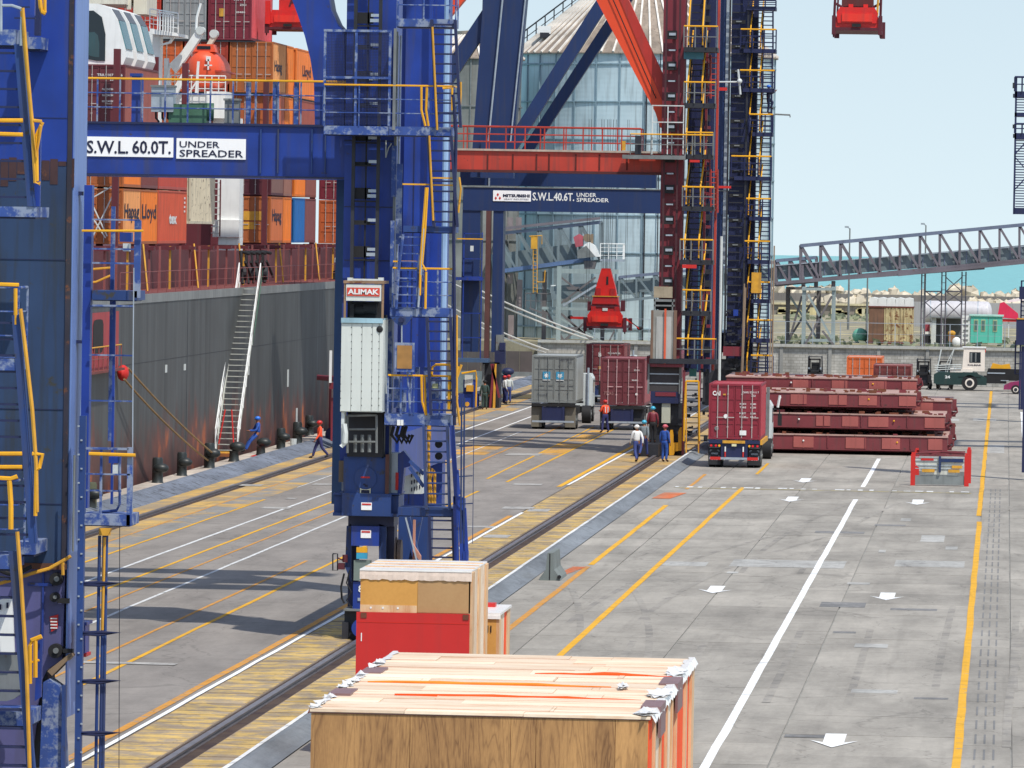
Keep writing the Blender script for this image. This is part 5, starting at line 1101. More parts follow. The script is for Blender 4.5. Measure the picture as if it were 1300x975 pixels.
container(-41, 361.8, Z2, 5.3, 2.75, OR, 'bright orange ship container side over the blue one', 'blank'); container(-41, 367.3, Z2, 5.7, 2.75, (140, 84, 76), 'dusty brown ship container side over the mauve brown one', 'blank')
container(-41, 350, Z3, 6.0, 2.8, (190, 100, 50), 'orange ship container doors in the third tier just above the railing', lit_sidecol=(196, 104, 76)); container(-41, 356.2, Z3, 3.9, 2.8, OR, 'orange ship container side in the third tier, narrow', 'blank'); container(-41, 361.8, Z3, 11.2, 2.8, (162, 84, 70), 'brown red ship container side in the third tier, by the crane haunch', 'blank')
c = container(-41, 350, Z4, 6.4, 2.85, ORD, 'big brown orange ship container doors right of the lifeboat', lit_sidecol=ORL); side_text(c, 'Hapag', 0.8, 1.05, 3.6, 0.8, INK)
container(-41, 356.6, Z4, 3.5, 2.85, OR, 'narrow orange ship container side in the fourth tier', 'blank')
c = container(-41, 361.8, Z4, 11.2, 2.85, (238, 132, 60), 'orange ship container side lettered Lloyd, behind the blue crane haunch', 'blank'); side_text(c, 'Lloyd', 3.0, 1.1, 4.4, 0.85, INK)
for i, (x1, tiers) in enumerate(((-43.55, ((Z3, (150, 70, 40)), (Z4, (170, 60, 40)))), (-46.1, ((Z3, (170, 84, 40)), (Z4, (206, 96, 40)))), (-48.65, ((Z4, (210, 100, 50)),)))):
    for j, (z, cc_) in enumerate(tiers): container(x1, 350, z, 6.0, 2.85, cc_, ['rust brown', 'red brown', 'amber', 'orange', 'pale orange'][i*2+j if i < 2 else 4]+' ship container doors partly hidden behind the orange lifeboat')
c = container(-42.25, 350, Z5, 10, 2.85, CRM, 'crimson ship container on the top tier with pink red side', lit_sidecol=(208, 84, 92)); door_text(c, 'SUDU 37', 0.2, 2.2, 0.7, 0.14); door_text(c, '22G1', 0.55, 1.9, 0.35, 0.12); door_text(c, '30480', 0.3, 1.5, 0.55, 0.1)
MB().box(-0.6, 0.005, 1.3, -0.3, 0.03, 1.75).build('orange_placard', YELD, c)
container(-44.8, 350, Z5, 10, 2.85, (150, 154, 156), 'grey ship container doors on the top tier left of the crimson one')
container(-47.35, 350, Z5, 10, 2.85, (190, 60, 44), 'red ship container doors on the top tier behind the white platform')
container(-49.9, 350, Z5, 10, 2.85, (128, 34, 52), 'wine red ship container doors at the far left of the top tier')
MB().box(-52, 349.8, Z4-0.1, -41, 372, Z4-0.03).box(-52, 349.9, Z5-0.12, -42, 360, Z5-0.04).build('lashing_bridge', GREY_D, sh)
MB().box(-48.6, 350.2, 9.7, -41.3, 360, Z3-0.05).build('inner_stack_bulkhead', MARN, sh)
# crossed lashing rods on the left stack
for (a_, b_) in (((106, 258), (150, 232)), ((106, 236), (136, 300)), ((118, 300), (150, 234)), ((108, 262), (134, 302))):
    MB().tube([at(a_[0], a_[1], 290.6), at(b_[0], b_[1], 290.6)], 0.035, 5).build('lashing_rod', WHITED, sh)
MB().ptube([(104, 360), (122, 358), (140, 350)], 262, 0.05).ptube([(104, 343), (140, 340)], 262, 0.05).build('yellow_pipe', YELD, sh)
# white column and lifeboat station
pl = thing('lifeboat_station', 'white ship column with ladder and railed white platform under the orange lifeboat', 'platform', (-41, 328, 7.9))
MB().pbox(276, 226, 304, 300, 327, 1.5).pbox(270, 279, 303.5, 301, 326.8, 1.5).pbox(277, 301.3, 304, 318, 327, 1.4).pbox(298, 318.3, 306, 366, 327.05, 1.5).build('column', WHITE, pl); MB().pbox(277, 319, 298.5, 338, 327.5, 0.8).build('shade_box', GALVD, pl)  # grey box added below the column, its colour standing in for shade

ladder(pl, at(273, 300, 326.5), at(274, 228, 326.5), 0.5, 9, MARN, WHITED)
MB().pbox(219, 120, 262, 150, 325, 8).pbox(262, 116, 286, 150, 326, 3).build('platform', WHITE, pl)
MB().pbox(270, 150, 304, 228, 327.1, 1.3).build('column', WHITE, pl)
railing(pl, [at(208, 120, 324.5), Vector((at(286, 120, 324.5).x, 324.5, at(208, 120, 324.5).z))], 1.0, 9, WHITE, None, 2, 0.03)
MB().pbeam((249, 118), (252, 78), 324.2, 0.12, 0.12).pbeam((240, 118), (252, 100), 324.2, 0.08, 0.08).build('strut', WHITE, pl)
dv = MB(); dv.pprism([(214, 82), (222, 92), (235, 76), (253, 50), (256, 43), (250, 38), (245, 44), (230, 66)], 323.5, 0.7); dv.pprism([(208, 74), (213, 74), (216, 110), (208, 112)], 323.5, 0.5); dv.pprism([(208, 112), (222, 108), (236, 85), (240, 90), (226, 118), (208, 118)], 323.4, 0.3)
dv.build('davit_arm', WHITE, pl); MB().pprism([(259, 62), (263, 64), (275, 46), (271, 40)], 331, 0.6).build('davit_arm', paint('cream', srgb(226, 216, 196), 0.5), pl)
MB().cyl(at(255, 39, 323.8), (0, 1, 0), 0.22, 0.8, 14).cyl(at(272, 43, 331.3), (0, 1, 0), 0.22, 0.7, 14).build('davit_sheave', WHITED, pl)
MB().ptube([(249, 38), (250, 22), (255, 4)], 323.6, 0.07).ptube([(208, 118), (216, 84)], 323.3, 0.05).build('davit_pole', WHITE, pl)
lb = local(thing('lifeboat', 'orange enclosed lifeboat with white lettered bow hanging from white davits', 'boat', (at(257, 88, 326).x, 326, at(257, 113, 326).z)))
lm = MB(); NN = 20
for k, (y, hw, zb_, zt_) in enumerate(((-0.05, 0.25, 0.75, 1.45), (0.0, 0.55, 0.55, 1.7), (0.25, 0.8, 0.3, 1.95), (0.8, 0.92, 0.1, 2.05), (2.2, 0.98, 0.0, 2.08), (4.0, 0.98, 0.0, 2.05), (5.4, 0.85, 0.12, 1.8), (6.4, 0.5, 0.35, 1.35), (6.6, 0.2, 0.6, 1.1))):
    for j in range(NN):
        t = 2*math.pi*j/NN; cz_ = (zb_+zt_)/2; hz_ = (zt_-zb_)/2; cc_ = math.cos(t); ss = math.sin(t); wd = hw*(1.0 if ss < 0.2 else 1-0.30*(ss-0.2))
        lm.v.append((wd*math.copysign(abs(cc_)**0.8, cc_), y, cz_+hz_*math.copysign(abs(ss)**0.85, ss)))
    if k:
        for j in range(NN): lm.f.append(((k-1)*NN+j, (k-1)*NN+(j+1) % NN, k*NN+(j+1) % NN, k*NN+j))
lm.f.append(tuple(range(NN))); lm.f.append(tuple(range(8*NN, 9*NN))[::-1])
lm.build('hull', paint('lifeboat_orange', srgb(238, 92, 56), 0.45, 0.08, 1, 0.1), lb, smooth=True)
MB().box(-1.0, 0.1, 0.92, 1.0, 6.2, 1.0).build('rubbing_strake', paint('lifeboat_dark', srgb(196, 70, 50), 0.5), lb)
cn = MB()
for s_, (y0_, y1_, z1_) in ((0.6, (0.45, 1.9, 2.35)),): cn.prism([(-s_, 1.95), (s_, 1.95), (s_*0.8, z1_), (-s_*0.8, z1_)], y0_, y1_)
cn.build('conning_hatch', paint('lifeboat_orange', srgb(238, 92, 56)), lb); MB().box(-0.35, 0.42, 2.08, 0.35, 0.46, 2.25).build('window', GLASS, lb)
MB().box(0.28, -0.16, 1.0, 0.36, -0.12, 1.55).box(0.12, -0.16, 1.2, 0.52, -0.12, 1.27).box(0.2, -0.16, 1.45, 0.44, -0.12, 1.7).build('marking', WHITE, lb)
# white tower with railed wing platform
wt_ = thing('deck_tower', 'white ship tower with railed wing platform left of the lifeboat', 'tower', (-41, 318, 10))
MB().pbox(193, 38, 203, 155, 320, 1.0).pbox(186, 40, 193, 155, 322, 1.0).build('column', WHITE, wt_)
MB().pprism([(190, 36), (226, 42), (226, 46), (190, 43)], 319, 4).pprism([(203, 43), (222, 46), (216, 55), (203, 58), (203, 56), (214, 53), (218, 47), (203, 46)], 319.5, 0.4).build('platform', WHITE, wt_)
railing(wt_, [at(190, 36, 319), at(226, 42, 319)], 1.0, 3, WHITE, None, 3, 0.03)
w2 = MB()
for k in range(7): w2.pbox(199.5+k*3.3, 16+k*0.5, 200.7+k*3.3, 38+k*0.8, 318.8, 0.05)
w2.pprism([(199, 14), (221, 18), (221, 20), (199, 16)], 318.8, 0.06); w2.build('guard_bars', WHITE, wt_)
MB().pbox(100, -60, 160, 5, 340, 6).pbox(170, -60, 187, 18, 342, 4).pbox(161, -60, 166, 12, 341, 0.3).build('deckhouse', paint('warm_white', srgb(226, 222, 206), 0.6, 0.08), wt_)
# rail-car cabs lashed on the box
def cab(i, y, label):
    r = local(thing('rail_car_cab', label, 'rail car', (-41.9, y, Z3+2.86), 'white rounded rail car cabs on the ship')); n = 9
    prof = [(-6.0, 0.0), (0.72, 0.0), (0.86, 0.35), (0.78, 0.8), (0.42, 2.1), (0.1, 2.62), (-0.5, 2.82), (-6.0, 2.88)]
    MB().prism(prof, 0, 2.7).build('body', WHITE, r, smooth=False)
    MB().prism([(-6.05, 0.15), (-2.05, 0.15), (-2.05, 2.8), (-6.05, 2.9)], -0.04, -0.003).build('grey_side', paint('car_grey', srgb(104, 112, 124), 0.5, 0.1), r)
    pts = [(-1.98, 2.42), (-1.98, 1.0), (-1.75, 0.6), (-1.2, 0.28), (-0.5, 0.16), (-0.12, 0.16), (-0.12, 1.4), (-0.3, 2.2), (-0.7, 2.5)]
    MB().prism(pts, -0.05, -0.003).build('side_window', GLASS, r); MB().prism([(x*0.4-0.35, z*0.5+0.25) for x, z in pts], -0.06, -0.052).build('painted_reflection', paint('reflection_tint', srgb(50, 78, 84), 0.1), r)  # paler shape over the dark window is a reflection put in as colour
    MB().add([(0.84, 0.3, 0.75), (0.84, 2.4, 0.75), (0.48, 2.4, 2.06), (0.48, 0.3, 2.06), (0.80, 0.3, 0.75), (0.80, 2.4, 0.75), (0.44, 2.4, 2.06), (0.44, 0.3, 2.06)], [(0,1,2,3),(4,7,6,5),(0,4,5,1),(1,5,6,2),(2,6,7,3),(3,7,4,0)]).build('windscreen', paint('teal_glass', srgb(72, 120, 130), 0.15, 0.1, 2, 0), r)
    MB().add([(0.46, 0.25, 2.08), (0.46, 2.45, 2.08), (0.14, 2.45, 2.6), (0.14, 0.25, 2.6), (0.42, 0.25, 2.06), (0.42, 2.45, 2.06), (0.1, 2.45, 2.58), (0.1, 0.25, 2.58)], [(0,1,2,3),(4,7,6,5),(0,4,5,1),(1,5,6,2),(2,6,7,3),(3,7,4,0)]).build('brow', paint('dark_brow', srgb(84, 88, 98), 0.4), r)
cab(0, 291.5, 'white rail car cab nearest, its big curved side window in full view'); cab(1, 295.3, 'white rail car cab in the middle, only its teal windscreen showing'); cab(2, 299.0, 'white rail car cab farthest right of the three on the brown container')
# gangway
gw = thing('gangway', 'pale steel gangway with white rails and green net leaning from quay to ship', 'gangway', (-36.0, 291, 0.2))
p0, p1 = Vector((-35.95, 290.6, 0.45)), Vector((-36.35, 302, 8.1)); wv = Vector((0.48, 0, 0))
GWM = paint('gangway_alu', srgb(180, 182, 174), 0.45, 0.15, 2, 0.2)
st2 = MB().beam(p0-wv, p1-wv, 0.06, 0.2).beam(p0+wv, p1+wv, 0.06, 0.2).build('stringer', GWM, gw)
t_ = MB().box(p0.x-0.46, p0.y-0.13, p0.z, p0.x+0.46, p0.y+0.13, p0.z+0.035).build('tread', GWM, st2)
for k in range(1, 30): d = (p1-p0)*(k/30); inst(t_, d.x, d.y, d.z)
for s_ in (-1, 1):
    hr = MB(); o = wv*s_*1.08; up = Vector((0, 0, 1.0)); hr.tube([p0+o+up, p1+o+up], 0.03); hr.tube([p0+o+up*0.5, p1+o+up*0.5], 0.02)
    for k in range(9): q_ = p0.lerp(p1, k/8)+o; hr.tube([q_, q_+up], 0.025, 5)
    hr.build('hand_rail', WHITE, gw)
MB().add([tuple(p0.lerp(p1, 0.62)+wv*1.15+Vector((0.02, 0, 0.0))), tuple(p1+wv*1.15+Vector((0.02, 0, 0))), tuple(p1+wv*1.15+Vector((0.1, 0, 1.0))), tuple(p0.lerp(p1, 0.62)+wv*1.15+Vector((0.1, 0, 0.95)))], [(0,1,2,3)]).build('safety_net', paint('green_net', srgb(92, 150, 120), 0.8, 0.3, 5, 0), gw, fix=False)
MB().cyl(p0+Vector((0, 0, -0.12)), (1, 0, 0), 0.13, 0.95, 12).build('roller', YELD, gw); MB().box(p0.x-0.3, p0.y-0.2, 0.17, p0.x+0.3, p0.y+0.3, 0.32).build('foot_block', paint('rust_block', srgb(150, 90, 50), 0.8), gw)
MB().tube([p0+Vector((-0.35, -0.05, 0.3)), p0+Vector((-0.1, 0.2, 1.9))], 0.035).tube([p0+Vector((0.35, -0.05, 0.3)), p0+Vector((0.2, 0.2, 1.9))], 0.035).build('red_stay', INKR, gw)
# deck machinery and stowed rack on the side deck
dm = thing('deck_winch', 'black tangled deck machinery on the ship side deck below the white column', 'winch', (-38, 318, 7.9)); r7 = random.Random(5)
for k in range(5): MB().tube([(-37.9, 312+k*2.3, 8), (-38.1, 312.6+k*2.3, 9.6), (-37.8, 313.6+k*2.3, 9.5)], 0.09).tube([(-37.8, 312+k*2.3, 9.1), (-37.7, 314+k*2.3, 8.3)], 0.07).build('winch_frame', BLACK, dm)
MB().cyl((-38, 315.5, 8.5), (1, 0, 0), 0.35, 0.8, 14).cyl((-38, 320, 8.5), (1, 0, 0), 0.35, 0.8, 14).build('drum', GREY_D, dm)
rk = thing('pipe_rack', 'white slatted rack with black gear beneath it on the ship side deck', 'rack', (-38, 361, 7.9))
MB().box(-38.0, 357.5, 9.1, -37.6, 366.5, 9.25).box(-38.0, 357.5, 8.2+.3, -37.6, 366.5, 8.62).build('rail_bar', WHITED, rk)
for k in range(5): MB().box(-37.75, 358+k*1.75, 8.6, -37.55, 359.0+k*1.75, 9.12).build('slat', WHITE, rk)
MB().beam((-37.7, 353.6, 9.0), (-37.9, 360, 10.0), 0.12, 0.2).build('boom', WHITED, rk); MB().box(-38.2, 357, 7.9, -37.6, 358, 8.4).box(-38.2, 363, 7.9, -37.6, 364.5, 8.4).tube([(-37.8, 357, 8.4), (-37.7, 361, 8.1), (-37.7, 365, 8.4)], 0.1).build('gear', BLACK, rk)
bn = thing('deck_float', 'dark bundle and red float on the ship edge of the container deck', 'float', (-38.3, 380, 9.9))
MB().sphere((-38.25, 366+4.5, 10.15), 0.42, 10, 8).build('bundle', BLUE_D, bn, smooth=True); MB().sphere((-38.2, 370.6, 10.75), 0.22, 10, 8).build('red_float', INKR, bn, smooth=True)
# red spreader parked on top of the boxes
def spreader(cx_, y, zb_, w_, name, label, cat='spreader', back=6.0, flaps=False):
    r = local(thing(name, label, cat, (cx_, y, zb_))); k = w_/2.44
    b = MB().prism([(-0.95*k, 0.55), (0.95*k, 0.55), (1.02*k, 1.02), (0.85*k, 1.3), (-0.85*k, 1.3), (-1.02*k, 1.02)], 0.02, 0.5)
    b.prism([(-1.2*k, 0.3), (1.2*k, 0.3), (1.12*k, 0.62), (0.95*k, 1.05), (-0.95*k, 1.05), (-1.12*k, 0.62)], 0.1, 0.45)
    b.build('end_beam', RED_S, r)
    MB().box(-0.75*k, -0.05, 0.62, 0.75*k, 0.015, 1.0).build('front_plate', paint('bright_red', srgb(232, 52, 36), 0.4, 0.1), r)
    MB().box(-0.25*k, -0.07, 0.36, 0.2*k, -0.052, 0.52).build('slot', BLACK, r)
    MB().box(-1.15*k, 0.0, 0.2, 1.15*k, back, 0.34).box(-0.7*k, 0.5, 0.6, 0.7*k, back, 1.0).build('main_frame', paint('dark_spreader', srgb(88, 26, 40), 0.6), r)
    for s_ in (-1, 1):
        g = MB(); a_, b2 = sorted((s_*1.05*k, s_*1.24*k)); g.box(a_, -0.02, 0.0, b2, 0.4, 0.9); g.tube([(s_*1.15*k, 0.1, 0.0), (s_*1.15*k, 0.1, -0.14)], [0.06, 0.03]); g.build('corner_casting', paint('dark_spreader', srgb(88, 26, 40)), r); MB().box(s_*1.15*k-0.12, back-0.3, 0.0, s_*1.15*k+0.12, back, 0.8).build('corner_casting', paint('dark_spreader', srgb(88, 26, 40)), r)
        if flaps:
            MB().add([(s_*1.2*k, 0, 0.75), (s_*1.2*k, 0, 0.92), (s_*(1.95 if s_ > 0 else 2.0)*k, 0, 0.3 if s_ > 0 else 0.78), (s_*2.0*k, 0, 0.16 if s_ > 0 else 0.92)]+[(s_*1.2*k, 0.25, 0.75), (s_*1.2*k, 0.25, 0.92), (s_*1.95*k, 0.25, 0.3 if s_ > 0 else 0.78), (s_*2.0*k, 0.25, 0.16 if s_ > 0 else 0.92)], [(0,1,3,2),(4,6,7,5),(0,4,5,1),(2,3,7,6),(0,2,6,4),(1,5,7,3)]).build('flipper', RED_S, r)
            MB().sphere((s_*2.0*k, 0.12, 0.25 if s_ > 0 else 0.88), 0.13, 8, 6, (1.4, 1, 1)).build('flipper_tip', BLACK, r)
    return r
sp1 = spreader(at(768, 400, 400).x, 400, at(768, 421, 400).z, 2.7, 'hanging_spreader', 'red spreader with tall headblock hanging on ropes in front of the silo', flaps=True)
hb = MB().prism([(-0.95, 1.28), (0.95, 1.28), (0.86, 1.75), (0.78, 2.2), (0.62, 2.3), (-0.62, 2.3), (-0.78, 2.2), (-0.86, 1.75)], 0.1, 1.2).build('headblock', paint('spreader_red2', srgb(176, 30, 32), 0.45, 0.15), sp1)
MB().box(-0.62, 0.12, 2.3, -0.3, 0.2, 2.75).box(0.3, 0.12, 2.3, 0.62, 0.2, 2.75).box(-0.8, 0.0, 1.75, 0.8, 0.1, 1.83).box(-0.9, 0.02, 1.3, -0.6, 0.1, 1.6).box(0.6, 0.02, 1.3, 0.9, 0.1, 1.6).build('stiffener', paint('spreader_red2', srgb(176, 30, 32), 0.45, 0.15), sp1); MB().prism([(-0.72, 2.3), (0.72, 2.3), (0.62, 2.8), (0.28, 4.02), (-0.28, 4.02), (-0.62, 2.8)], 0.2, 1.0).build('headblock_top', RED_S, sp1)
MB().prism([(0.03, 3.0), (0.18, 3.0), (0.16, 3.5), (0.05, 3.5)], 0.17, 0.2).build('slot', BLACK, sp1); MB().box(-0.16, -0.02, 1.32, 0.16, 0.09, 1.5).build('plate', WHITED, sp1)
MB().box(-0.85, 0.05, 2.22, 0.9, 0.1, 2.27).build('yellow_bar', YELD, sp1)
MB().box(-1.15, 0.3, 1.3, -0.95, 0.7, 1.9).box(0.98, 0.2, 1.3, 1.25, 0.6, 2.0).box(-0.95, 0.05, 1.55, 0.9, 0.12, 1.68).build('side_box', paint('dark_spreader', srgb(88, 26, 40)), sp1)
rr_ = MB()
for x in (-0.45, -0.3, -0.08, 0.02, 0.14, 0.3, 0.48): rr_.tube([(x*0.6, 0.6, 4.0), (x, 0.6, 13.5)], 0.018, 4)
for x in (-1.25, -1.1, 1.2, 1.3): rr_.tube([(x, 0.6, 1.5), (x, 0.6, 13.5)], 0.014, 4)
rr_.build('hoist_ropes', GREY_D, sp1)
ZS = at(1088, 44, 300).z
sp2 = spreader(at(1088, 30, 300).x, 300, ZS, 2.35, 'hanging_spreader', 'red spreader seen from below, cut by the top border against the sky')
MB().box(-0.75, 0.3, 1.35, 0.75, 1.5, 1.9).build('headblock', paint('dark_red2', srgb(92, 34, 30), 0.5), sp2); MB().box(-0.42, 0.2, 1.2, -0.2, 0.5, 1.45).box(0.28, 0.2, 1.2, 0.5, 0.5, 1.45).build('lug', RED_S, sp2)
MB().tube([(0.95, 0.1, 0.9), (0.98, 0.1, 1.7)], 0.06).build('yellow_hose', YELD, sp2)
MB().tube([(-1.1, 0.3, 0.7), (-1.05, 0.3, 2.2)], 0.07).tube([(1.1, 0.3, 0.7), (1.12, 0.3, 2.2)], 0.07).tube([(-0.95, 0.3, 1.0), (-0.9, 0.3, 2.2)], 0.05).tube([(-1.1, 0.3, 1.5), (-0.7, 0.3, 1.3)], 0.06).tube([(1.1, 0.3, 1.5), (0.7, 0.3, 1.3)], 0.06).build('side_arm', paint('dark_spreader', srgb(88, 26, 40)), sp2)
sp3 = spreader(at(366, 20, 352).x, 352, at(366, 42, 352).z, 2.6, 'hanging_spreader', 'red spreader at the top left, partly behind the blue crane haunch', back=4)
MB().box(-0.55, 0.1, 1.2, 0.55, 1.0, 2.0).build('headblock', RED_S, sp3)
text_mb('A', 0.0, 1.5, 0.5, 0.7, 0.08, 0.03).build('lettering', paint('dark_spreader', srgb(88, 26, 40)), sp3, fix=False)
MB().box(-1.3, -0.1, 0.5, -1.0, 0.3, 1.8).build('side_post', RED_S, sp3)
# ================================================================ trucks
def wheel(par, x, y, r, w_, rim=GALVD, n=22, hub=0.55):
    s_ = MB().cyl((x, y, r), (1, 0, 0), r, w_, n).build('wheel', BLACK, par, smooth=True)
    for sx in (-1, 1): MB().cyl((x+sx*(w_/2+0.004), y, r), (1, 0, 0), r*hub, 0.02, 16).cyl((x+sx*(w_/2+0.02), y, r), (1, 0, 0), r*0.2, 0.05, 10).build('rim', rim, s_)
    return s_
TAIL = paint('tail_lamp_red', srgb(226, 30, 44), 0.3, 0.05); AMB = paint('amber_lamp', srgb(250, 176, 40), 0.3, 0.05)
def truck(xc, y0, L_, label, hz=1.12, flaps=GREY_D, frame=BLUE_D, tractor=True, lights=True, cabc=WHITED, under=None):
    r = local(thing('container_truck', label, 'truck', (xc, y0, 0), 'container trucks on the quay')); 
    MB().box(-0.42, 0.25, hz-0.32, -0.28, L_, hz-0.02).box(0.28, 0.25, hz-0.32, 0.42, L_, hz-0.02).box(-1.2, 0.05, hz-0.16, 1.2, 0.3, hz-0.005).box(-1.2, L_*0.55, hz-0.14, 1.2, L_*0.55+0.2, hz-0.02).build('chassis', frame, r)
    MB().box(-0.55, 0.10, 0.42, 0.55, 0.2, hz-0.17).box(-0.62, 0.06, 0.36, -0.5, 0.25, hz-0.17).box(0.5, 0.06, 0.36, 0.62, 0.25, hz-0.17).build('rear_frame', under or BLUE_D, r)
    MB().box(-1.15, 0.0, 0.38, 1.15, 0.1, 0.48).build('bumper', GALV, r)
    for s_ in (-1, 1):
        MB().box(s_*0.62-0.01, -0.01, 0.36, s_*1.12, 0.0, 0.50).build('bumper_stripe', INKR, r) if lights else None
        a_, b_ = sorted((s_*0.64, s_*1.22)); MB().box(a_, 0.3, 0.12, b_, 0.33, hz-0.2).build('mud_flap', flaps, r)
        for dy in (0.9, 2.2):
            wheel(r, s_*1.06, dy, 0.50, 0.28); wheel(r, s_*0.74, dy, 0.50, 0.28)
        MB().box(a_, 0.3, hz-0.2, b_, 3.0, hz-0.165).build('mudguard', frame, r)
        if lights:
            lb_ = MB().box(a_, 0.04, hz-0.33, b_, 0.24, hz-0.19).build('lamp_box', BLACK, r)
            for q in (0.70, 0.86, 1.08): MB().cyl((s_*q, 0.03, hz-0.26), (0, 1, 0), 0.055, 0.03, 12).build('tail_light', TAIL if (q > 0.8) else AMB, lb_)
    if tractor:
        for s_ in (-1, 1): wheel(r, s_*1.02, L_+0.2, 0.5, 0.5); wheel(r, s_*1.05, L_+3.6, 0.5, 0.3)
        MB().box(-0.5, L_-1, 0.5, 0.5, L_+4.2, 0.95).build('tractor_chassis', BLACK, r)
        c_ = MB().prism([(-1.2, 0.9), (1.2, 0.9), (1.2, 2.5), (1.05, 2.75), (-1.05, 2.75), (-1.2, 2.5)], L_+2.2, L_+4.3).build('cab', cabc, r)
        for s_ in (-1, 1): MB().box(s_*1.2, L_+2.7, 1.7, s_*1.215, L_+3.7, 2.4).build('cab_window', GLASS, c_); MB().tube([(s_*1.2, L_+4.1, 2.3), (s_*1.5, L_+4.1, 2.3), (s_*1.5, L_+4.1, 1.6)], 0.04).box(s_*1.5-0.08, L_+4.05, 1.5, s_*1.5+0.12, L_+4.1, 2.1).build('mirror', BLACK, c_)
        MB().tube([(0.95, L_+2.1, 0.9), (0.95, L_+2.1, 3.1)], 0.07).build('exhaust', GALV, r)
    return r
DKF = paint('mud_flap_black', srgb(38, 40, 46), 0.7)
t1 = truck(-12.48, 293.6, 12.3, 'container truck with lettered black mud flaps carrying the crimson container', 1.28, DKF)
for s_ in (-1, 1):
    fx = s_*0.93
    text_mb('----------', fx-0.24, 0.93-0.02, 0.48, 0.03, 0.30).build('flap_print', GALV, t1, fix=False); text_mb('XPRESS', fx-0.16, 0.60, 0.32, 0.08, 0.30, 0.02).build('flap_print', GALV, t1, fix=False)
    m = MB()
    for (a_, b_) in ((-1, -1), (1, -1), (-1, 1), (1, 1)): m.box(fx+a_*0.22, 0.285, 0.64+b_*0.17, fx+a_*0.12, 0.295, 0.64+b_*0.15).box(fx+a_*0.22, 0.285, 0.64+b_*0.17, fx+a_*0.20, 0.295, 0.64+b_*0.09)
    m.build('flap_frame', GALV, t1); text_mb('5TB'[:3], fx-0.14, 0.33, 0.3, 0.07, 0.30, 0.02).build('flap_print', GALV, t1, fix=False)
MB().box(-0.12, 0.0, 1.0, 0.1, 0.03, 1.12).build('number_plate', paint('plate', srgb(226, 222, 180), 0.4, 0.03), t1)
for s_ in (-1, 1): MB().box(s_*0.42-0.03, 0.03, 0.75, s_*0.42+0.03, 0.08, 0.98).build('reflector', WHITE, t1); MB().box(s_*0.42-0.03, 0.03, 0.5, s_*0.42+0.03, 0.08, 0.74).build('reflector', INKR, t1)
MB().box(-0.55, -0.02, 1.14, 0.5, 0.03, 1.27).build('orange_beam', YELD, t1); MB().box(1.2, 0.1, 1.08, 1.3, 7.0, 1.3).build('side_rail', YELD, t1); MB().box(1.21, 6.8, 1.2, 1.33, 7.6, 3.6).build('grey_mast', GALVD, t1)
c = container(-11.27, 293.8, 1.32, 6.06, 2.59, (140, 38, 54), 'crimson container with CAI lettering on the truck right of the crane legs', group='containers on the quay', lit_sidecol=(176, 62, 72), rust=0.05)
door_text(c, 'CAI', -1.05, 2.03, 0.36, 0.22, WHITE, 0.04); MB().box(-0.56, 0.0, 2.05, -0.44, 0.02, 2.12).build('logo_mark', YELD, c)
door_text(c, 'CAXU 329111 7', 0.35, 2.16, 0.75, 0.09); door_text(c, '22G1', 0.75, 2.0, 0.2, 0.09)
for k, (a_, b_) in enumerate((('MAX.GROSS', '30.480'), ('TARE', '67.200'), ('NET', '28.280'), ('CU.CAP', '33.2'))):
    z = 1.62-k*0.16-(0.12 if k > 1 else 0); door_text(c, a_, 0.22, z, 0.3, 0.08); door_text(c, b_, 0.72, z, 0.26, 0.08)
MB().cyl((-0.42, 0.01, 1.07), (0, 1, 0), 0.1, 0.02, 16).build('round_sticker', WHITE, c); MB().box(0.24, -0.03, 0.2, 0.55, -0.02, 0.42).build('white_placard', WHITE, c); MB().cyl((-0.84, 0.015, 0.5), (0, 1, 0), 0.1, 0.02, 14).build('round_plate', GALVD, c)
t2 = truck(-24.62, 344.6, 12.3, 'container truck with tan mud flaps carrying the grey container', 1.42, paint('tan_flap', srgb(118, 112, 100), 0.7), BLACK, lights=False)
c = container(-23.4, 344.8, 1.46, 6.06, 2.59, (132, 136, 134), 'grey container with two white stars on blue squares, on a truck', group='containers on the quay', bars=GALVD, lit_sidecol=(166, 172, 172), rust=0.05)
for x in (-0.62, 0.12):
    sq = MB().box(x, 0.003, 1.28, x+0.42, 0.02, 1.70).build('blue_square', paint('star_blue', srgb(58, 150, 190), 0.5, 0.05), c)
    st_p = []; 
    for k in range(14): t = math.pi*k/7; R_ = 0.17 if k % 2 == 0 else 0.075; st_p.append((x+0.21+R_*math.sin(t), 0.0, 1.49+R_*math.cos(t)))
    MB().add(st_p, [tuple(range(14))]).build('star', WHITE, sq, fix=False); MB().box(x, 0.003, 1.22, x+0.42, 0.02, 1.26).build('logo_print', WHITE, sq)
door_text(c, 'MSKU 290127', 0.3, 2.3, 0.7, 0.08, INK); door_text(c, '22G1', 0.75, 2.17, 0.22, 0.07, INK); door_text(c, '!  MAERSK', -0.9, 0.38, 0.6, 0.06, INK)
t3 = truck(-20.9, 345.6, 12.3, 'container truck carrying the nearer maroon container with bare pale locking bars', 1.32, DKF, BLACK, lights=False)
c = container(-19.68, 345.8, 1.36, 6.06, 2.59, (110, 50, 58), 'maroon container with pale locking bars, nearer one beside the orange-shirted worker', group='containers on the quay', bars=paint('pink_bar', srgb(214, 176, 178), 0.5), lit_sidecol=(150, 84, 88))
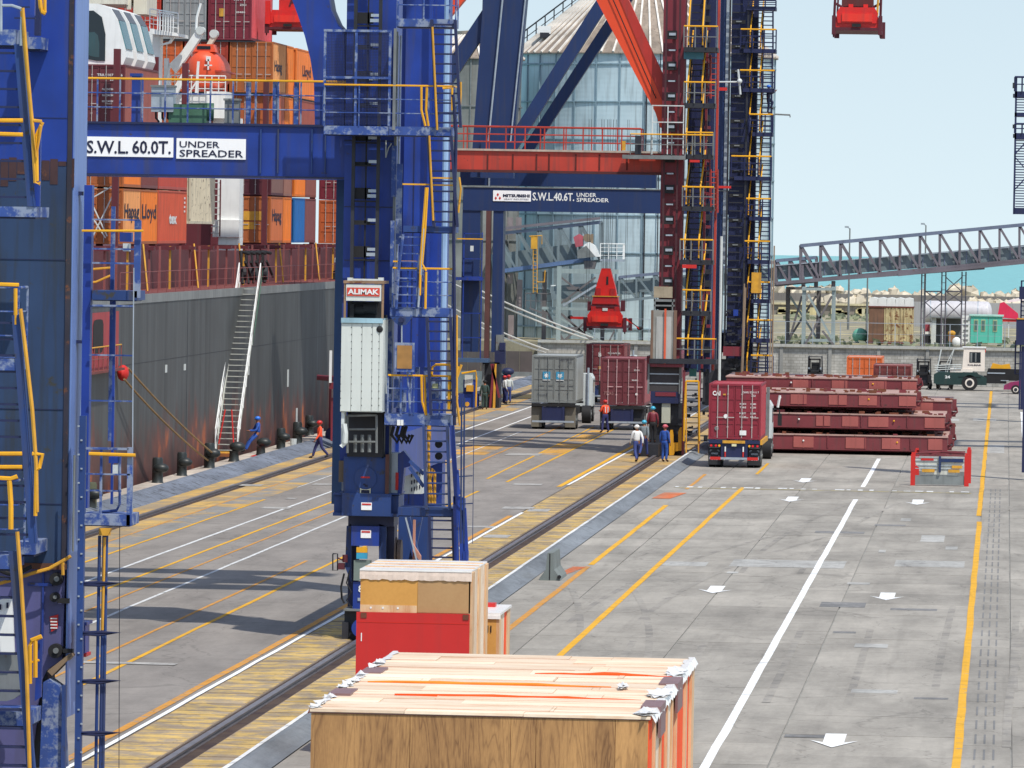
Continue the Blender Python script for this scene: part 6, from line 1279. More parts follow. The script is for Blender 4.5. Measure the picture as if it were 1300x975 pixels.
door_text(c, '22G1', 0.6, 1.9, 0.3, 0.09); door_text(c, '30480', 0.5, 1.35, 0.35, 0.08); MB().cyl((0.78, 0.0, 0.62), (0, 1, 0), 0.07, 0.02, 12).build('round_sticker', WHITE, c); door_text(c, 'PT 24.0', -1.0, 0.55, 0.5, 0.2, paint('faint_print', srgb(170, 120, 120), 0.6))
t4 = truck(-25.3, 399.6, 12.3, 'container truck behind the others with blue rear frame under a maroon container', 1.1, BLUE_D, BLUE_D, lights=False, under=BLUE_N)
c = container(-24.08, 399.8, 1.12, 6.06, 2.59, (124, 54, 60), 'maroon container with a white letter B, behind and above the nearer one', group='containers on the quay', bars=BARM, lit_sidecol=(150, 84, 84))
door_text(c, 'B', -0.42, 1.8, 0.17, 0.28, WHITE, 0.04); door_text(c, 'TRLU 5070980', 0.15, 1.98, 0.8, 0.1); MB().box(-0.4, 0.0, 1.0, -0.05, 0.02, 1.2).build('yellow_sticker', YELD, c)
MB().tube([(-0.9, 12, 0.9), (-0.9, 12, 2.9)], 0.08).build('exhaust', GALV, t2)
# ================================================================ hatch covers
HCM = paint('hatch_maroon', srgb(124, 52, 58), 0.6, 0.22, 0.7, 0.5, 0.25, (0.06, 0.03, 0.025)); HCP = paint('hatch_pink', srgb(168, 90, 84), 0.55, 0.12, 1, 0.2); HCT = paint('hatch_top', srgb(184, 152, 142), 0.7, 0.25, 0.8, 0.0, 0.45)
hrng = random.Random(11)
def hatch(x0, x1, y0, y1, z0, h, label, pads, clutter=True):
    r = thing('hatch_cover', label, 'hatch cover', (x0, y0, z0), 'stacked ship hatch covers')
    b = MB().box(x0, y0, z0+0.05, x1, y1, z0+h-0.03); b.prism([(x0+0.3, z0+0.049), (x1-0.3, z0+0.049), (x1-0.45, z0-0.08), (x0+0.5, z0-0.08)], y0+1.0, y1-1.0); b.build('box_girder', HCM, r)
    MB().box(x0-0.04, y0-0.05, z0+h-0.03, x1+0.04, y1+0.05, z0+h+0.03).build('top_plate', HCT, r); MB().box(x0-0.03, y0-0.03, z0+0.02, x1+0.03, y0-0.003, z0+0.07).build('lower_lip', HCM, r)
    for (a_, b_) in pads: MB().box(x0+a_, y0-0.05, z0+0.12, x0+b_, y0-0.003, z0+h-0.1).box(x0+(a_+b_)/2-0.02, y0-0.06, z0+0.1, x0+(a_+b_)/2+0.02, y0-0.004, z0+h-0.08).build('pad_plate', HCP, r)
    for q in (0.2, 0.45, 0.62, 0.83): MB().box(x0+(x1-x0)*q, y0-0.06, z0+0.12, x0+(x1-x0)*q+0.05, y0-0.006, z0+h-0.05).build('rib', HCM, r); 
    for q in (0.34, 0.77): MB().sphere((x0+(x1-x0)*q, y0-0.06, z0+h*0.6), 0.05, 8, 5).build('marker', YEL if q > .5 else WHITE, r)
    MB().box(x1, y0+0.2, z0+0.1, x1+0.22, y0+0.6, z0+0.35).box(x1+0.03, y0+0.1, z0+0.4, x1+0.25, y0+0.5, z0+h+0.1).tube([(x1+0.1, y0, z0+0.2), (x1+0.3, y0, z0+0.35), (x1+0.25, y0, z0+0.6)], 0.05).build('end_fitting', HCM, r)
    m = MB(); m2 = MB()
    n = int((x1-x0)*6.0)
    for k in range(n):
        x = x0+hrng.random()*(x1-x0); y = y0+hrng.random()*(y1-y0)*0.5; s_ = hrng.uniform(0.05, 0.16); (m if k % 3 else m2).box(x, y, z0+h+0.03, x+s_*hrng.uniform(1, 3), y+0.2, z0+h+0.03+s_*hrng.uniform(0.5, 1.2))
    m.build('lashing_fittings', paint('rusty_bits', srgb(120, 70, 50), 0.9, 0.3), r, kind='stuff'); m2.build('pale_fittings', HCM, r, kind='stuff')
    for (xx, yy) in ((x0+0.6, y0+0.4), (x1-0.9, y0+0.4)): MB().box(xx, yy, z0-0.2, xx+0.35, yy+0.5, z0-0.081).build('landing_foot', BLACK, r)
    return r
hatch(-13.6, -2.75, 314, 322.5, 0.20, 0.76, 'bottom maroon hatch cover, lying lowest in the stack by the crimson container truck', ((3.2, 4.2), (5.8, 6.8), (7.6, 8.5), (9.9, 10.6)))
hatch(-13.9, -2.9, 314.3, 322.5, 1.28, 0.72, 'second maroon hatch cover from the ground in the stack', ((4.6, 5.3), (5.9, 6.7), (7.2, 8.2), (10.0, 11.0)))
hatch(-14.6, -4.35, 314.6, 322.5, 2.34, 0.70, 'third maroon hatch cover from the ground, its pale top cluttered with fittings', ((4.0, 4.8), (5.9, 6.8), (7.4, 8.3), (9.4, 10.25)))
hatch(-14.2, -4.45, 323.2, 331, 2.95, 0.62, 'topmost maroon hatch cover at the back of the stack', ((3.4, 4.2), (5.4, 6.2), (7.3, 8.2), (9.0, 9.75)))
hatch(-14.0, -2.65, 323.0, 331.2, 1.62, 0.90, 'maroon hatch cover set back to the right under the topmost one', ((9.2, 10.4),))
hatch(-14.0, -2.7, 323.4, 331.0, 0.22, 0.95, 'hidden lowest maroon hatch cover at the back of the stack', ())
MB().tube([(-11.2, 313.6, 2.3), (-11.1, 313.6, 2.9)], 0.07).build('white_hook', WHITE, None, 'white hook hanging between hatch covers beside the crimson container', (-11.2, 313.6, 2.3), cat='hook')
MB().box(at(979, 484, 325).x, 325, 3.6, at(988, 484, 325).x, 325.6, at(983, 479, 325).z).build('red_box', INKR, None, 'small red box standing on the hatch covers behind the crimson container', (-11.8, 325, 3.6), cat='box')
# ================================================================ grey spreader frame on the apron
sf = thing('lifting_frame', 'grey lifting frame with four red corner posts standing on the apron', 'lifting frame', (-2.9, 277, 0))
fx0, fx1 = at(1156, 600, 277).x, at(1230, 600, 277).x; fw = fx1-fx0
for (x, y, h_) in ((fx0, 277, 1.36), (fx1-0.2, 277, 1.36), (fx0+0.12, 280.6, 1.42), (fx1-0.12, 280.6, 1.5)): MB().box(x, y, 0, x+0.2, y+0.2, h_).box(x+0.03, y+0.03, h_, x+0.17, y+0.17, h_+0.1).build('corner_post', INKR, sf)
MB().box(fx0+0.2, 277.05, 0.05, fx1-0.2, 277.15, 0.45).box(fx0+0.2, 280.7, 0.05, fx1-0.0, 280.75, 0.5).build('lower_plate', paint('plate_grey', srgb(128, 134, 134), 0.6, 0.15, 2, 0.3), sf)
x0_, x1_ = fx0+0.2, fx1-0.2; xc_ = (x0_+x1_)/2
MB().prism([(x0_, 1.0), (x0_+0.05, 0.9), (x0_+0.45, 0.5), (x1_-0.45, 0.5), (x1_-0.05, 0.9), (x1_, 1.0), (x1_, 1.22), (x0_, 1.22)], 277.02, 277.1).build('upper_plate', paint('frame_white', srgb(204, 206, 196), 0.6, 0.12, 2, 0.3, 0.2), sf)
for z in (1.24, 1.08, 0.88, 0.74): MB().box(x0_, 276.98, z, x1_, 277.015, z+0.03).build('crossbar', GALV, sf)
MB().box(xc_-0.05, 276.9, 0.6, xc_+0.05, 277.0, 1.3).box(xc_+0.05, 276.95, 1.05, x1_-0.05, 277.0, 1.2).build('centre_post', BLUE_F, sf)
MB().box(x0_+0.25, 276.96, 1.11, x0_+0.8, 277.0, 1.2).build('red_stripe', INKR, sf)
for (a_, b_, z) in ((0.3, 0.85, 0.6), (1.45, 1.95, 0.6), (1.6, 2.05, 0.78)): MB().box(x0_+a_, 276.96, z, x0_+b_, 277.0, z+0.13).build('yellow_print', YELD, sf)
MB().box(x0_, 277.2, 1.30, x1_, 277.3, 1.36).box(x0_, 278.6, 1.32, x1_, 278.7, 1.38).box(x0_, 280.6, 1.36, x1_, 280.7, 1.42).tube([(x0_+0.1, 278, 1.4), (xc_, 279, 1.42), (x1_, 278, 1.4)], 0.04).build('top_bars', HCM, sf)
# ================================================================ concrete barrier
bz = [(-0.33, 0), (0.33, 0), (0.31, 0.09), (0.13, 0.34), (0.085, 0.86), (-0.085, 0.86), (-0.13, 0.34), (-0.31, 0.09)]
bl = local(thing('concrete_barrier', 'single grey concrete traffic barrier seen end on beside the kerb', 'barrier', (-14.05, 196.4, 0)))
MB().prism(bz, 0, 3.0).build('barrier_body', paint('barrier_grey', srgb(120, 128, 126), 0.85, 0.15, 1.5, 0.3), bl); MB().box(-0.02, -0.012, 0.02, 0.01, 0.0, 0.84).build('end_groove', BLACK, bl); MB().cyl((0.3, -0.03, 0.12), (0, 1, 0), 0.06, 0.08, 10).build('lifting_eye', BLACK, bl)
# ================================================================ bollards on the quay
blm = paint('bollard_black', srgb(40, 46, 46), 0.45, 0.25, 2, 0.2)
def bollard(x, y, label, s_=0.9, mat=blm, tall=False):
    r = local(thing('mooring_bollard', label, 'bollard', (x, y, 0.16), 'mooring bollards along the quay edge'))
    m = MB().lathe((0, 0, 0), [(0.30*s_, 0), (0.24*s_, 0.12*s_), (0.22*s_, 0.45*s_), (0.26*s_, 0.52*s_)], 16); m.build('stem', mat, r, smooth=True)
    h_ = MB().sphere((0.16*s_, -0.05, 0.72*s_), 0.30*s_, 14, 9, (1.3, 1.0, 0.8)); h_.build('head', mat, r, smooth=True)
    if tall: MB().lathe((-0.1, 0.7, 0), [(0.27*s_, 0), (0.26*s_, 1.1*s_), (0.22*s_, 1.2*s_)], 14).build('rear_post', mat if tall == 1 else paint('olive_post', srgb(86, 90, 70), 0.8, 0.2), r, smooth=True)
    return r
BL = [((115, 652), 'olive topped bollard seen through the near crane cage', 2), ((200, 617), 'dark bollard with tall rear post, first one right of the near crane cage', 1), ((231, 608), 'dark green grey bollard second right of the cage, before the rust patch', 1), ((266, 598), 'black bollard holding the two brown mooring ropes', 1), ((297, 590), 'black bollard at the foot of the gangway', 0), ((331, 583), 'round black bollard beside the crouching blue worker', 0), ((357, 574), 'black bollard with a small white bucket beside it', 1), ((378, 568), 'black bollard left of the worker in orange, leaning right', 1), ((393, 556), 'last tall black bollard right behind the worker in orange', 1)]
for (u, v), lb_, tl in BL:
    g_ = gnd(u, v-4, 0.16); bollard(g_.x, g_.y, lb_, [0.86, 0.95, 0.82, 0.9][(len(lb_)+int(u)) % 4], blm, tl)
g_ = gnd(655, 487, 0.16); bollard(-34.7, g_.y, 'lone navy bollard far along the quay, left of the grey container', 1.15, BLUE_D, 0)
MB().box(-34.9, 291.5, 0.165, -34.2, 293.2, 0.2).build('red_plate', INKR, None, 'flat red plate lying on the quay edge by the gangway foot', (-34.5, 292, .16), cat='plate')
MB().lathe((0, 0, 0), [(0.14, 0), (0.17, 0.42)], 14).build('bucket', WHITED, None, 'small white bucket on the quay beside the black bollard', None, cat='bucket').location = (-34.4, 304.6, 0.16)
hsx = thing('hose_valve', 'red hose valve and blue drum at the waterside crane foot behind the orange worker', 'valve', (-33.9, 316, 0.1))
MB().cyl((-33.6, 316, 0.45), (0.4, 1, 0), 0.36, 0.7, 16).build('blue_drum', BLUE_D, hsx, smooth=True); MB().tube([(-33.9, 316.5, 0.2), (-33.9, 316.5, 3.3)], 0.07).tube([(-34.6, 316.5, 3.3), (-33.0, 316.5, 3.2)], 0.14).build('red_pipe', RED_L, hsx)
# ================================================================ people
def person(loc, rz, label, shirt, trousers, helmet, pose='stand', vest=None, group='dock workers', s=1.0, hands=True, long_=True, hairc=None):
    """one skinned body with jointed limbs; clothing as slightly larger skins over it"""
    r = local(thing('person', label, 'person', loc, group, rz)); P_ = {}
    W_ = {'stand': (0, 0, 0.0, 0), 'walk': (0.34, -0.30, 0.0, 0.3), 'sit': (0, 0, 0, 0)}[pose if pose in ('stand', 'walk') else 'stand']
    J = {'hip': (0, 0, 0.93), 'waist': (0, 0, 1.08), 'chest': (0, -0.01, 1.28), 'neck': (0, 0, 1.47), 'nk2': (0, -0.01, 1.53), 'head': (0, -0.02, 1.64), 'crown': (0, -0.01, 1.74)}
    for n_, sx, fy in (('l', -1, W_[0]), ('r', 1, W_[1])):
        J['hp'+n_] = (0.09*sx, 0, 0.89); J['kn'+n_] = (0.10*sx, -0.04-fy*0.42, 0.50+abs(fy)*0.03); J['an'+n_] = (0.11*sx, 0.02-fy*0.95+(0.10 if fy < 0 else 0), 0.09+(0.07 if fy < 0 else 0)); J['to'+n_] = (0.12*sx, -0.17-fy*0.95+(0.1 if fy < 0 else 0), 0.035+(0.02 if fy < 0 else 0))
        J['sh'+n_] = (0.19*sx, 0, 1.42); J['el'+n_] = (0.25*sx, 0.03+fy*0.35, 1.13); J['wr'+n_] = (0.25*sx, -0.07+fy*0.62, 0.90); J['pa'+n_] = (0.245*sx, -0.10+fy*0.66, 0.83)
    if pose == 'lean':      # leaning back against the ship side
        for k in ('waist', 'chest', 'neck', 'nk2', 'head', 'crown', 'shl', 'shr'): J[k] = (J[k][0], J[k][1]+0.05, J[k][2]-0.05)
        for n_, sx in (('l', -1), ('r', 1)): J['kn'+n_] = (0.1*sx, -0.34, 0.56); J['an'+n_] = (0.11*sx, -0.55, 0.14); J['to'+n_] = (0.12*sx, -0.75, 0.09); J['el'+n_] = (0.27*sx, -0.1, 1.08); J['wr'+n_] = (0.14*sx, -0.36, 1.05); J['pa'+n_] = (0.10*sx, -0.44, 1.06)
    if pose == 'work':      # forearms raised
        for n_, sx in (('l', -1), ('r', 1)): J['el'+n_] = (0.27*sx, -0.04, 1.15); J['wr'+n_] = (0.17*sx, -0.29, 1.19); J['pa'+n_] = (0.15*sx, -0.38, 1.21)
        J['knl'] = (-0.15, -0.04, 0.5); J['anl'] = (-0.20, 0.03, 0.09); J['tol'] = (-0.23, -0.15, 0.04); J['knr'] = (0.15, -0.04, 0.5); J['anr'] = (0.20, 0.03, 0.09); J['tor'] = (0.23, -0.15, 0.04)
    if pose == 'climb':
        J['knr'] = (0.12, -0.30, 0.75); J['anr'] = (0.12, -0.14, 0.38); J['tor'] = (0.12, -0.33, 0.34)
        for n_, sx in (('l', -1), ('r', 1)): J['el'+n_] = (0.27*sx, -0.2, 1.25); J['wr'+n_] = (0.2*sx, -0.42, 1.4); J['pa'+n_] = (0.2*sx, -0.48, 1.46)
    def skin(edges, rad, name, mat, sub=1, extra=None):
        names = []; 
        for e in edges:
            for k in e:
                if k not in names: names.append(k)
        me = bpy.data.meshes.new(name); me.from_pydata([Vector(J[k])*s for k in names], [(names.index(a), names.index(b)) for a, b in edges], [])
        o = bpy.data.objects.new('skinning', me); COL.objects.link(o); mod = o.modifiers.new('s', 'SKIN')
        for i, k in enumerate(names):
            rd = rad[k] if k in rad else 0.04; rd = (rd, rd) if not isinstance(rd, tuple) else rd
            me.skin_vertices[0].data[i].radius = (rd[0]*s, rd[1]*s)
        me.skin_vertices[0].data[0].use_root = True
        sb = o.modifiers.new('d', 'SUBSURF'); sb.levels = sub; sb.render_levels = sub
        dg = bpy.context.evaluated_depsgraph_get(); nm = bpy.data.meshes.new_from_object(o.evaluated_get(dg)); bpy.data.objects.remove(o); nm.name = name
        nm.materials.clear(); nm.materials.append(mat)
        for p in nm.polygons: p.use_smooth = True
        q = bpy.data.objects.new(name, nm); COL.objects.link(q); q.parent = r; return q
    E_ = [('hip', 'waist'), ('waist', 'chest'), ('chest', 'neck'), ('neck', 'nk2'), ('nk2', 'head'), ('head', 'crown')]
    for n_ in 'lr':
        E_ += [('hip', 'hp'+n_), ('hp'+n_, 'kn'+n_), ('kn'+n_, 'an'+n_), ('an'+n_, 'to'+n_), ('neck', 'sh'+n_), ('sh'+n_, 'el'+n_), ('el'+n_, 'wr'+n_), ('wr'+n_, 'pa'+n_)]
        sx = -1 if n_ == 'l' else 1; pa = Vector(J['pa'+n_]); wr_ = Vector(J['wr'+n_]); d = (pa-wr_).normalized(); lat = Vector((0, 1, 0)) if abs(d.y) < 0.7 else Vector((1, 0, 0))
        for i_, ln in enumerate((0.07, 0.085, 0.08, 0.06)):
            b0 = pa+lat*((i_-1.5)*0.021); J['f%d%s' % (i_, n_)] = tuple(b0+d*ln*0.5); J['g%d%s' % (i_, n_)] = tuple(b0+d*ln*0.9+Vector((-sx*0.025, 0, 0))); E_ += [('pa'+n_, 'f%d%s' % (i_, n_)), ('f%d%s' % (i_, n_), 'g%d%s' % (i_, n_))]
        J['th'+n_] = tuple(wr_.lerp(pa, 0.5)-lat*0.05+d*0.02); E_.append(('pa'+n_, 'th'+n_))
    rad = {'hip': (0.14, 0.105), 'waist': (0.13, 0.10), 'chest': (0.155, 0.11), 'neck': (0.075, 0.07), 'nk2': 0.055, 'head': (0.078, 0.095), 'crown': 0.062}
    for n_ in 'lr': 
        rad.update({'hp'+n_: 0.085, 'kn'+n_: 0.055, 'an'+n_: 0.038, 'to'+n_: 0.03, 'sh'+n_: 0.055, 'el'+n_: 0.04, 'wr'+n_: 0.027, 'pa'+n_: (0.035, 0.02), 'th'+n_: 0.009})
        for i_ in range(4): rad['f%d%s' % (i_, n_)] = 0.009; rad['g%d%s' % (i_, n_)] = 0.007
    skin(E_, rad, 'body', SKIN)
    TE = [('hip', 'waist')]; TR = {'hip': (0.165, 0.13), 'waist': (0.155, 0.12)}
    for n_ in 'lr': TE += [('hip', 'hp'+n_), ('hp'+n_, 'kn'+n_), ('kn'+n_, 'an'+n_)]; TR.update({'hp'+n_: 0.108, 'kn'+n_: 0.078, 'an'+n_: 0.062})
    skin(TE, TR, 'trousers', trousers)
    J['wst2'] = (0, 0, 1.0); J['wst2'] = (J['waist'][0], J['waist'][1], J['waist'][2]-0.09)
    SE = [('wst2', 'waist'), ('waist', 'chest'), ('chest', 'neck')]; SR = {'wst2': (0.17, 0.135), 'waist': (0.165, 0.13), 'chest': (0.19, 0.135), 'neck': (0.09, 0.085)}
    for n_ in 'lr':
        SE += [('neck', 'sh'+n_), ('sh'+n_, 'el'+n_)]; SR.update({'sh'+n_: 0.078, 'el'+n_: 0.056})
        if long_: SE.append(('el'+n_, 'wr'+n_)); SR['wr'+n_] = 0.04
    skin(SE, SR, 'shirt', shirt)
    for n_ in 'lr': skin([('an'+n_, 'to'+n_)], {'an'+n_: 0.055, 'to'+n_: 0.045}, 'boot', BLACK)
    hx, hy, hz_ = [q*s for q in J['head']]
    MB().sphere((hx, hy+0.005, hz_+0.055), 0.128*s, 14, 8, (0.95, 1.1, 0.8)).lathe((hx, hy-0.015, hz_+0.04), [(0.13*s, 0), (0.155*s, 0.004), (0.155*s, 0.014), (0.12*s, 0.02)], 14).build('helmet', helmet, r, smooth=True)
    fc = MB().prism([(hx-0.012, hz_-0.02), (hx+0.012, hz_-0.02), (hx+0.004, hz_+0.015), (hx-0.004, hz_+0.015)], hy-0.118*s, hy-0.08*s).build('nose', SKIN, r)
    for sx in (-1, 1): MB().sphere((hx+sx*0.032, hy-0.09*s, hz_+0.012), 0.010, 6, 4).build('eye', BLACK, r); MB().sphere((hx+sx*0.085*s, hy+0.01, hz_), 0.02, 6, 4, (0.5, 1, 1.5)).build('ear', SKIN, r)
    MB().box(hx-0.025, hy-0.098*s, hz_-0.052, hx+0.025, hy-0.085*s, hz_-0.042).build('mouth', INKR, r)
    if vest:
        for sx in (-1, 1): MB().box(sx*0.08-0.02, 0.125*s, 1.1*s, sx*0.08+0.02, 0.145*s, 1.42*s).build('reflective_strip', vest, r)
    return r
TRN = paint('navy_trousers', srgb(52, 54, 104), 0.85, 0.15, 6, 0); TRB = paint('blue_trousers', srgb(58, 72, 130), 0.85, 0.15, 6, 0); SWH = paint('white_shirt', srgb(232, 234, 234), 0.8, 0.05, 6, 0); SOR = paint('orange_shirt', srgb(246, 84, 44), 0.7, 0.08, 6, 0); SGR = paint('grey_shirt', srgb(120, 130, 136), 0.8, 0.1, 6, 0); HB = paint('blue_helmet', srgb(70, 180, 214), 0.3, 0.05); HR = paint('red_helmet', srgb(200, 44, 44), 0.3, 0.05); HP = paint('pink_hood', srgb(206, 100, 112), 0.6, 0.08); HW = paint('white_helmet', srgb(242, 242, 240), 0.35, 0.03); HBB = paint('bright_blue_helmet', srgb(50, 120, 220), 0.3, 0.05); DGR = paint('dark_green_clothes', srgb(50, 70, 66), 0.8, 0.1)
def onq(u, v, z=0): g = gnd(u, v, z); return (g.x, g.y, z)
person(onq(808, 587, 0.0), math.radians(200), 'worker in white shirt and white helmet walking away beside the crane rail', SWH, TRB, HW, 'walk')
person(onq(817, 580, 0.0), math.radians(170), 'worker in grey shirt and sky blue helmet behind the white-shirted one', SGR, TRB, HB, 'walk')
person(onq(843.5, 586.5, 0.0), math.radians(150), 'worker in blue coveralls and pink helmet standing at the red crane foot', BLUE_W, BLUE_W, HP, 'stand')
person(onq(768, 549.5, 0.0), math.radians(215), 'worker in orange shirt and red helmet standing between the two trucks', SOR, TRN, HR, 'work', WHITE)
person(onq(405.5, 582, 0.0), math.radians(290), 'worker in orange shirt and red helmet striding along the waterside rail', SOR, TRN, HR, 'walk', WHITED)
p_ = onq(321, 579, 0.16); person((-35.2, 296.2, 0.16), math.radians(-70), 'worker in blue coveralls and blue helmet leaning back by the bollard holding a red tool', BLUE_W, BLUE_W, HBB, 'lean')
person(onq(640, 513, 0.0), math.radians(120), 'worker in white shirt and red helmet right of the far blue crane foot', SWH, TRN, HR, 'stand')
person(onq(645.5, 512, 0.0), math.radians(200), 'worker with pale shirt standing at the right of the far pair', WHITED, TRB, HR, 'stand')
person(onq(631, 515, 0.0), math.radians(60), 'worker in teal beside the far crane foot, left of the white-shirted pair', paint('teal_shirt', srgb(60, 110, 112), 0.8), TRN, HW, 'stand')
person(onq(615, 520, 0.0), math.radians(180), 'worker in dark green clothes half hidden at the far crane foot', DGR, DGR, BLACK, 'stand')
q_ = at(828, 577, YR-1.4); person((q_.x, q_.y, 0.62), math.radians(180), 'worker in maroon vest and sky blue helmet standing on the red crane bogie step', RED_L, BLACK, HB, 'stand')
q_ = at(975, 145, YM+0.2); person((q_.x, q_.y, q_.z), math.radians(90), 'worker in navy climbing high on the dark blue crane stair tower', BLUE_D, BLUE_D, HBB, 'climb')
MB().box(-17.9, 306, 0, -16.7, 309.5, 0.6).build('bogie_step', GREY_D, cr)
# ================================================================ grain silos
def corr_mat(name, rgb, pitch=0.35, var=0.2):
    m = paint(name, srgb(*rgb), 0.7, var, 0.35, 0.35); nt = m.node_tree; L = nt.links.new; b = nt.nodes['Principled BSDF']
    g = nd(nt, 'ShaderNodeNewGeometry'); sp = nd(nt, 'ShaderNodeSeparateXYZ'); L(g.outputs['Position'], sp.inputs[0])
    w_ = nd(nt, 'ShaderNodeMath', operation='MULTIPLY'); L(sp.outputs['Z'], w_.inputs[0]); w_.inputs[1].default_value = 2*math.pi/pitch
    s_ = nd(nt, 'ShaderNodeMath', operation='SINE'); L(w_.outputs[0], s_.inputs[0])
    bp = nd(nt, 'ShaderNodeBump'); bp.inputs['Strength'].default_value = 0.12; bp.inputs['Distance'].default_value = 0.01; L(s_.outputs[0], bp.inputs['Height']); L(bp.outputs[0], b.inputs['Normal']); return m
SILO = corr_mat('silo_steel', (186, 205, 212), 0.35, 0.2); SILG = corr_mat('old_silo_steel', (128, 130, 126), 0.4, 0.35)
RIB = paint('silo_rib', srgb(132, 156, 168), 0.6, 0.2, 1, 0.3); ROOFM = paint('silo_roof', srgb(150, 136, 122), 0.6, 0.35, 0.7, 0.5, 0.3, srgb(104, 84, 72)); ROOFR = paint('silo_roof_rib', srgb(236, 230, 220), 0.5, 0.2, 1)
def silo(cx_, cy_, r_, zb_, ze, rh, label, mat, nst, ring_z, roof=True, rib=RIB):
    r = local(thing('grain_silo', label, 'silo', (cx_, cy_, zb_), 'grain silos')); H_ = ze-zb_
    MB().lathe((0, 0, 0), [(r_, 0), (r_, H_)], 96).build('wall', mat, r, smooth=True)
    st_ = MB().box(-0.05, -0.10, 0, 0.05, 0.02, H_-0.1); base = None
    for k in range(nst):
        t = 2*math.pi*k/nst+0.05
        if base is None: base = st_.build('stiffener', rib, r); o = base
        else: o = base.copy(); COL.objects.link(o)
        o.location = (r_*math.sin(t), -r_*math.cos(t), 0); o.rotation_euler = (0, 0, t)
        if math.cos(t) < -0.15 and k: bpy.data.objects.remove(o)
    for z in ring_z: MB().lathe((0, 0, z-zb_), [(r_+0.02, 0), (r_+0.10, 0.02), (r_+0.10, 0.12), (r_+0.02, 0.14)], 96).build('wind_ring', rib, r)
    rf = MB().lathe((0, 0, H_), [(r_+0.25, -0.05), (r_+0.25, 0.02), (1.2, rh), (1.2, rh+0.4), (0.1, rh+0.5)], 72).build('roof', ROOFM, r)
    rb = None; nr = nst*2
    for k in range(nr):
        t = 2*math.pi*k/nr
        if math.cos(t) < -0.3: continue
        if rb is None: rb = MB().beam((0, -(r_+0.25), 0.08), (0, -1.2, rh+0.08), 0.14, 0.16).build('roof_rib', ROOFR, rf); o = rb
        else: o = rb.copy(); COL.objects.link(o)
        o.location = (0, 0, H_); o.rotation_euler = (0, 0, t)
    return r
sz = at(817, 68, 475).z
sl1 = silo(-27.9, 484, 9.95, 2.7, sz, 7.4, 'huge pale blue corrugated grain silo with ribbed conical roof behind the cranes', SILO, 34, [sz-0.9-k*2.85 for k in range(8)])
MB().box(-8.0, -5.0, sz-2.7+1.5, -7.0, -4.0, sz-2.7+2.1).build('roof_vent', WHITE, sl1); MB().box(-7.8, -5.1, sz-2.7+1.2, -7.1, -4.7, sz-2.7+1.6).build('vent_mouth', GREY_D, sl1)
railing(sl1, [(-9.75, -1.2, sz-2.7+0.3), (-1.6, -1.2, sz-2.7+6.6)], 1.15, 12, GREY_D, None, 1, 0.05)
MB().beam((-9.75, -1.1, sz-2.7+0.3), (-1.6, -1.1, sz-2.7+6.6), 0.6, 0.12).build('roof_stair', GALV, sl1)
MB().tube([(0.7, -10.15, 0), (0.7, -10.15, sz-2.7)], 0.065).tube([(1.7, -10.05, 0), (1.7, -10.05, sz-2.7)], 0.045).build('wall_pipe', GREY_D, sl1)
silo(at(600, 100, 473).x, 473, 3.68, 2.7, at(600, 74, 470).z, 1.7, 'narrow weathered grey silo left of the huge one, mostly behind the blue crane leg', SILG, 14, [10, 13, 16.5, 20], rib=GALVD)
dk = thing('loading_hood', 'rusted grey wall panels at the foot of the narrow silo', 'shed', (-38, 468.5, 2.7))
for k, (u, v, h_) in enumerate(((644, 276, 22), (655, 276, 20), (644, 330, 30), (656, 355, 40), (645, 400, 45))): MB().pbox(u, v, u+7, v+h_, 468.6, 0.1).build('wall_panel', paint('mauve_panel', srgb(140, 128, 128), 0.7, 0.2), dk)
# ================================================================ conveyor galleries
GAL = paint('gallery_grey', srgb(118, 132, 138), 0.5, 0.15, 0.6, 0.3, 0.1); GBR = paint('gallery_brown', srgb(112, 106, 114), 0.6, 0.25, 0.6, 0.2, 0.2); GBL = paint('gallery_blue_grey', srgb(110, 120, 142), 0.5, 0.2, 0.6)
def truss(par, top, bot, Y, panels, dY=2.4, w_=0.17, mat=GBR, diag=True, X=True):
    tp = [at(*p, Y) for p in top]; bt = [at(*p, Y) for p in bot]; o = Vector((0, dY, 0))
    for q in (Vector((0, 0, 0)), o):
        MB().beam(tp[0]+q, tp[1]+q, w_*1.5, w_*1.5).build('top_chord', GBL, par); MB().beam(bt[0]+q, bt[1]+q, w_*1.4, w_*1.4).build('bottom_chord', mat, par)
    n = panels; 
    for k in range(n+1):
        for q in (Vector((0, 0, 0)), o):
            a = tp[0].lerp(tp[1], k/n)+q; b = bt[0].lerp(bt[1], k/n)+q
            MB().beam(a, b, w_, w_).build('post', mat, par)
            if k < n and diag:
                b2 = bt[0].lerp(bt[1], (k+1)/n)+q; MB().beam(a, b2, w_, w_).build('diagonal', mat, par)
        MB().beam(tp[0].lerp(tp[1], k/n), tp[0].lerp(tp[1], k/n)+o, w_*0.8, w_*0.8).build('cross_tie', mat, par)
YG = 466
g1 = thing('conveyor_gallery', 'long grey truss conveyor bridge rising to the right border over the yard', 'conveyor', (-10, YG, 8))
truss(g1, ((1016, 312), (1345, 281)), ((1016, 357), (1345, 326)), YG, 13)
bx = MB(); a, b = at(985, 346, YG+0.9), at(1345, 316.5, YG+0.9); bx.beam(a, b, 1.2, 1.05); bx.build('belt_casing', GAL, g1)
for k in range(26):
    p = a.lerp(b, (k+0.5)/26); MB().beam(p+Vector((0, -0.62, -0.45)), p+Vector((0, -0.62, 0.45)), 0.07, 0.05).build('casing_rib', GBL, g1)
MB().beam(at(985, 359.5, YG-0.2), at(1250, 340, YG-0.2), 0.14, 0.24).beam(at(1140, 349, YG-0.3), at(1345, 329, YG-0.3), 0.14, 0.2).build('lower_pipe', GBR, g1)
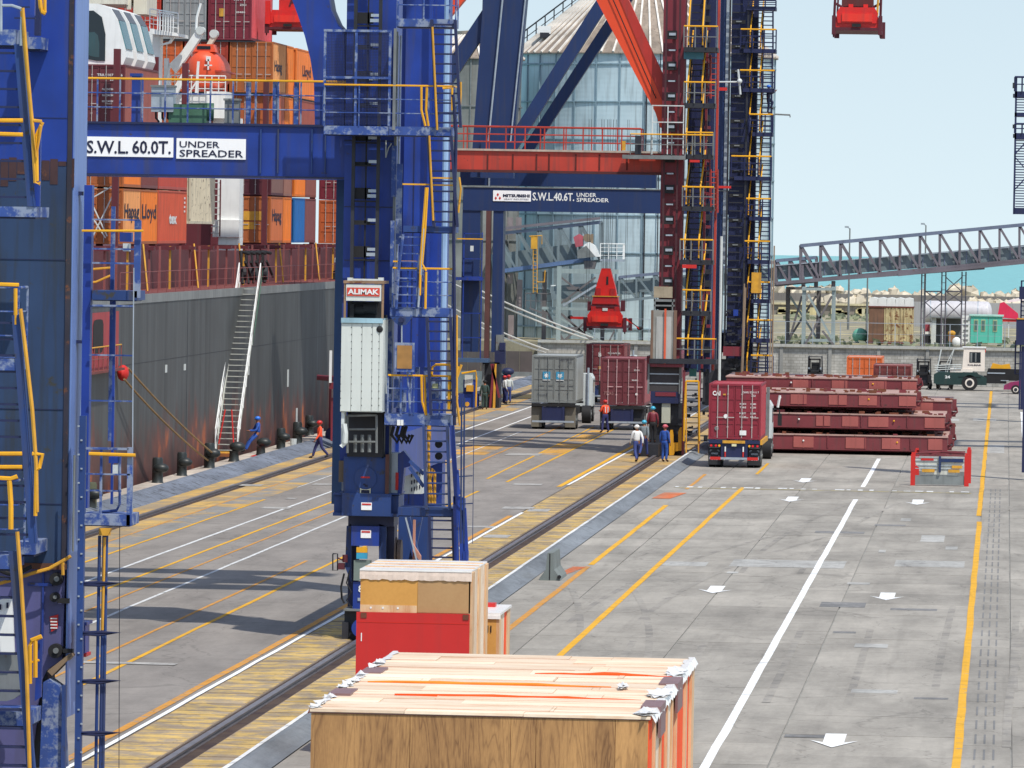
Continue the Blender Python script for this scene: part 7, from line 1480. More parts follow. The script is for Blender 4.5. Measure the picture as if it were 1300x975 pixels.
MB().beam(at(985, 337, YG), at(1345, 309, YG), 0.08, 0.06).build('cable_tray', GALV, g1)
g1b = thing('conveyor_gallery', 'lower end of the conveyor bridge just right of the crane stairs', 'conveyor', (-18, YG, 7))
truss(g1b, ((985, 331), (1036, 327)), ((985, 362), (1036, 357)), YG+0.1, 3, 2.2, 0.16)
MB().beam(at(700, 372, YG+1), at(985, 348, YG+1), 1.0, 1.0).build('belt_casing', GAL, g1b)
truss(g1b, ((786, 352), (984, 333)), ((786, 382), (984, 362)), YG+0.1, 9, 2.2, 0.14, GAL)
# trestle right of the stairs
tr1 = thing('conveyor_trestle', 'grey four legged trestle with crossed braces holding up the conveyor bridge', 'trestle', (at(1030, 440, YG).x, YG, 2.7))
TG = paint('trestle_grey', srgb(150, 164, 164), 0.5, 0.12, 0.8, 0.3); TGD = paint('trestle_dark', srgb(108, 104, 106), 0.6, 0.15, 0.8, 0.3)
for (u, v, Y, m_, w_) in ((1020.5, 364, YG-1, TG, 5), (1058, 364, YG-1, TG, 5), (1000, 364, YG+4, TGD, 5.5), (1039, 364, YG+4, TGD, 5.5)):
    x = at(u, 400, Y).x; MB().box(x-w_/2*Y/FPX, Y, 2.7, x+w_/2*Y/FPX, Y+0.3, at(u, v, Y).z).build('leg', m_, tr1)
for (a_, b_, Y, m_) in (((1018, 367), (1061, 367), YG-1.05, TG), ((998, 366), (1041, 366), YG+3.9, TGD), ((1022, 432), (1056, 432), YG-1.05, TG)): MB().pbeam(a_, b_, Y, 0.2, 0.22).build('cross_beam', m_, tr1)
for (a_, b_, Y, m_) in (((1026, 374), (1056, 430), YG-1.1, TG), ((1056, 376), (1022, 438), YG-1.1, TGD), ((1003, 376), (1036, 428), YG+3.8, TG), ((1036, 376), (1003, 428), YG+3.8, TGD), ((1018, 376), (1002, 432), YG+1, TGD), ((1044, 420), (1060, 440), YG-1.1, TGD)):
    MB().pbeam(a_, b_, Y, 0.16, 0.14).build('brace', m_, tr1)
for u in (1020, 1036, 1058): MB().cyl(at(u, 361, YG+0.5), (0, 0, 1), 0.16, 0.5, 10).build('bearing', GBR, tr1)
# lattice tower
lt = thing('lattice_tower', 'brown lattice support of three masts with crossed bracing under the conveyor bridge', 'tower', (at(1198, 441, 467).x, 467, 2.7))
for (u0, u1) in ((1170.5, 1175), (1196, 1201), (1221.5, 1226.5)):
    m = MB()
    for u in (u0, u1): m.ptube([(u, 345), (u-1.6, 441)], 467, 0.055, 5)
    for k in range(11): m.ptube([(u0-k*0.11, 350+k*9), (u1-k*0.11, 350+k*9)], 467, 0.03, 4)
    m.build('mast', GBR, lt)
for (u0, u1, vs) in ((1175, 1196, (370, 384, 403)), (1201, 1221, (352, 370, 384, 403))):
    for k in range(len(vs)-1): MB().pbeam((u0, vs[k]), (u1, vs[k+1]), 467, 0.07, 0.07).pbeam((u1, vs[k]), (u0, vs[k+1]), 467.1, 0.07, 0.07).build('brace', GBR, lt)
    MB().pbeam((u0, 370), (u1, 370), 467, 0.09, 0.12).build('tie', GBR, lt)
# upper gallery seen through the far portal
YU = 468
g2 = thing('conveyor_gallery', 'short conveyor head with white hood and pink drive box in front of the silo', 'conveyor', (at(700, 340, YU).x, YU, 8))
truss(g2, ((630, 297), (762, 282)), ((630, 347), (762, 331)), YU, 5, 2.2, 0.15, GAL)
MB().beam(at(625, 334, YU+1), at(733, 320, YU+1), 1.2, 1.3).build('belt_casing', GAL, g2); MB().beam(at(630, 345, YU-0.2), at(750, 329, YU-0.2), 0.22, 0.3).build('blue_pipe', paint('steel_blue2', srgb(92, 116, 156), 0.5), g2); MB().beam(at(630, 291, YU-0.2), at(762, 277, YU-0.2), 0.2, 0.2).build('brown_pipe', GBR, g2)
MB().pprism([(728, 301), (735, 297), (740, 300), (740, 312), (731, 314)], YU-0.6, 0.8).build('drive_box', paint('pink_box', srgb(186, 92, 104), 0.5), g2)
MB().pprism([(741, 311), (748, 307), (755, 312), (762, 326), (744, 326), (740, 320)], YU-0.7, 1.4).build('hood', WHITE, g2); MB().pprism([(733, 318), (744, 312), (756, 326), (733, 328)], YU-0.9, 0.15).build('grey_cover', GALVD, g2)
MB().cyl(at(746, 302, YU), (0, 1, 0), 0.3, 1.2, 14).pbox(750, 297, 753, 309, YU-0.2, 0.4).build('pulley', paint('pulley_brown', srgb(136, 120, 100), 0.7), g2); MB().pprism([(741, 331), (757, 331), (754, 343), (742, 343)], YU-0.5, 1.0).build('chute', TGD, g2)
railing(g2, [at(762, 329, YU-0.5), Vector((at(791, 329, YU).x, YU-0.5, at(762, 329, YU-.5).z)), Vector((at(791, 329, YU).x, YU+1.5, at(762, 329, YU-.5).z))], 1.15, 6, WHITE, None, 3, 0.035)
MB().pbox(762, 329, 791, 332, YU-0.6, 2).build('head_platform', GALV, g2)
MB().pbox(674, 299, 682, 316, YU-1.2, 0.5).build('yellow_cage', YELD, g2); ladder(g2, at(679.5, 372, YU-1.1), at(679.5, 316, YU-1.1), 0.3, 12, YELD, rt=0.04, sw=0.05); MB().ptube([(672, 300), (688, 299), (688, 310)], YU-1.2, 0.04).ptube([(692, 343), (691, 358), (682, 358)], YU-1.2, 0.05).build('yellow_rail', YELD, g2)
t2_ = thing('conveyor_trestle', 'trestle with one white column and dark crossed braces behind the grey container truck', 'trestle', (at(709, 441, YU).x, YU-4, 2.7))
for (u, v0, m_, w_, Y) in ((709, 338, TG, 5.5, YU-3), (690.5, 345, TGD, 5.5, YU+1), (765, 345, TGD, 5, YU+1), (787, 400, TG, 5, YU-1)):
    x = at(u, 400, Y).x; MB().box(x-w_/2*Y/FPX, Y, 2.7, x+w_/2*Y/FPX, Y+0.3, at(u, v0, Y).z).build('leg', m_, t2_)
for (a_, b_, m_, w_) in (((711, 344), (785, 345), TG, 0.34), ((688, 391), (790, 394), TG, 0.2), ((712, 352), (756, 385), TGD, 0.14), ((756, 352), (712, 385), TGD, 0.14), ((693, 394), (720, 440), TGD, 0.16), ((712, 398), (756, 436), TGD, 0.16), ((756, 398), (712, 436), TGD, 0.16), ((690, 392), (775, 440), TG, 0.16), ((745, 410), (710, 436), TG, 0.14), ((780, 420), (770, 440), TGD, 0.12), ((672, 391), (690, 398), TGD, 0.12), ((715, 388), (757, 362), GALV, 0.16)):
    MB().pbeam(a_, b_, YU-2, w_, w_).build('brace' if w_ < 0.3 else 'cross_beam', m_, t2_)
for (u, v) in ((727, 366), (727, 417)): MB().pprism([(u-9, v-2), (u+9, v-2), (u+5, v+2), (u-5, v+2)], YU-2.15, 0.1).build('gusset', TGD, t2_)
m_ = MB()
for k in range(9): m_.pbox(716+k*5, 371-k*0.6, 719+k*5, 384-k*0.7, YU+0.5, 0.6)
m_.pbox(714, 380, 762, 384, YU+0.3, 1.0); m_.build('idler_frame', GALVD, t2_, kind='stuff')
MB().cyl(at(702, 367, YU-1), (0, 0, 1), 0.2, 0.6, 12).build('white_drum', WHITE, t2_); railing(t2_, [at(667, 391, YU-1), at(700, 392, YU-1)], 1.1, 5, TGD, None, 1, 0.03)
df = thing('far_fence', 'dark brown corrugated fence at the far quay end between crane foot and grey container', 'fence', (-38, 459.6, 0))
for k in range(8): MB().box(-42+k*0.95, 459.6, -1.0, -41.08+k*0.95, 459.75, 2.0).build('panel', paint('fence_brown', srgb(88, 78, 76), 0.8, 0.2, 1, 0.4), df)
MB().box(-42, 459.2, -1, -34.3, 459.6, 0.5).build('base_kerb', GALVD, df)
# ================================================================ block wall and the yard in front of it
def block_mat():
    m = paint('block_wall', srgb(176, 174, 168), 0.9, 0.3, 0.6, 0.25); nt = m.node_tree; L = nt.links.new; b = nt.nodes['Principled BSDF']; col = b.inputs['Base Color'].links[0].from_socket
    g = nd(nt, 'ShaderNodeNewGeometry'); mp = nd(nt, 'ShaderNodeMapping'); mp.inputs['Rotation'].default_value = (math.radians(90), 0, 0); L(g.outputs['Position'], mp.inputs[0])
    br = nd(nt, 'ShaderNodeTexBrick'); br.inputs['Scale'].default_value = 1; br.inputs['Brick Width'].default_value = 0.42; br.inputs['Row Height'].default_value = 0.21; br.inputs['Mortar Size'].default_value = 0.018
    br.inputs['Color1'].default_value = (0.85, 0.85, 0.83, 1); br.inputs['Color2'].default_value = (1.1, 1.1, 1.1, 1); br.inputs['Mortar'].default_value = (0.62, 0.61, 0.59, 1); L(mp.outputs[0], br.inputs['Vector'])
    mx = nd(nt, 'ShaderNodeMix', data_type='RGBA', blend_type='MULTIPLY'); mx.inputs[0].default_value = 1; L(col, mx.inputs[6]); L(br.outputs[0], mx.inputs[7]); L(mx.outputs[2], b.inputs['Base Color']); return m
BW = block_mat()
wl = thing('block_wall', 'grey concrete block wall with posts behind the yard tractor and hatch covers', 'wall', (-8, 460.5, 0))
xs_ = [-34+k*3.55 for k in range(30)]
for k in range(len(xs_)-1): MB().box(xs_[k]+0.12, 460.6, 0, xs_[k+1]-0.12, 460.85, 2.62).build('wall_panel', BW, wl); MB().box(xs_[k]-0.12, 460.45, 0, xs_[k]+0.12, 460.9, 2.66).build('wall_post', CONC, wl)
MB().box(-34.1, 460.35, 2.665, xs_[-1], 461.0, 2.86).build('coping', paint('coping', srgb(176, 176, 170), 0.8, 0.1), wl)
wf = thing('wire_fence', 'thin pale post and wire fence standing on top of the block wall', 'fence', (-8, 461.2, 2.86))
for k in range(26): MB().tube([(-30+k*2.0, 461.2, 2.86), (-30+k*2.0, 461.2, 4.5)], 0.03, 5).build('fence_post', GALV, wf)
for z in (4.5, 3.7, 3.1): MB().tube([(-30, 461.2, z), (22, 461.2, z)], 0.025 if z > 4 else 0.012, 4).build('fence_wire', GALV, wf)
c = container(at(1122, 470, 431).x-0.1, 431, 0, 6.06, 2.59, (214, 104, 50), 'orange container with open brown door side, standing before the block wall', group='containers on the quay', lit_sidecol=(214, 150, 120)); 
c = container(at(1157, 470, 406).x, 406, 0, 6.06, 2.59, (128, 58, 56), 'brown container behind the hatch covers, right of the orange one', group='containers on the quay', lit_sidecol=(160, 100, 90))
def forklift(x, y, label, rz=0.0):
    r = local(thing('forklift', label, 'forklift', (x, y, 0), 'forklifts parked along the block wall', rz))
    MB().prism([(-0.55, 0.25), (0.55, 0.25), (0.55, 0.9), (0.4, 1.15), (-0.4, 1.15), (-0.55, 0.9)], 0.5, 2.3).build('body', GREY_D, r)
    MB().box(-0.35, 1.6, 1.15, 0.35, 2.1, 1.25).box(-0.3, 1.95, 1.2, 0.3, 2.1, 1.7).build('seat', BLACK, r)
    g = MB(); 
    for sx in (-1, 1): g.tube([(sx*0.5, 0.55, 0.9), (sx*0.48, 0.75, 2.1), (sx*0.45, 2.0, 2.15), (sx*0.5, 2.25, 1.0)], 0.045)
    for k in range(5): g.tube([(-0.46, 0.8+k*0.28, 2.12), (0.46, 0.8+k*0.28, 2.12)], 0.025, 4)
    g.build('overhead_guard', GREY_D, r)
    m = MB(); 
    for sx in (-1, 1): m.box(sx*0.36-0.06, 0.3, 0.08, sx*0.36+0.06, 0.42, 2.0)
    for z in (0.4, 1.1, 1.95): m.box(-0.42, 0.3, z-0.05, 0.42, 0.42, z+0.05)
    m.build('mast', BLACK, r)
    for sx in (-1, 1): MB().box(sx*0.28-0.05, -0.75, 0.06, sx*0.28+0.05, 0.3, 0.1).build('fork', BLACK, r); wheel(r, sx*0.5, 0.75, 0.32, 0.2); wheel(r, sx*0.48, 2.0, 0.26, 0.18); MB().box(sx*0.42-0.05, 0.26, 1.25, sx*0.42+0.05, 0.3, 1.37).build('headlight', GALV, r)
    return r
forklift(at(1172, 493, 450).x, 450, 'dark forklift left of the yard tractor, before the block wall'); forklift(at(1199, 493, 451.5).x, 451.5, 'dark forklift half hidden behind the front of the yard tractor'); forklift(at(1034, 482, 452).x, 452, 'dark forklift standing alone behind the hatch covers on the left')
# yard tractor, side view facing left
XT, YT_ = at(1195, 490, 448).x, 448.0
yt = local(thing('yard_tractor', 'white and dark green yard tractor with number 24 parked facing left', 'tractor', (XT, YT_, 0)))
DG = paint('tractor_green', srgb(30, 58, 56), 0.45, 0.1, 2); TW = paint('tractor_cream', srgb(236, 226, 214), 0.45, 0.06, 2, 0.15)
MB().prism([(-0.55, 0.5), (-0.3, 0.42), (3.2, 0.42), (3.2, 0.95), (2.3, 1.25), (0.9, 1.3), (-0.2, 1.3), (-0.55, 1.1)], 0, 2.3).build('front_body', DG, yt)
MB().box(0.6, 0.1, 1.3, 2.2, 2.2, 1.55).build('engine_cover', TW, yt)
cb_ = MB().prism([(1.45, 1.4), (3.05, 1.4), (3.05, 3.05), (1.55, 3.05)], 0.15, 1.6).build('cab', TW, yt)
MB().box(1.95, 0.135, 2.0, 2.75, 0.15, 2.75).build('cab_window', GLASS, cb_); MB().box(2.02, 0.125, 2.05, 2.15, 0.136, 2.7).box(2.35, 0.125, 2.05, 2.45, 0.136, 2.7).build('window_post', GALVD, cb_); MB().box(1.45, 0.08, 3.05, 3.12, 1.7, 3.12).build('cab_roof', WHITE, cb_); MB().box(3.05, 0.4, 2.75, 3.1, 0.9, 3.0).build('red_mark', INKR, cb_)
text_mb('KALMAR', 1.85, 1.78, 0.95, 0.11, 0.142, 0.03).build('lettering', INK, cb_, fix=False); text_mb('24', 0.25, 0.86, 0.36, 0.2, -0.001, 0.04).build('lettering', WHITE, yt, fix=False)
g = MB().tube([(-0.35, 0.1, 1.3), (-0.05, 0.1, 2.9)], 0.05).tube([(0.4, 0.1, 1.3), (0.85, 0.1, 2.95), (1.5, 0.1, 3.0)], 0.04).tube([(0.85, 0.1, 2.95), (0.35, 0.1, 1.9)], 0.03)
for z in (1.45, 1.6, 1.75): g.tube([(-0.5, 0.05, z), (1.4, 0.05, z+0.1)], 0.03)
g.tube([(-0.3, 0.1, 1.3), (-0.3, 0.1, 1.8)], 0.03).tube([(0.3, 0.1, 1.3), (0.3, 0.1, 1.8)], 0.03).tube([(0.9, 0.1, 1.3), (0.9, 0.1, 1.85)], 0.03); g.build('guard_rails', WHITED, yt)
fb_ = MB().prism([(3.2, 0.75), (6.6, 0.75), (6.6, 1.25), (6.3, 1.55), (3.3, 1.6), (3.2, 1.3)], 0.6, 1.7).box(3.0, 0.05, 0.55, 4.6, 0.5, 1.1).build('rear_frame', BLACK, yt)
MB().prism([(3.45, 1.6), (4.9, 1.6), (4.8, 1.95), (4.2, 1.85), (3.6, 1.98)], 0.7, 1.5).build('fifth_wheel', YEL, yt); MB().prism([(5.85, 1.3), (6.35, 1.3), (6.4, 1.9), (6.2, 2.15), (5.95, 2.1), (5.8, 1.9)], 0.4, 0.9).build('yellow_lamp_post', YEL, yt)
MB().box(3.25, -0.02, 1.25, 4.5, 0.02, 1.33).box(4.2, -0.02, 0.75, 4.75, 0.0, 0.8).build('step_edge', GALV, yt)
def swheel(x, y, r_, par): 
    o = MB().cyl((x, y, r_), (0, 1, 0), r_, 0.4, 24).build('wheel', BLACK, par, smooth=True); MB().lathe((0, 0, 0), [(0.06, -0.03), (r_*0.35, -0.02), (r_*0.52, 0), (r_*0.6, -0.03), (r_*0.62, 0.02)], 18).rot(math.radians(90), axis='X')
    k = MB().cyl((x, y-0.2, r_), (0, 1, 0), r_*0.58, 0.03, 20).build('rim', TW, o); MB().cyl((x, y-0.225, r_), (0, 1, 0), r_*0.36, 0.03, 16).build('hub', GREY_D, k) if False else MB().cyl((x, y-0.225, r_), (0, 1, 0), r_*0.38, 0.03, 16).build('hub', GREY_D, o)
for x in (2.0, 6.15): swheel(x, 0.15, 0.56, yt); swheel(x, 2.2, 0.56, yt)
MB().prism([(1.2, 1.0), (1.5, 1.32), (2.5, 1.32), (2.8, 1.0)], -0.05, 0.4).build('mudguard', DG, yt)
# purple car nose by the right border
XC = at(1274, 490, 440).x
pc = local(thing('parked_car', 'purple car parked at the right border beside the yard tractor', 'car', (XC, 441, 0))); PU = paint('purple_paint', srgb(142, 44, 92), 0.25, 0.05)
MB().prism([(0, 0.3), (0.05, 0.6), (0.5, 0.82), (1.1, 0.92), (1.8, 1.35), (3.1, 1.38), (3.8, 0.98), (4.3, 0.9), (4.35, 0.35)], 0, 1.7).build('body', PU, pc); MB().prism([(1.2, 0.94), (1.85, 1.3), (3.0, 1.32), (3.6, 0.98)], -0.012, 0.0).build('window', GLASS, pc)
for x in (0.85, 3.4): swheel(x, 0.1, 0.32, pc)
MB().box(-0.02, 0.15, 0.55, 0.08, 0.45, 0.68).build('headlight', GALV, pc)
# ================================================================ the higher yard beyond the wall
ZT = 2.7
rc = local(thing('rusty_container', 'rust streaked pale container with a white canvas roof on the high yard', 'container', (at(1102.5, 430, 478).x, 478, ZT)))
s_ = 478/FPX; RST = paint('rust_streaked', srgb(206, 190, 146), 0.8, 0.3, 1.2, 0.9, 0.62, srgb(122, 76, 48), dirt=srgb(104, 64, 44)); RSD = paint('brown_planks', srgb(124, 92, 74), 0.8, 0.3, 1.2, 0.6)
wA, wB = 19*s_, 56*s_
MB().box(0, 0, 0.2, wA, 3, 2.75).build('end_wall', RSD, rc)
for k in range(2):
    x0_ = wA+(wB-wA)*k/2; o = MB()
    for j in range(9): o.box(x0_+0.03+j*(wB-wA)/18, -0.04 if j % 2 else 0.0, 0.2, x0_+0.03+(j+1)*(wB-wA)/18-0.01, 3, 2.75)
    o.build('side_panel', RST, rc)
MB().box(-0.05, -0.06, 2.75, wB+0.05, 3.0, 2.85).box(-0.02, -0.05, 0.02, wB+0.02, 0.1, 0.2).build('rail', paint('dark_rust', srgb(110, 54, 44), 0.8), rc)
cn = MB(); n = 6
for i in range(n+1):
    t = i/n; y = 3*t
for j in range(5): cn.prism([(wB*j/5, 2.86), (wB*(j+1)/5, 2.86), (wB*(j+1)/5-0.02, 3.45), (wB*(j+0.5)/5, 3.52), (wB*j/5+0.02, 3.45)], 0.05, 2.9)
cn.build('canvas_roof', WHITE, rc)
tk = local(thing('storage_tank', 'long silver horizontal tank behind the lattice tower', 'tank', (at(1175, 400, 520).x, 520, ZT)))
s5 = 520/FPX; m = MB().cyl((38*s5, 1.2, 2.0), (1, 0, 0), 0.9, 78*s5, 24).sphere((77*s5, 1.2, 2.0), 0.9, 20, 10, (0.5, 1, 1)); m.build('tank_shell', paint('tank_silver', srgb(206, 204, 208), 0.35, 0.12, 0.7, 0.2), tk, smooth=True)
for k in range(4): MB().cyl(((6+k*20)*s5, 1.2, 2.0), (1, 0, 0), 0.925, 0.08, 24).build('band', GALV, tk)
for x in (10, 60): MB().box(x*s5, 0.6, 0, x*s5+0.3, 1.8, 1.3).build('saddle', GALVD, tk)
tc = local(thing('site_cabin', 'turquoise site cabin with three windows on the high yard', 'cabin', (at(1232, 430, 476).x, 476, ZT)))
s6 = 476/FPX; TQ = paint('turquoise', srgb(92, 196, 176), 0.5, 0.08, 1, 0.2)
MB().box(0, 0, 0.25, 40*s6, 2.4, 2.25).build('wall', TQ, tc); MB().box(-0.1, -0.1, 2.25, 40*s6+0.1, 2.5, 2.36).build('roof', paint('pale_tq', srgb(176, 220, 208), 0.5), tc); MB().box(-11*s6, 0.1, 0.2, -0.01, 2.3, 2.25).build('white_end', WHITE, tc)
for k in range(5): MB().box(-9*s6, 0.05, 0.4+k*0.36, -3*s6, 0.1, 0.5+k*0.36).build('slot', GALVD, tc)
for u in (4, 13, 28): f_ = MB().box(u*s6, -0.03, 1.1, (u+5.5)*s6, 0.0, 2.0).build('window_frame', paint('sand_frame', srgb(176, 190, 150), 0.5), tc); MB().box((u+0.8)*s6, -0.04, 1.18, (u+4.7)*s6, -0.031, 1.92).build('pane', paint('cabin_glass', srgb(92, 124, 118), 0.2), f_)
for u in (22, 30.5): MB().box(u*s6, -0.012, 0.28, (u+0.5)*s6, 0.0, 2.2).build('panel_joint', GALVD, tc)
sd = local(thing('open_shed', 'grey open fronted shed with white posts left of the turquoise cabin', 'shed', (at(1172, 430, 480).x, 480, ZT))); s7 = 480/FPX
MB().box(14*s7, 1.5, 0, 50*s7, 1.7, 2.0).build('back_wall', paint('shed_grey', srgb(110, 112, 114), 0.7, 0.15), sd); MB().box(10*s7, -0.2, 2.0, 52*s7, 2, 2.1).build('roof', GALVD, sd)
for u, w_ in ((10, 6), (48, 1.5), (24, 1)): MB().box(u*s7, 0, 0, (u+w_)*s7, 0.1, 2.0).build('post', WHITED, sd)
MB().box(0, 0.3, 0, 9*s7, 1.5, 0.75).build('dark_bin', GREY_D, sd); MB().box(0, 0.3, 0.76, 9*s7, 1.5, 0.95).build('white_lid', WHITE, sd); MB().box(1*s7, 0.5, 0.96, 8*s7, 1.2, 1.5).build('red_load', paint('rose', srgb(170, 70, 84), 0.7), sd)
hp_ = local(thing('brick_heap', 'brown stacked load beside a white sack in front of the open shed', 'stack', (at(1204, 435, 474).x, 474, ZT))); s8 = 474/FPX
MB().box(0, 0, 0, 8*s8, 0.8, 0.75).build('load', paint('tan_load', srgb(158, 116, 82), 0.8, 0.2), hp_); MB().sphere((4*s8, 0.3, 0.95), 0.3, 10, 6, (1, 1, 0.7)).build('ochre_top', YELD, hp_); MB().sphere((10*s8, 0.1, 0.3), 0.36, 12, 8, (1, 0.8, 1.1)).build('white_sack', WHITE, hp_, smooth=True)
tq = local(thing('tarpaulin_heap', 'rounded green tarpaulin heap left of the rusty container', 'tarpaulin', (at(1092, 436, 480).x, 480, ZT))); MB().sphere((0, 0, 0.55), 0.62, 14, 9, (1, 1, 0.95)).build('tarpaulin', paint('tarp_green', srgb(110, 178, 158), 0.7, 0.15, 3), tq, smooth=True); MB().box(0.3, -0.2, 0, 2.2, 0.5, 0.12).build('plank', BLACK, tq)
rd = local(thing('red_hopper', 'bright red slanted hopper hood behind the turquoise cabin at the right border', 'hopper', (at(1266, 410, 500).x, 500, ZT))); s9 = 500/FPX
MB().prism([(0, 1.9), (3*s9, 3.0), (8*s9, 3.1), (26*s9, 2.2), (27*s9, 1.75)], 0, 1.4).build('hood', paint('hopper_red', srgb(220, 44, 84), 0.5, 0.08), rd); MB().box(-0.1, 0.1, 1.55, 40*s9, 0.3, 1.75).build('red_rail', INKR, rd)
for u in (6, 14, 24): MB().box(u*s9, 0.2, 0, (u+1.2)*s9, 0.3, 1.6).build('post', WHITED, rd)
MB().prism([(12*s9, 3.2), (40*s9, 3.6), (40*s9, 3.3), (14*s9, 3.05)], 1.5, 3).build('white_canopy', WHITE, rd)
for (u, v0, Y, h_, lb_, hd) in ((1079, 290, 545, 8, 'tall thin lamp post seen through the conveyor bridge, left one', 1), (1175.5, 286, 560, 8, 'tall thin lamp post above the conveyor bridge, right one', 1), (1101.5, 350, 490, 5, 'short thin mast beside the rusty container', 0)):
    a = at(u, v0, Y); r = thing('lamp_post', lb_, 'lamp post', (a.x, Y, ZT)); MB().tube([(a.x, Y, ZT), (a.x, Y, a.z)], [0.11, 0.06], 8).build('pole', GALVD, r)
    if hd: MB().tube([(a.x, Y, a.z), (a.x-0.25, Y, a.z+0.12)], 0.05).box(a.x-0.45, Y-0.1, a.z+0.05, a.x-0.1, Y+0.1, a.z+0.2).build('lamp_head', GALV, r)
# walls, ledges and breakwater boulders
EW = paint('ledge_wall', srgb(140, 134, 126), 0.85, 0.25, 0.3, 0.4)
MB().box(-10.8, 571, ZT, 60, 571.4, at(1220, 384, 571).z).build('plain_wall', paint('plain_grey', srgb(164, 164, 164), 0.85, 0.12, 0.2, 0.3), None, 'plain grey concrete wall behind the silver tank', (0, 571, ZT), cat='wall')
lw = thing('stone_wall', 'low brown grey stone ledge wall below the breakwater boulders on the left', 'wall', (-20, 640, ZT)); MB().box(-45, 640, ZT, -9.6, 640.5, at(1080, 388, 640).z).build('wall', EW, lw); MB().box(-45, 639.7, at(1080, 388, 640).z, -9.4, 641, at(1080, 385.5, 640).z).build('ledge', paint('pale_ledge', srgb(206, 196, 160), 0.8), lw)
for (u, w_) in ((1094, 4), (1100, 2)): MB().pbox(u, 392, u+w_, 425, 638, 0.4).build('pale_pillar', paint('pale_ledge2', srgb(200, 194, 160), 0.8), lw)
pr = random.Random(9); pm = MB()
for k in range(60):
    u = pr.uniform(985, 1165); v = pr.uniform(395, 416); p_ = at(u, v, 639.6); w_ = pr.uniform(0.4, 1.8); pm.box(p_.x, 639.6-0.1, p_.z, p_.x+w_, 639.95, p_.z+pr.uniform(0.15, 0.6))
pm.build('pale_patches', paint('pale_patch', srgb(206, 194, 146), 0.9, 0.15), lw, kind='stuff')
sw = thing('sea_wall', 'long dark grey sea wall carrying the breakwater boulders', 'wall', (0, 770, ZT)); MB().box(-90, 770, ZT, 90, 771, at(1150, 374.5, 770).z).build('wall', paint('seawall', srgb(126, 122, 118), 0.85, 0.2, 0.2, 0.4), sw); MB().box(-90, 771, ZT, 90, 800, at(1150, 374.5, 770).z-0.15).build('crest', EARTH, sw)
brk = paint('boulder_stone', srgb(206, 196, 176), 0.9, 0.2, 0.6, 0, rnd=0.12, bump=0.5, bsc=2)
bmesh_ = []
for k in range(5):
    m = MB().sphere((0, 0, 0), 1.0, 7, 4); m.v = [(x*pr.uniform(.7, 1.3), y*pr.uniform(.7, 1.3), z*pr.uniform(.7, 1.3)) for x, y, z in m.v]; o = m.build('boulder', brk, None); bmesh_.append(o.data); bpy.data.objects.remove(o)
def boulder(x, y, z, s_, lb_, grp):
    o = bpy.data.objects.new('boulder', pr.choice(bmesh_)); COL.objects.link(o); o.location = (x, y, z); o.scale = (s_*pr.uniform(.9, 1.3), s_, s_*pr.uniform(.75, 1.1)); o.rotation_euler = (pr.uniform(-.3, .3), pr.uniform(-.3, .3), pr.uniform(0, 6)); tag(o, lb_, 'boulder', grp)
u = 980
while u < 1312:
    s_ = pr.uniform(0.55, 1.0); z_ = 3.85 if u < 1075 else 3.45
    if 1212 < u < 1245: z_ = 3.9; s_ = 1.15
    v = 368 if u < 1075 else 374; boulder(at(u, v, 774).x, 774+pr.uniform(-1, 3), z_+pr.uniform(-.1, .3), s_, 'pale boulder in the row along the top of the sea wall', 'breakwater boulders along the sea wall'); u += s_*16
for k in range(16):
    boulder(at(1030+k*9+pr.uniform(-3, 3), 381, 700).x if k < 10 else at(1235+(k-10)*11, 380, 700).x, 700, 3.4, pr.uniform(0.5, 0.85), 'pale boulder lying in front of the sea wall', 'boulders in front of the sea wall')
# scrub and litter on the high yard
sc = MB(); 
for k in range(420):
    x = pr.uniform(-22, -8) if k % 2 else pr.uniform(-20, 3); y = pr.uniform(466, 500) if k % 3 else pr.uniform(600, 636); h_ = pr.uniform(0.1, 0.45); a_ = pr.uniform(0, 3.14); dx_, dy_ = math.cos(a_)*0.25, math.sin(a_)*0.25
    sc.add([(x-dx_, y-dy_, ZT), (x+dx_, y+dy_, ZT), (x+dx_*1.4+pr.uniform(-.1, .1), y+dy_, ZT+h_), (x-dx_*0.4, y-dy_, ZT+h_*0.8)], [(0, 1, 2, 3)])
sc.build('scrub', paint('scrub_green', srgb(150, 158, 132), 0.9, 0.35, 1.5, 0), None, 'pale green scrub growing over the high yard behind the wall', (0, 480, ZT), cat='scrub', kind='stuff', fix=False)
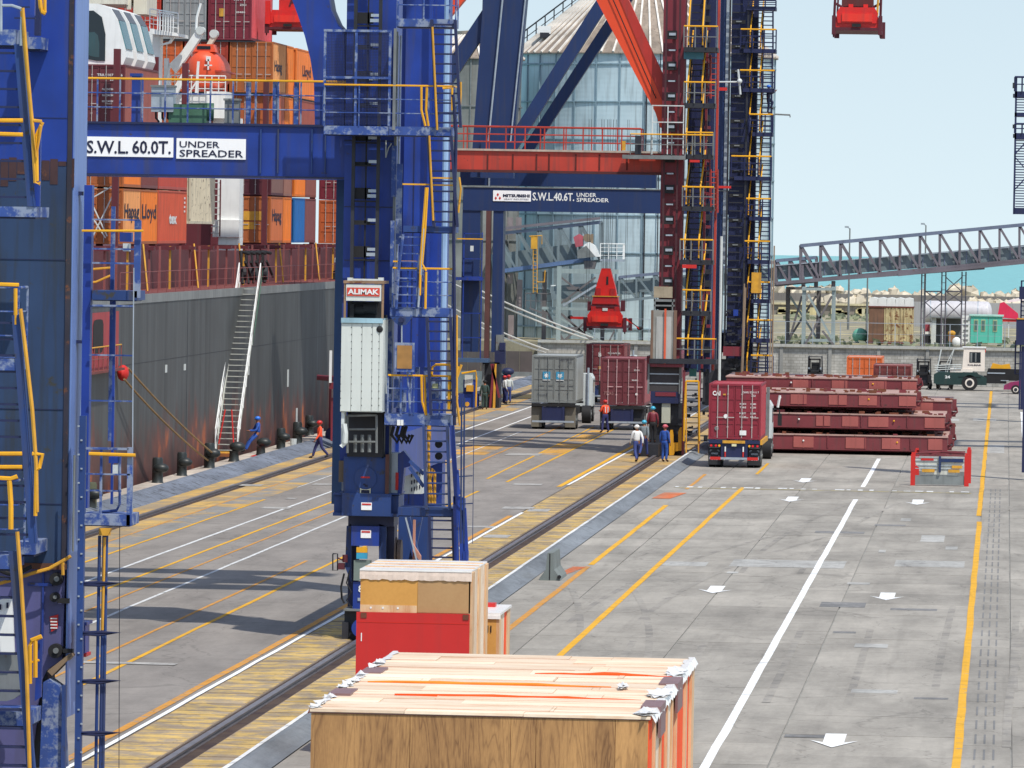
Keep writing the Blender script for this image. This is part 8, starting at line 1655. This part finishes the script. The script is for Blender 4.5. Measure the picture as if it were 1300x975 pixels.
# ================================================================ wooden crates in the foreground
def wood(name, rgb, rgb2, scale=(1.2, 1, 1), band=0.35, ring=2.2, rough=0.7, axis='Z', rnd=0.0):
    m = bpy.data.materials.new(name); m.use_nodes = True; nt = m.node_tree; L = nt.links.new; b = nt.nodes['Principled BSDF']; b.inputs['Roughness'].default_value = rough
    tc = nd(nt, 'ShaderNodeTexCoord'); mp = nd(nt, 'ShaderNodeMapping'); mp.inputs['Scale'].default_value = scale; L(tc.outputs['Object'], mp.inputs[0])
    oi = nd(nt, 'ShaderNodeObjectInfo'); ad = nd(nt, 'ShaderNodeVectorMath', operation='ADD'); L(mp.outputs[0], ad.inputs[0]); L(oi.outputs['Random'], ad.inputs[1])
    n1 = nd(nt, 'ShaderNodeTexNoise'); n1.inputs['Scale'].default_value = 1.1; n1.inputs['Detail'].default_value = 3; n1.inputs['Distortion'].default_value = 0.6; L(ad.outputs[0], n1.inputs['Vector'])
    mu = nd(nt, 'ShaderNodeMath', operation='MULTIPLY'); L(n1.outputs['Fac'], mu.inputs[0]); mu.inputs[1].default_value = ring*10
    pp = nd(nt, 'ShaderNodeMath', operation='PINGPONG'); L(mu.outputs[0], pp.inputs[0]); pp.inputs[1].default_value = 1.0
    fr = nd(nt, 'ShaderNodeMath', operation='POWER'); L(pp.outputs[0], fr.inputs[0]); fr.inputs[1].default_value = 2.6
    n2 = nd(nt, 'ShaderNodeTexNoise'); n2.inputs['Scale'].default_value = 0.7; n2.inputs['Detail'].default_value = 6; L(ad.outputs[0], n2.inputs['Vector'])
    mp3 = nd(nt, 'ShaderNodeMapping'); mp3.inputs['Scale'].default_value = tuple(q*12 for q in scale); L(tc.outputs['Object'], mp3.inputs[0])
    n3 = nd(nt, 'ShaderNodeTexNoise'); n3.inputs['Scale'].default_value = 2.0; n3.inputs['Detail'].default_value = 5; L(mp3.outputs[0], n3.inputs['Vector'])
    a1 = nd(nt, 'ShaderNodeMath', operation='MULTIPLY_ADD'); L(fr.outputs[0], a1.inputs[0]); a1.inputs[1].default_value = band; L(n2.outputs['Fac'], a1.inputs[2])
    a2 = nd(nt, 'ShaderNodeMath', operation='MULTIPLY_ADD'); L(n3.outputs['Fac'], a2.inputs[0]); a2.inputs[1].default_value = 0.45; L(a1.outputs[0], a2.inputs[2])
    r = nd(nt, 'ShaderNodeMapRange'); r.inputs['From Min'].default_value = 0.5; r.inputs['From Max'].default_value = 1.15; L(a2.outputs[0], r.inputs['Value'])
    mx = nd(nt, 'ShaderNodeMix', data_type='RGBA'); L(r.outputs[0], mx.inputs[0]); mx.inputs[6].default_value = (*rgb, 1); mx.inputs[7].default_value = (*rgb2, 1); col = mx.outputs[2]
    if rnd:
        r2 = nd(nt, 'ShaderNodeMapRange'); r2.inputs['To Min'].default_value = 1-rnd; r2.inputs['To Max'].default_value = 1+rnd; L(oi.outputs['Random'], r2.inputs['Value']); h = nd(nt, 'ShaderNodeHueSaturation'); L(col, h.inputs['Color']); L(r2.outputs[0], h.inputs['Value']); col = h.outputs[0]
    L(col, b.inputs['Base Color']); return m
PLY = wood('plywood', srgb(198, 150, 94), srgb(112, 76, 46), (2.8, 1, 0.36), 0.24, 2.2, rnd=0.09)
PLK = wood('pine_plank', srgb(247, 232, 208), srgb(218, 180, 144), (0.35, 2.5, 1), 0.3, 0.8, rnd=0.14)
BAT = wood('batten_wood', srgb(232, 202, 160), srgb(204, 150, 104), (3, 3, 0.4), 0.3, 0.8, rnd=0.1)
TARP = paint('orange_tarp', srgb(255, 84, 14), 0.8, 0.12, 2, 0); TARPR = paint('dark_orange_tarp', srgb(206, 40, 16), 0.8, 0.15, 2, 0); TAPE = paint('white_plastic', srgb(246, 244, 240), 0.25, 0.06, 4, 0); CORN = paint('corner_protector', srgb(134, 104, 104), 0.5, 0.1)
X0, X1, Y0_, Y1_, ZC = -9.76, -4.92, 89.2, 101.6, 4.1
kr = random.Random(21)
k1 = thing('wooden_crate', 'huge plywood crate in the foreground with pale plank lid and orange strips', 'crate', (X0, Y0_, 0))
MB().box(X0+0.05, Y0_+0.06, 0.1, X1-0.07, Y1_-0.05, ZC-0.09).build('inner_box', TARPR, k1)
xs2 = [X0, X0+1.42, X0+2.86, X0+3.22, X0+4.35, X1-0.02]
for k in range(len(xs2)-1): MB().box(xs2[k]+0.003, Y0_, 1.0, xs2[k+1]-0.003, Y0_+0.02, ZC-0.06).build('front_panel', PLY, k1)
for k in range(len(xs2)-1): MB().box(xs2[k]+0.003, Y0_, 0.0, xs2[k+1]-0.003, Y0_+0.02, 0.995).build('front_panel', PLY, k1)
MB().box(X0-0.02, Y0_-0.015, ZC-0.055, X1, Y0_+0.05, ZC-0.035).build('edge_strip', paint('edge_brown', srgb(104, 74, 64), 0.7), k1)
# lid boards laid across, in staggered lengths
y = Y0_-0.02; row = 0
while y < Y1_:
    wd = 0.95 if row % 3 else 0.6; y2 = min(y+wd, Y1_); cuts = [X0-0.02]+sorted(kr.uniform(X0+0.8, X1-0.8) for _ in range(2))+[X1+0.01]
    gapc = 0.07 if row % 2 else 0.14
    for i in range(3):
        dz = kr.uniform(-0.006, 0.012); MB().box(cuts[i]+0.004, y, ZC-0.04+dz, cuts[i+1]-0.004, y2-gapc, ZC+dz).build('lid_board', PLK, k1)
    if row in (3, 6, 9):
        q0, q1 = ((X0+0.9, X1-0.3), (X0+0.25, X1-0.9), (X0+2.6, X1-0.1))[(row//3)-1]; pts = [(q0+(q1-q0)*t/10, y2-0.06+kr.uniform(-.05, .05), ZC+0.006) for t in range(11)]
        MB().tube(pts, [0.008+0.045*math.sin(math.pi*min(1, t/10+0.05))*kr.uniform(.4, 1) for t in range(11)], 6).build('tarp_fold', TARP if row != 6 else paint('amber_tarp', srgb(250, 140, 40), 0.4, 0.2, 2, 0), k1)
    MB().box(X0+0.0, y2-gapc+0.01, ZC-0.045, X1, y2-0.01, ZC-0.022).build('gap_strip', paint('pink_gap', srgb(196, 112, 84), 0.7, 0.2, 2, 0), k1)
    y = y2; row += 1
MB().box(X0+0.02, Y0_+0.05, ZC-0.085, X1-0.02, Y1_-0.02, ZC-0.052).build('tarp_under_lid', TARP, k1)
# side: battens, pale boards, orange sheeting
y = Y0_; k = 0; seq = ((TARP, 0.9), (BAT, 0.25), (PLK, 1.3), (BAT, 0.2), (TARPR, 0.9), (TARP, 0.6), (BAT, 0.2), (PLK, 1.2), (BAT, 0.3), (TARP, 1.0), (BAT, 0.2), (TARP, 2.6), (BAT, 0.3), (PLK, 0.7), (TARP, 0.8), (BAT, 0.8))
for m_, wd in seq:
    y2 = min(y+wd, Y1_); 
    if y2-y < 0.05: break
    d = 0.05 if m_ is BAT else (0.02 if m_ is PLK else 0.005)
    MB().box(X1-0.06, y+0.01, 0.0, X1-0.02+d, y2-0.01, ZC-0.05).build('batten' if m_ is BAT else ('side_board' if m_ is PLK else 'tarp_strip'), m_, k1); y = y2
for (yy, ln) in ((Y0_+1.5, 1.3), (Y0_+6.2, 1.5)): MB().box(X1-0.22, yy, ZC-0.02, X1+0.075, yy+ln, ZC+0.03).box(X1+0.035, yy, ZC-0.42, X1+0.075, yy+ln, ZC-0.02).build('corner_protector', CORN, k1)
for (yy, ln) in ((Y0_+2.7, 1.1), (Y0_+7.2, 1.2)): MB().box(X0-0.05, yy, ZC-0.01, X0+0.28, yy+ln, ZC+0.03).build('corner_protector', CORN, k1)
def scrap(x, y, z, w_, d_, n=5):
    m = MB()
    for i in range(n):
        a_ = kr.uniform(0, 3.1); c_, s_ = math.cos(a_)*kr.uniform(.5, 1), math.sin(a_)*kr.uniform(.5, 1); h_ = kr.uniform(0.01, 0.07)
        m.add([(x-w_*c_, y-d_*s_, z+h_), (x+w_*s_, y-d_*c_, z+h_*0.5), (x+w_*c_, y+d_*s_, z+h_*1.4), (x-w_*s_, y+d_*c_, z+h_*0.3)], [(0, 1, 2, 3)])
    return m.build('plastic_scrap', TAPE, k1, fix=False)
for yy in (Y0_+0.3, Y0_+0.9, Y0_+2.2, Y0_+4.0, Y0_+4.6, Y0_+5.4, Y0_+6.6, Y0_+8.4, Y0_+9.4): scrap(X0+0.03, yy, ZC, 0.12, 0.35)
for yy in (Y0_+0.4, Y0_+3.9, Y0_+4.3, Y0_+8.4, Y0_+8.9): scrap(X1-0.08, yy, ZC, 0.22, 0.6, 8)
fl2 = MB()
for (xe, sg) in ((X0, -1), (X1, 1)):
    n = 60; b0 = len(fl2.v)
    for i in range(n+1):
        yy = Y0_+(Y1_-Y0_)*i/n; wv_ = kr.uniform(0.04, 0.13); fl2.v += [(xe-sg*wv_, yy, ZC+0.012+kr.uniform(0, .008)), (xe+sg*0.02, yy, ZC+0.014+kr.uniform(0, .012)), (xe+sg*(0.065+kr.uniform(0, .02)), yy, ZC-kr.uniform(0.05, 0.12))]
    for i in range(n):
        for j in range(2): a_ = b0+i*3+j; fl2.f.append((a_, a_+3, a_+4, a_+1))
fl2.build('edge_film', TAPE, k1, fix=False)
scrap(X1-0.7, Y0_+5.2, ZC+0.02, 0.11, 0.4)
# stacked crates behind, red below and plywood above
k2 = thing('wooden_crate', 'tall crate with red lower half and wrapped plywood top behind the foreground crate', 'crate', (-13.15, 129, 0))
PLO = wood('ochre_ply', srgb(214, 158, 80), srgb(190, 134, 62), (0.6, 1, 0.6), 0.15, 0.6, rnd=0.04); PLO2 = wood('tan_ply', srgb(188, 150, 104), srgb(170, 128, 84), (0.6, 1, 0.6), 0.15, 0.6); CRD = paint('crate_red', srgb(200, 40, 36), 0.5, 0.06, 1.5, 0.1)
xa_, xb2, ya_, yb_ = -13.13, -10.84, 129.0, 132.9
MB().box(xa_+0.03, ya_+0.03, 3.0, xb2-0.05, yb_, 3.9).build('upper_box', BAT, k2)
MB().box(xa_, ya_, 3.28-0.22, xa_+1.18, ya_+0.03, 3.74).build('upper_panel', PLO, k2); MB().box(xa_+1.185, ya_, 3.28-0.22, xb2-0.02, ya_+0.03, 3.74).build('upper_panel', PLO2, k2)
MB().box(xa_, ya_-0.008, 3.05, xa_+1.17, ya_-0.001, 3.2).build('bottom_rail', BAT, k2)
for x in (xa_+0.22, xa_+0.47, xa_+0.78): MB().cyl((x, ya_-0.012, 3.14), (0, 1, 0), 0.022, 0.012, 10).build('washer', WHITE, k2)
# plastic wrap with a wavy lower hem
wm = MB(); n = 40
for i in range(n+1):
    x = xa_-0.02+(xb2-xa_+0.03)*i/n; hem = 3.72+0.010*math.sin(i*0.9)+kr.uniform(-.014, .014); yy = ya_-0.02-0.004*math.sin(i*1.7)
    wm.v += [(x, yy-kr.uniform(0, .012), hem), (x, yy, 3.82), (x, ya_-0.005, 3.915)]
for i in range(n):
    for j in range(2): a_ = i*3+j; wm.f.append((a_, a_+3, a_+4, a_+1))
wm.build('plastic_wrap', paint('milky_wrap', srgb(226, 206, 190), 0.25, 0.12, 6, 0.1), k2, fix=False)
MB().box(xa_-0.02, ya_-0.02, 3.905, xb2+0.0, yb_, 3.935).build('plastic_lid', TAPE, k2)
for q in (0.9, 1.9, 2.9): MB().box(xa_, ya_+q, 3.935, xb2-0.01, ya_+q+0.12, 3.95).build('lid_batten', BAT, k2)
for (a_, b_, m_) in ((0.0, 0.5, BAT), (0.55, 1.5, PLK), (1.55, 2.0, BAT), (2.05, 3.3, PLK), (3.35, 3.9, BAT)): MB().box(xb2-0.05, ya_+a_, 0, xb2+(0.03 if m_ is BAT else 0.0), ya_+b_, 3.9).build('side_batten' if m_ is BAT else 'side_board', m_, k2)
MB().box(xa_-0.07, ya_-0.06, 0, xb2-0.02, ya_-0.03, 3.05).build('red_front', CRD, k2); MB().box(xa_-0.07, ya_-0.03, 0, xb2-0.06, yb_, 3.03).build('red_box', CRD, k2)
MB().box(xa_-0.05, ya_-0.066, 2.84, xb2-0.03, ya_-0.061, 2.85).build('score_line', TARPR, k2)
for x in (xa_+0.02, xb2-0.16): MB().box(x, ya_-0.075, 2.93, x+0.12, ya_-0.061, 3.04).build('corner_bracket', paint('bracket_rust', srgb(110, 60, 40), 0.7), k2)
MB().box(xa_+0.03, ya_-0.07, 2.45, xa_+0.05, ya_-0.062, 2.62).build('scratch', WHITE, k2)
k3 = thing('wooden_crate', 'small ochre crate marked II with white wrapped top, right of the red crate', 'crate', (-11.4, 134, 0))
xb3 = at(630, 800, 134).x; zt3 = at(625, 781, 134).z
MB().box(-12.6, 134, 0, xb3, 137, zt3).build('box', PLO, k3); MB().box(-12.62, 133.97, zt3, xb3+0.09, 137.05, zt3+0.05).box(-12.62, 133.96, zt3-0.08, xb3+0.09, 133.98, zt3).build('plastic_lid', TAPE, k3)
for (a_, b_, m_) in ((0, 0.6, BAT), (0.65, 1.6, PLK), (1.65, 2.2, TARP), (2.25, 3.0, BAT)): MB().box(xb3, 134+a_, 0, xb3+(0.06 if m_ is BAT else 0.04), 134+b_, zt3-0.01).build('side_board', m_, k3)
a = at(618.5, 803, 134); text_mb('II', a.x, a.z, 5.5*134/FPX, 9*134/FPX, 133.995, 0.0).build('lettering', BLACK, k3, fix=False)
MB().pbox(614, 766, 628.5, 777.5, 136, 0.4).build('red_box', CRD, None, 'small red box standing on the crate marked II', (-11.2, 136, 2.9), cat='box')
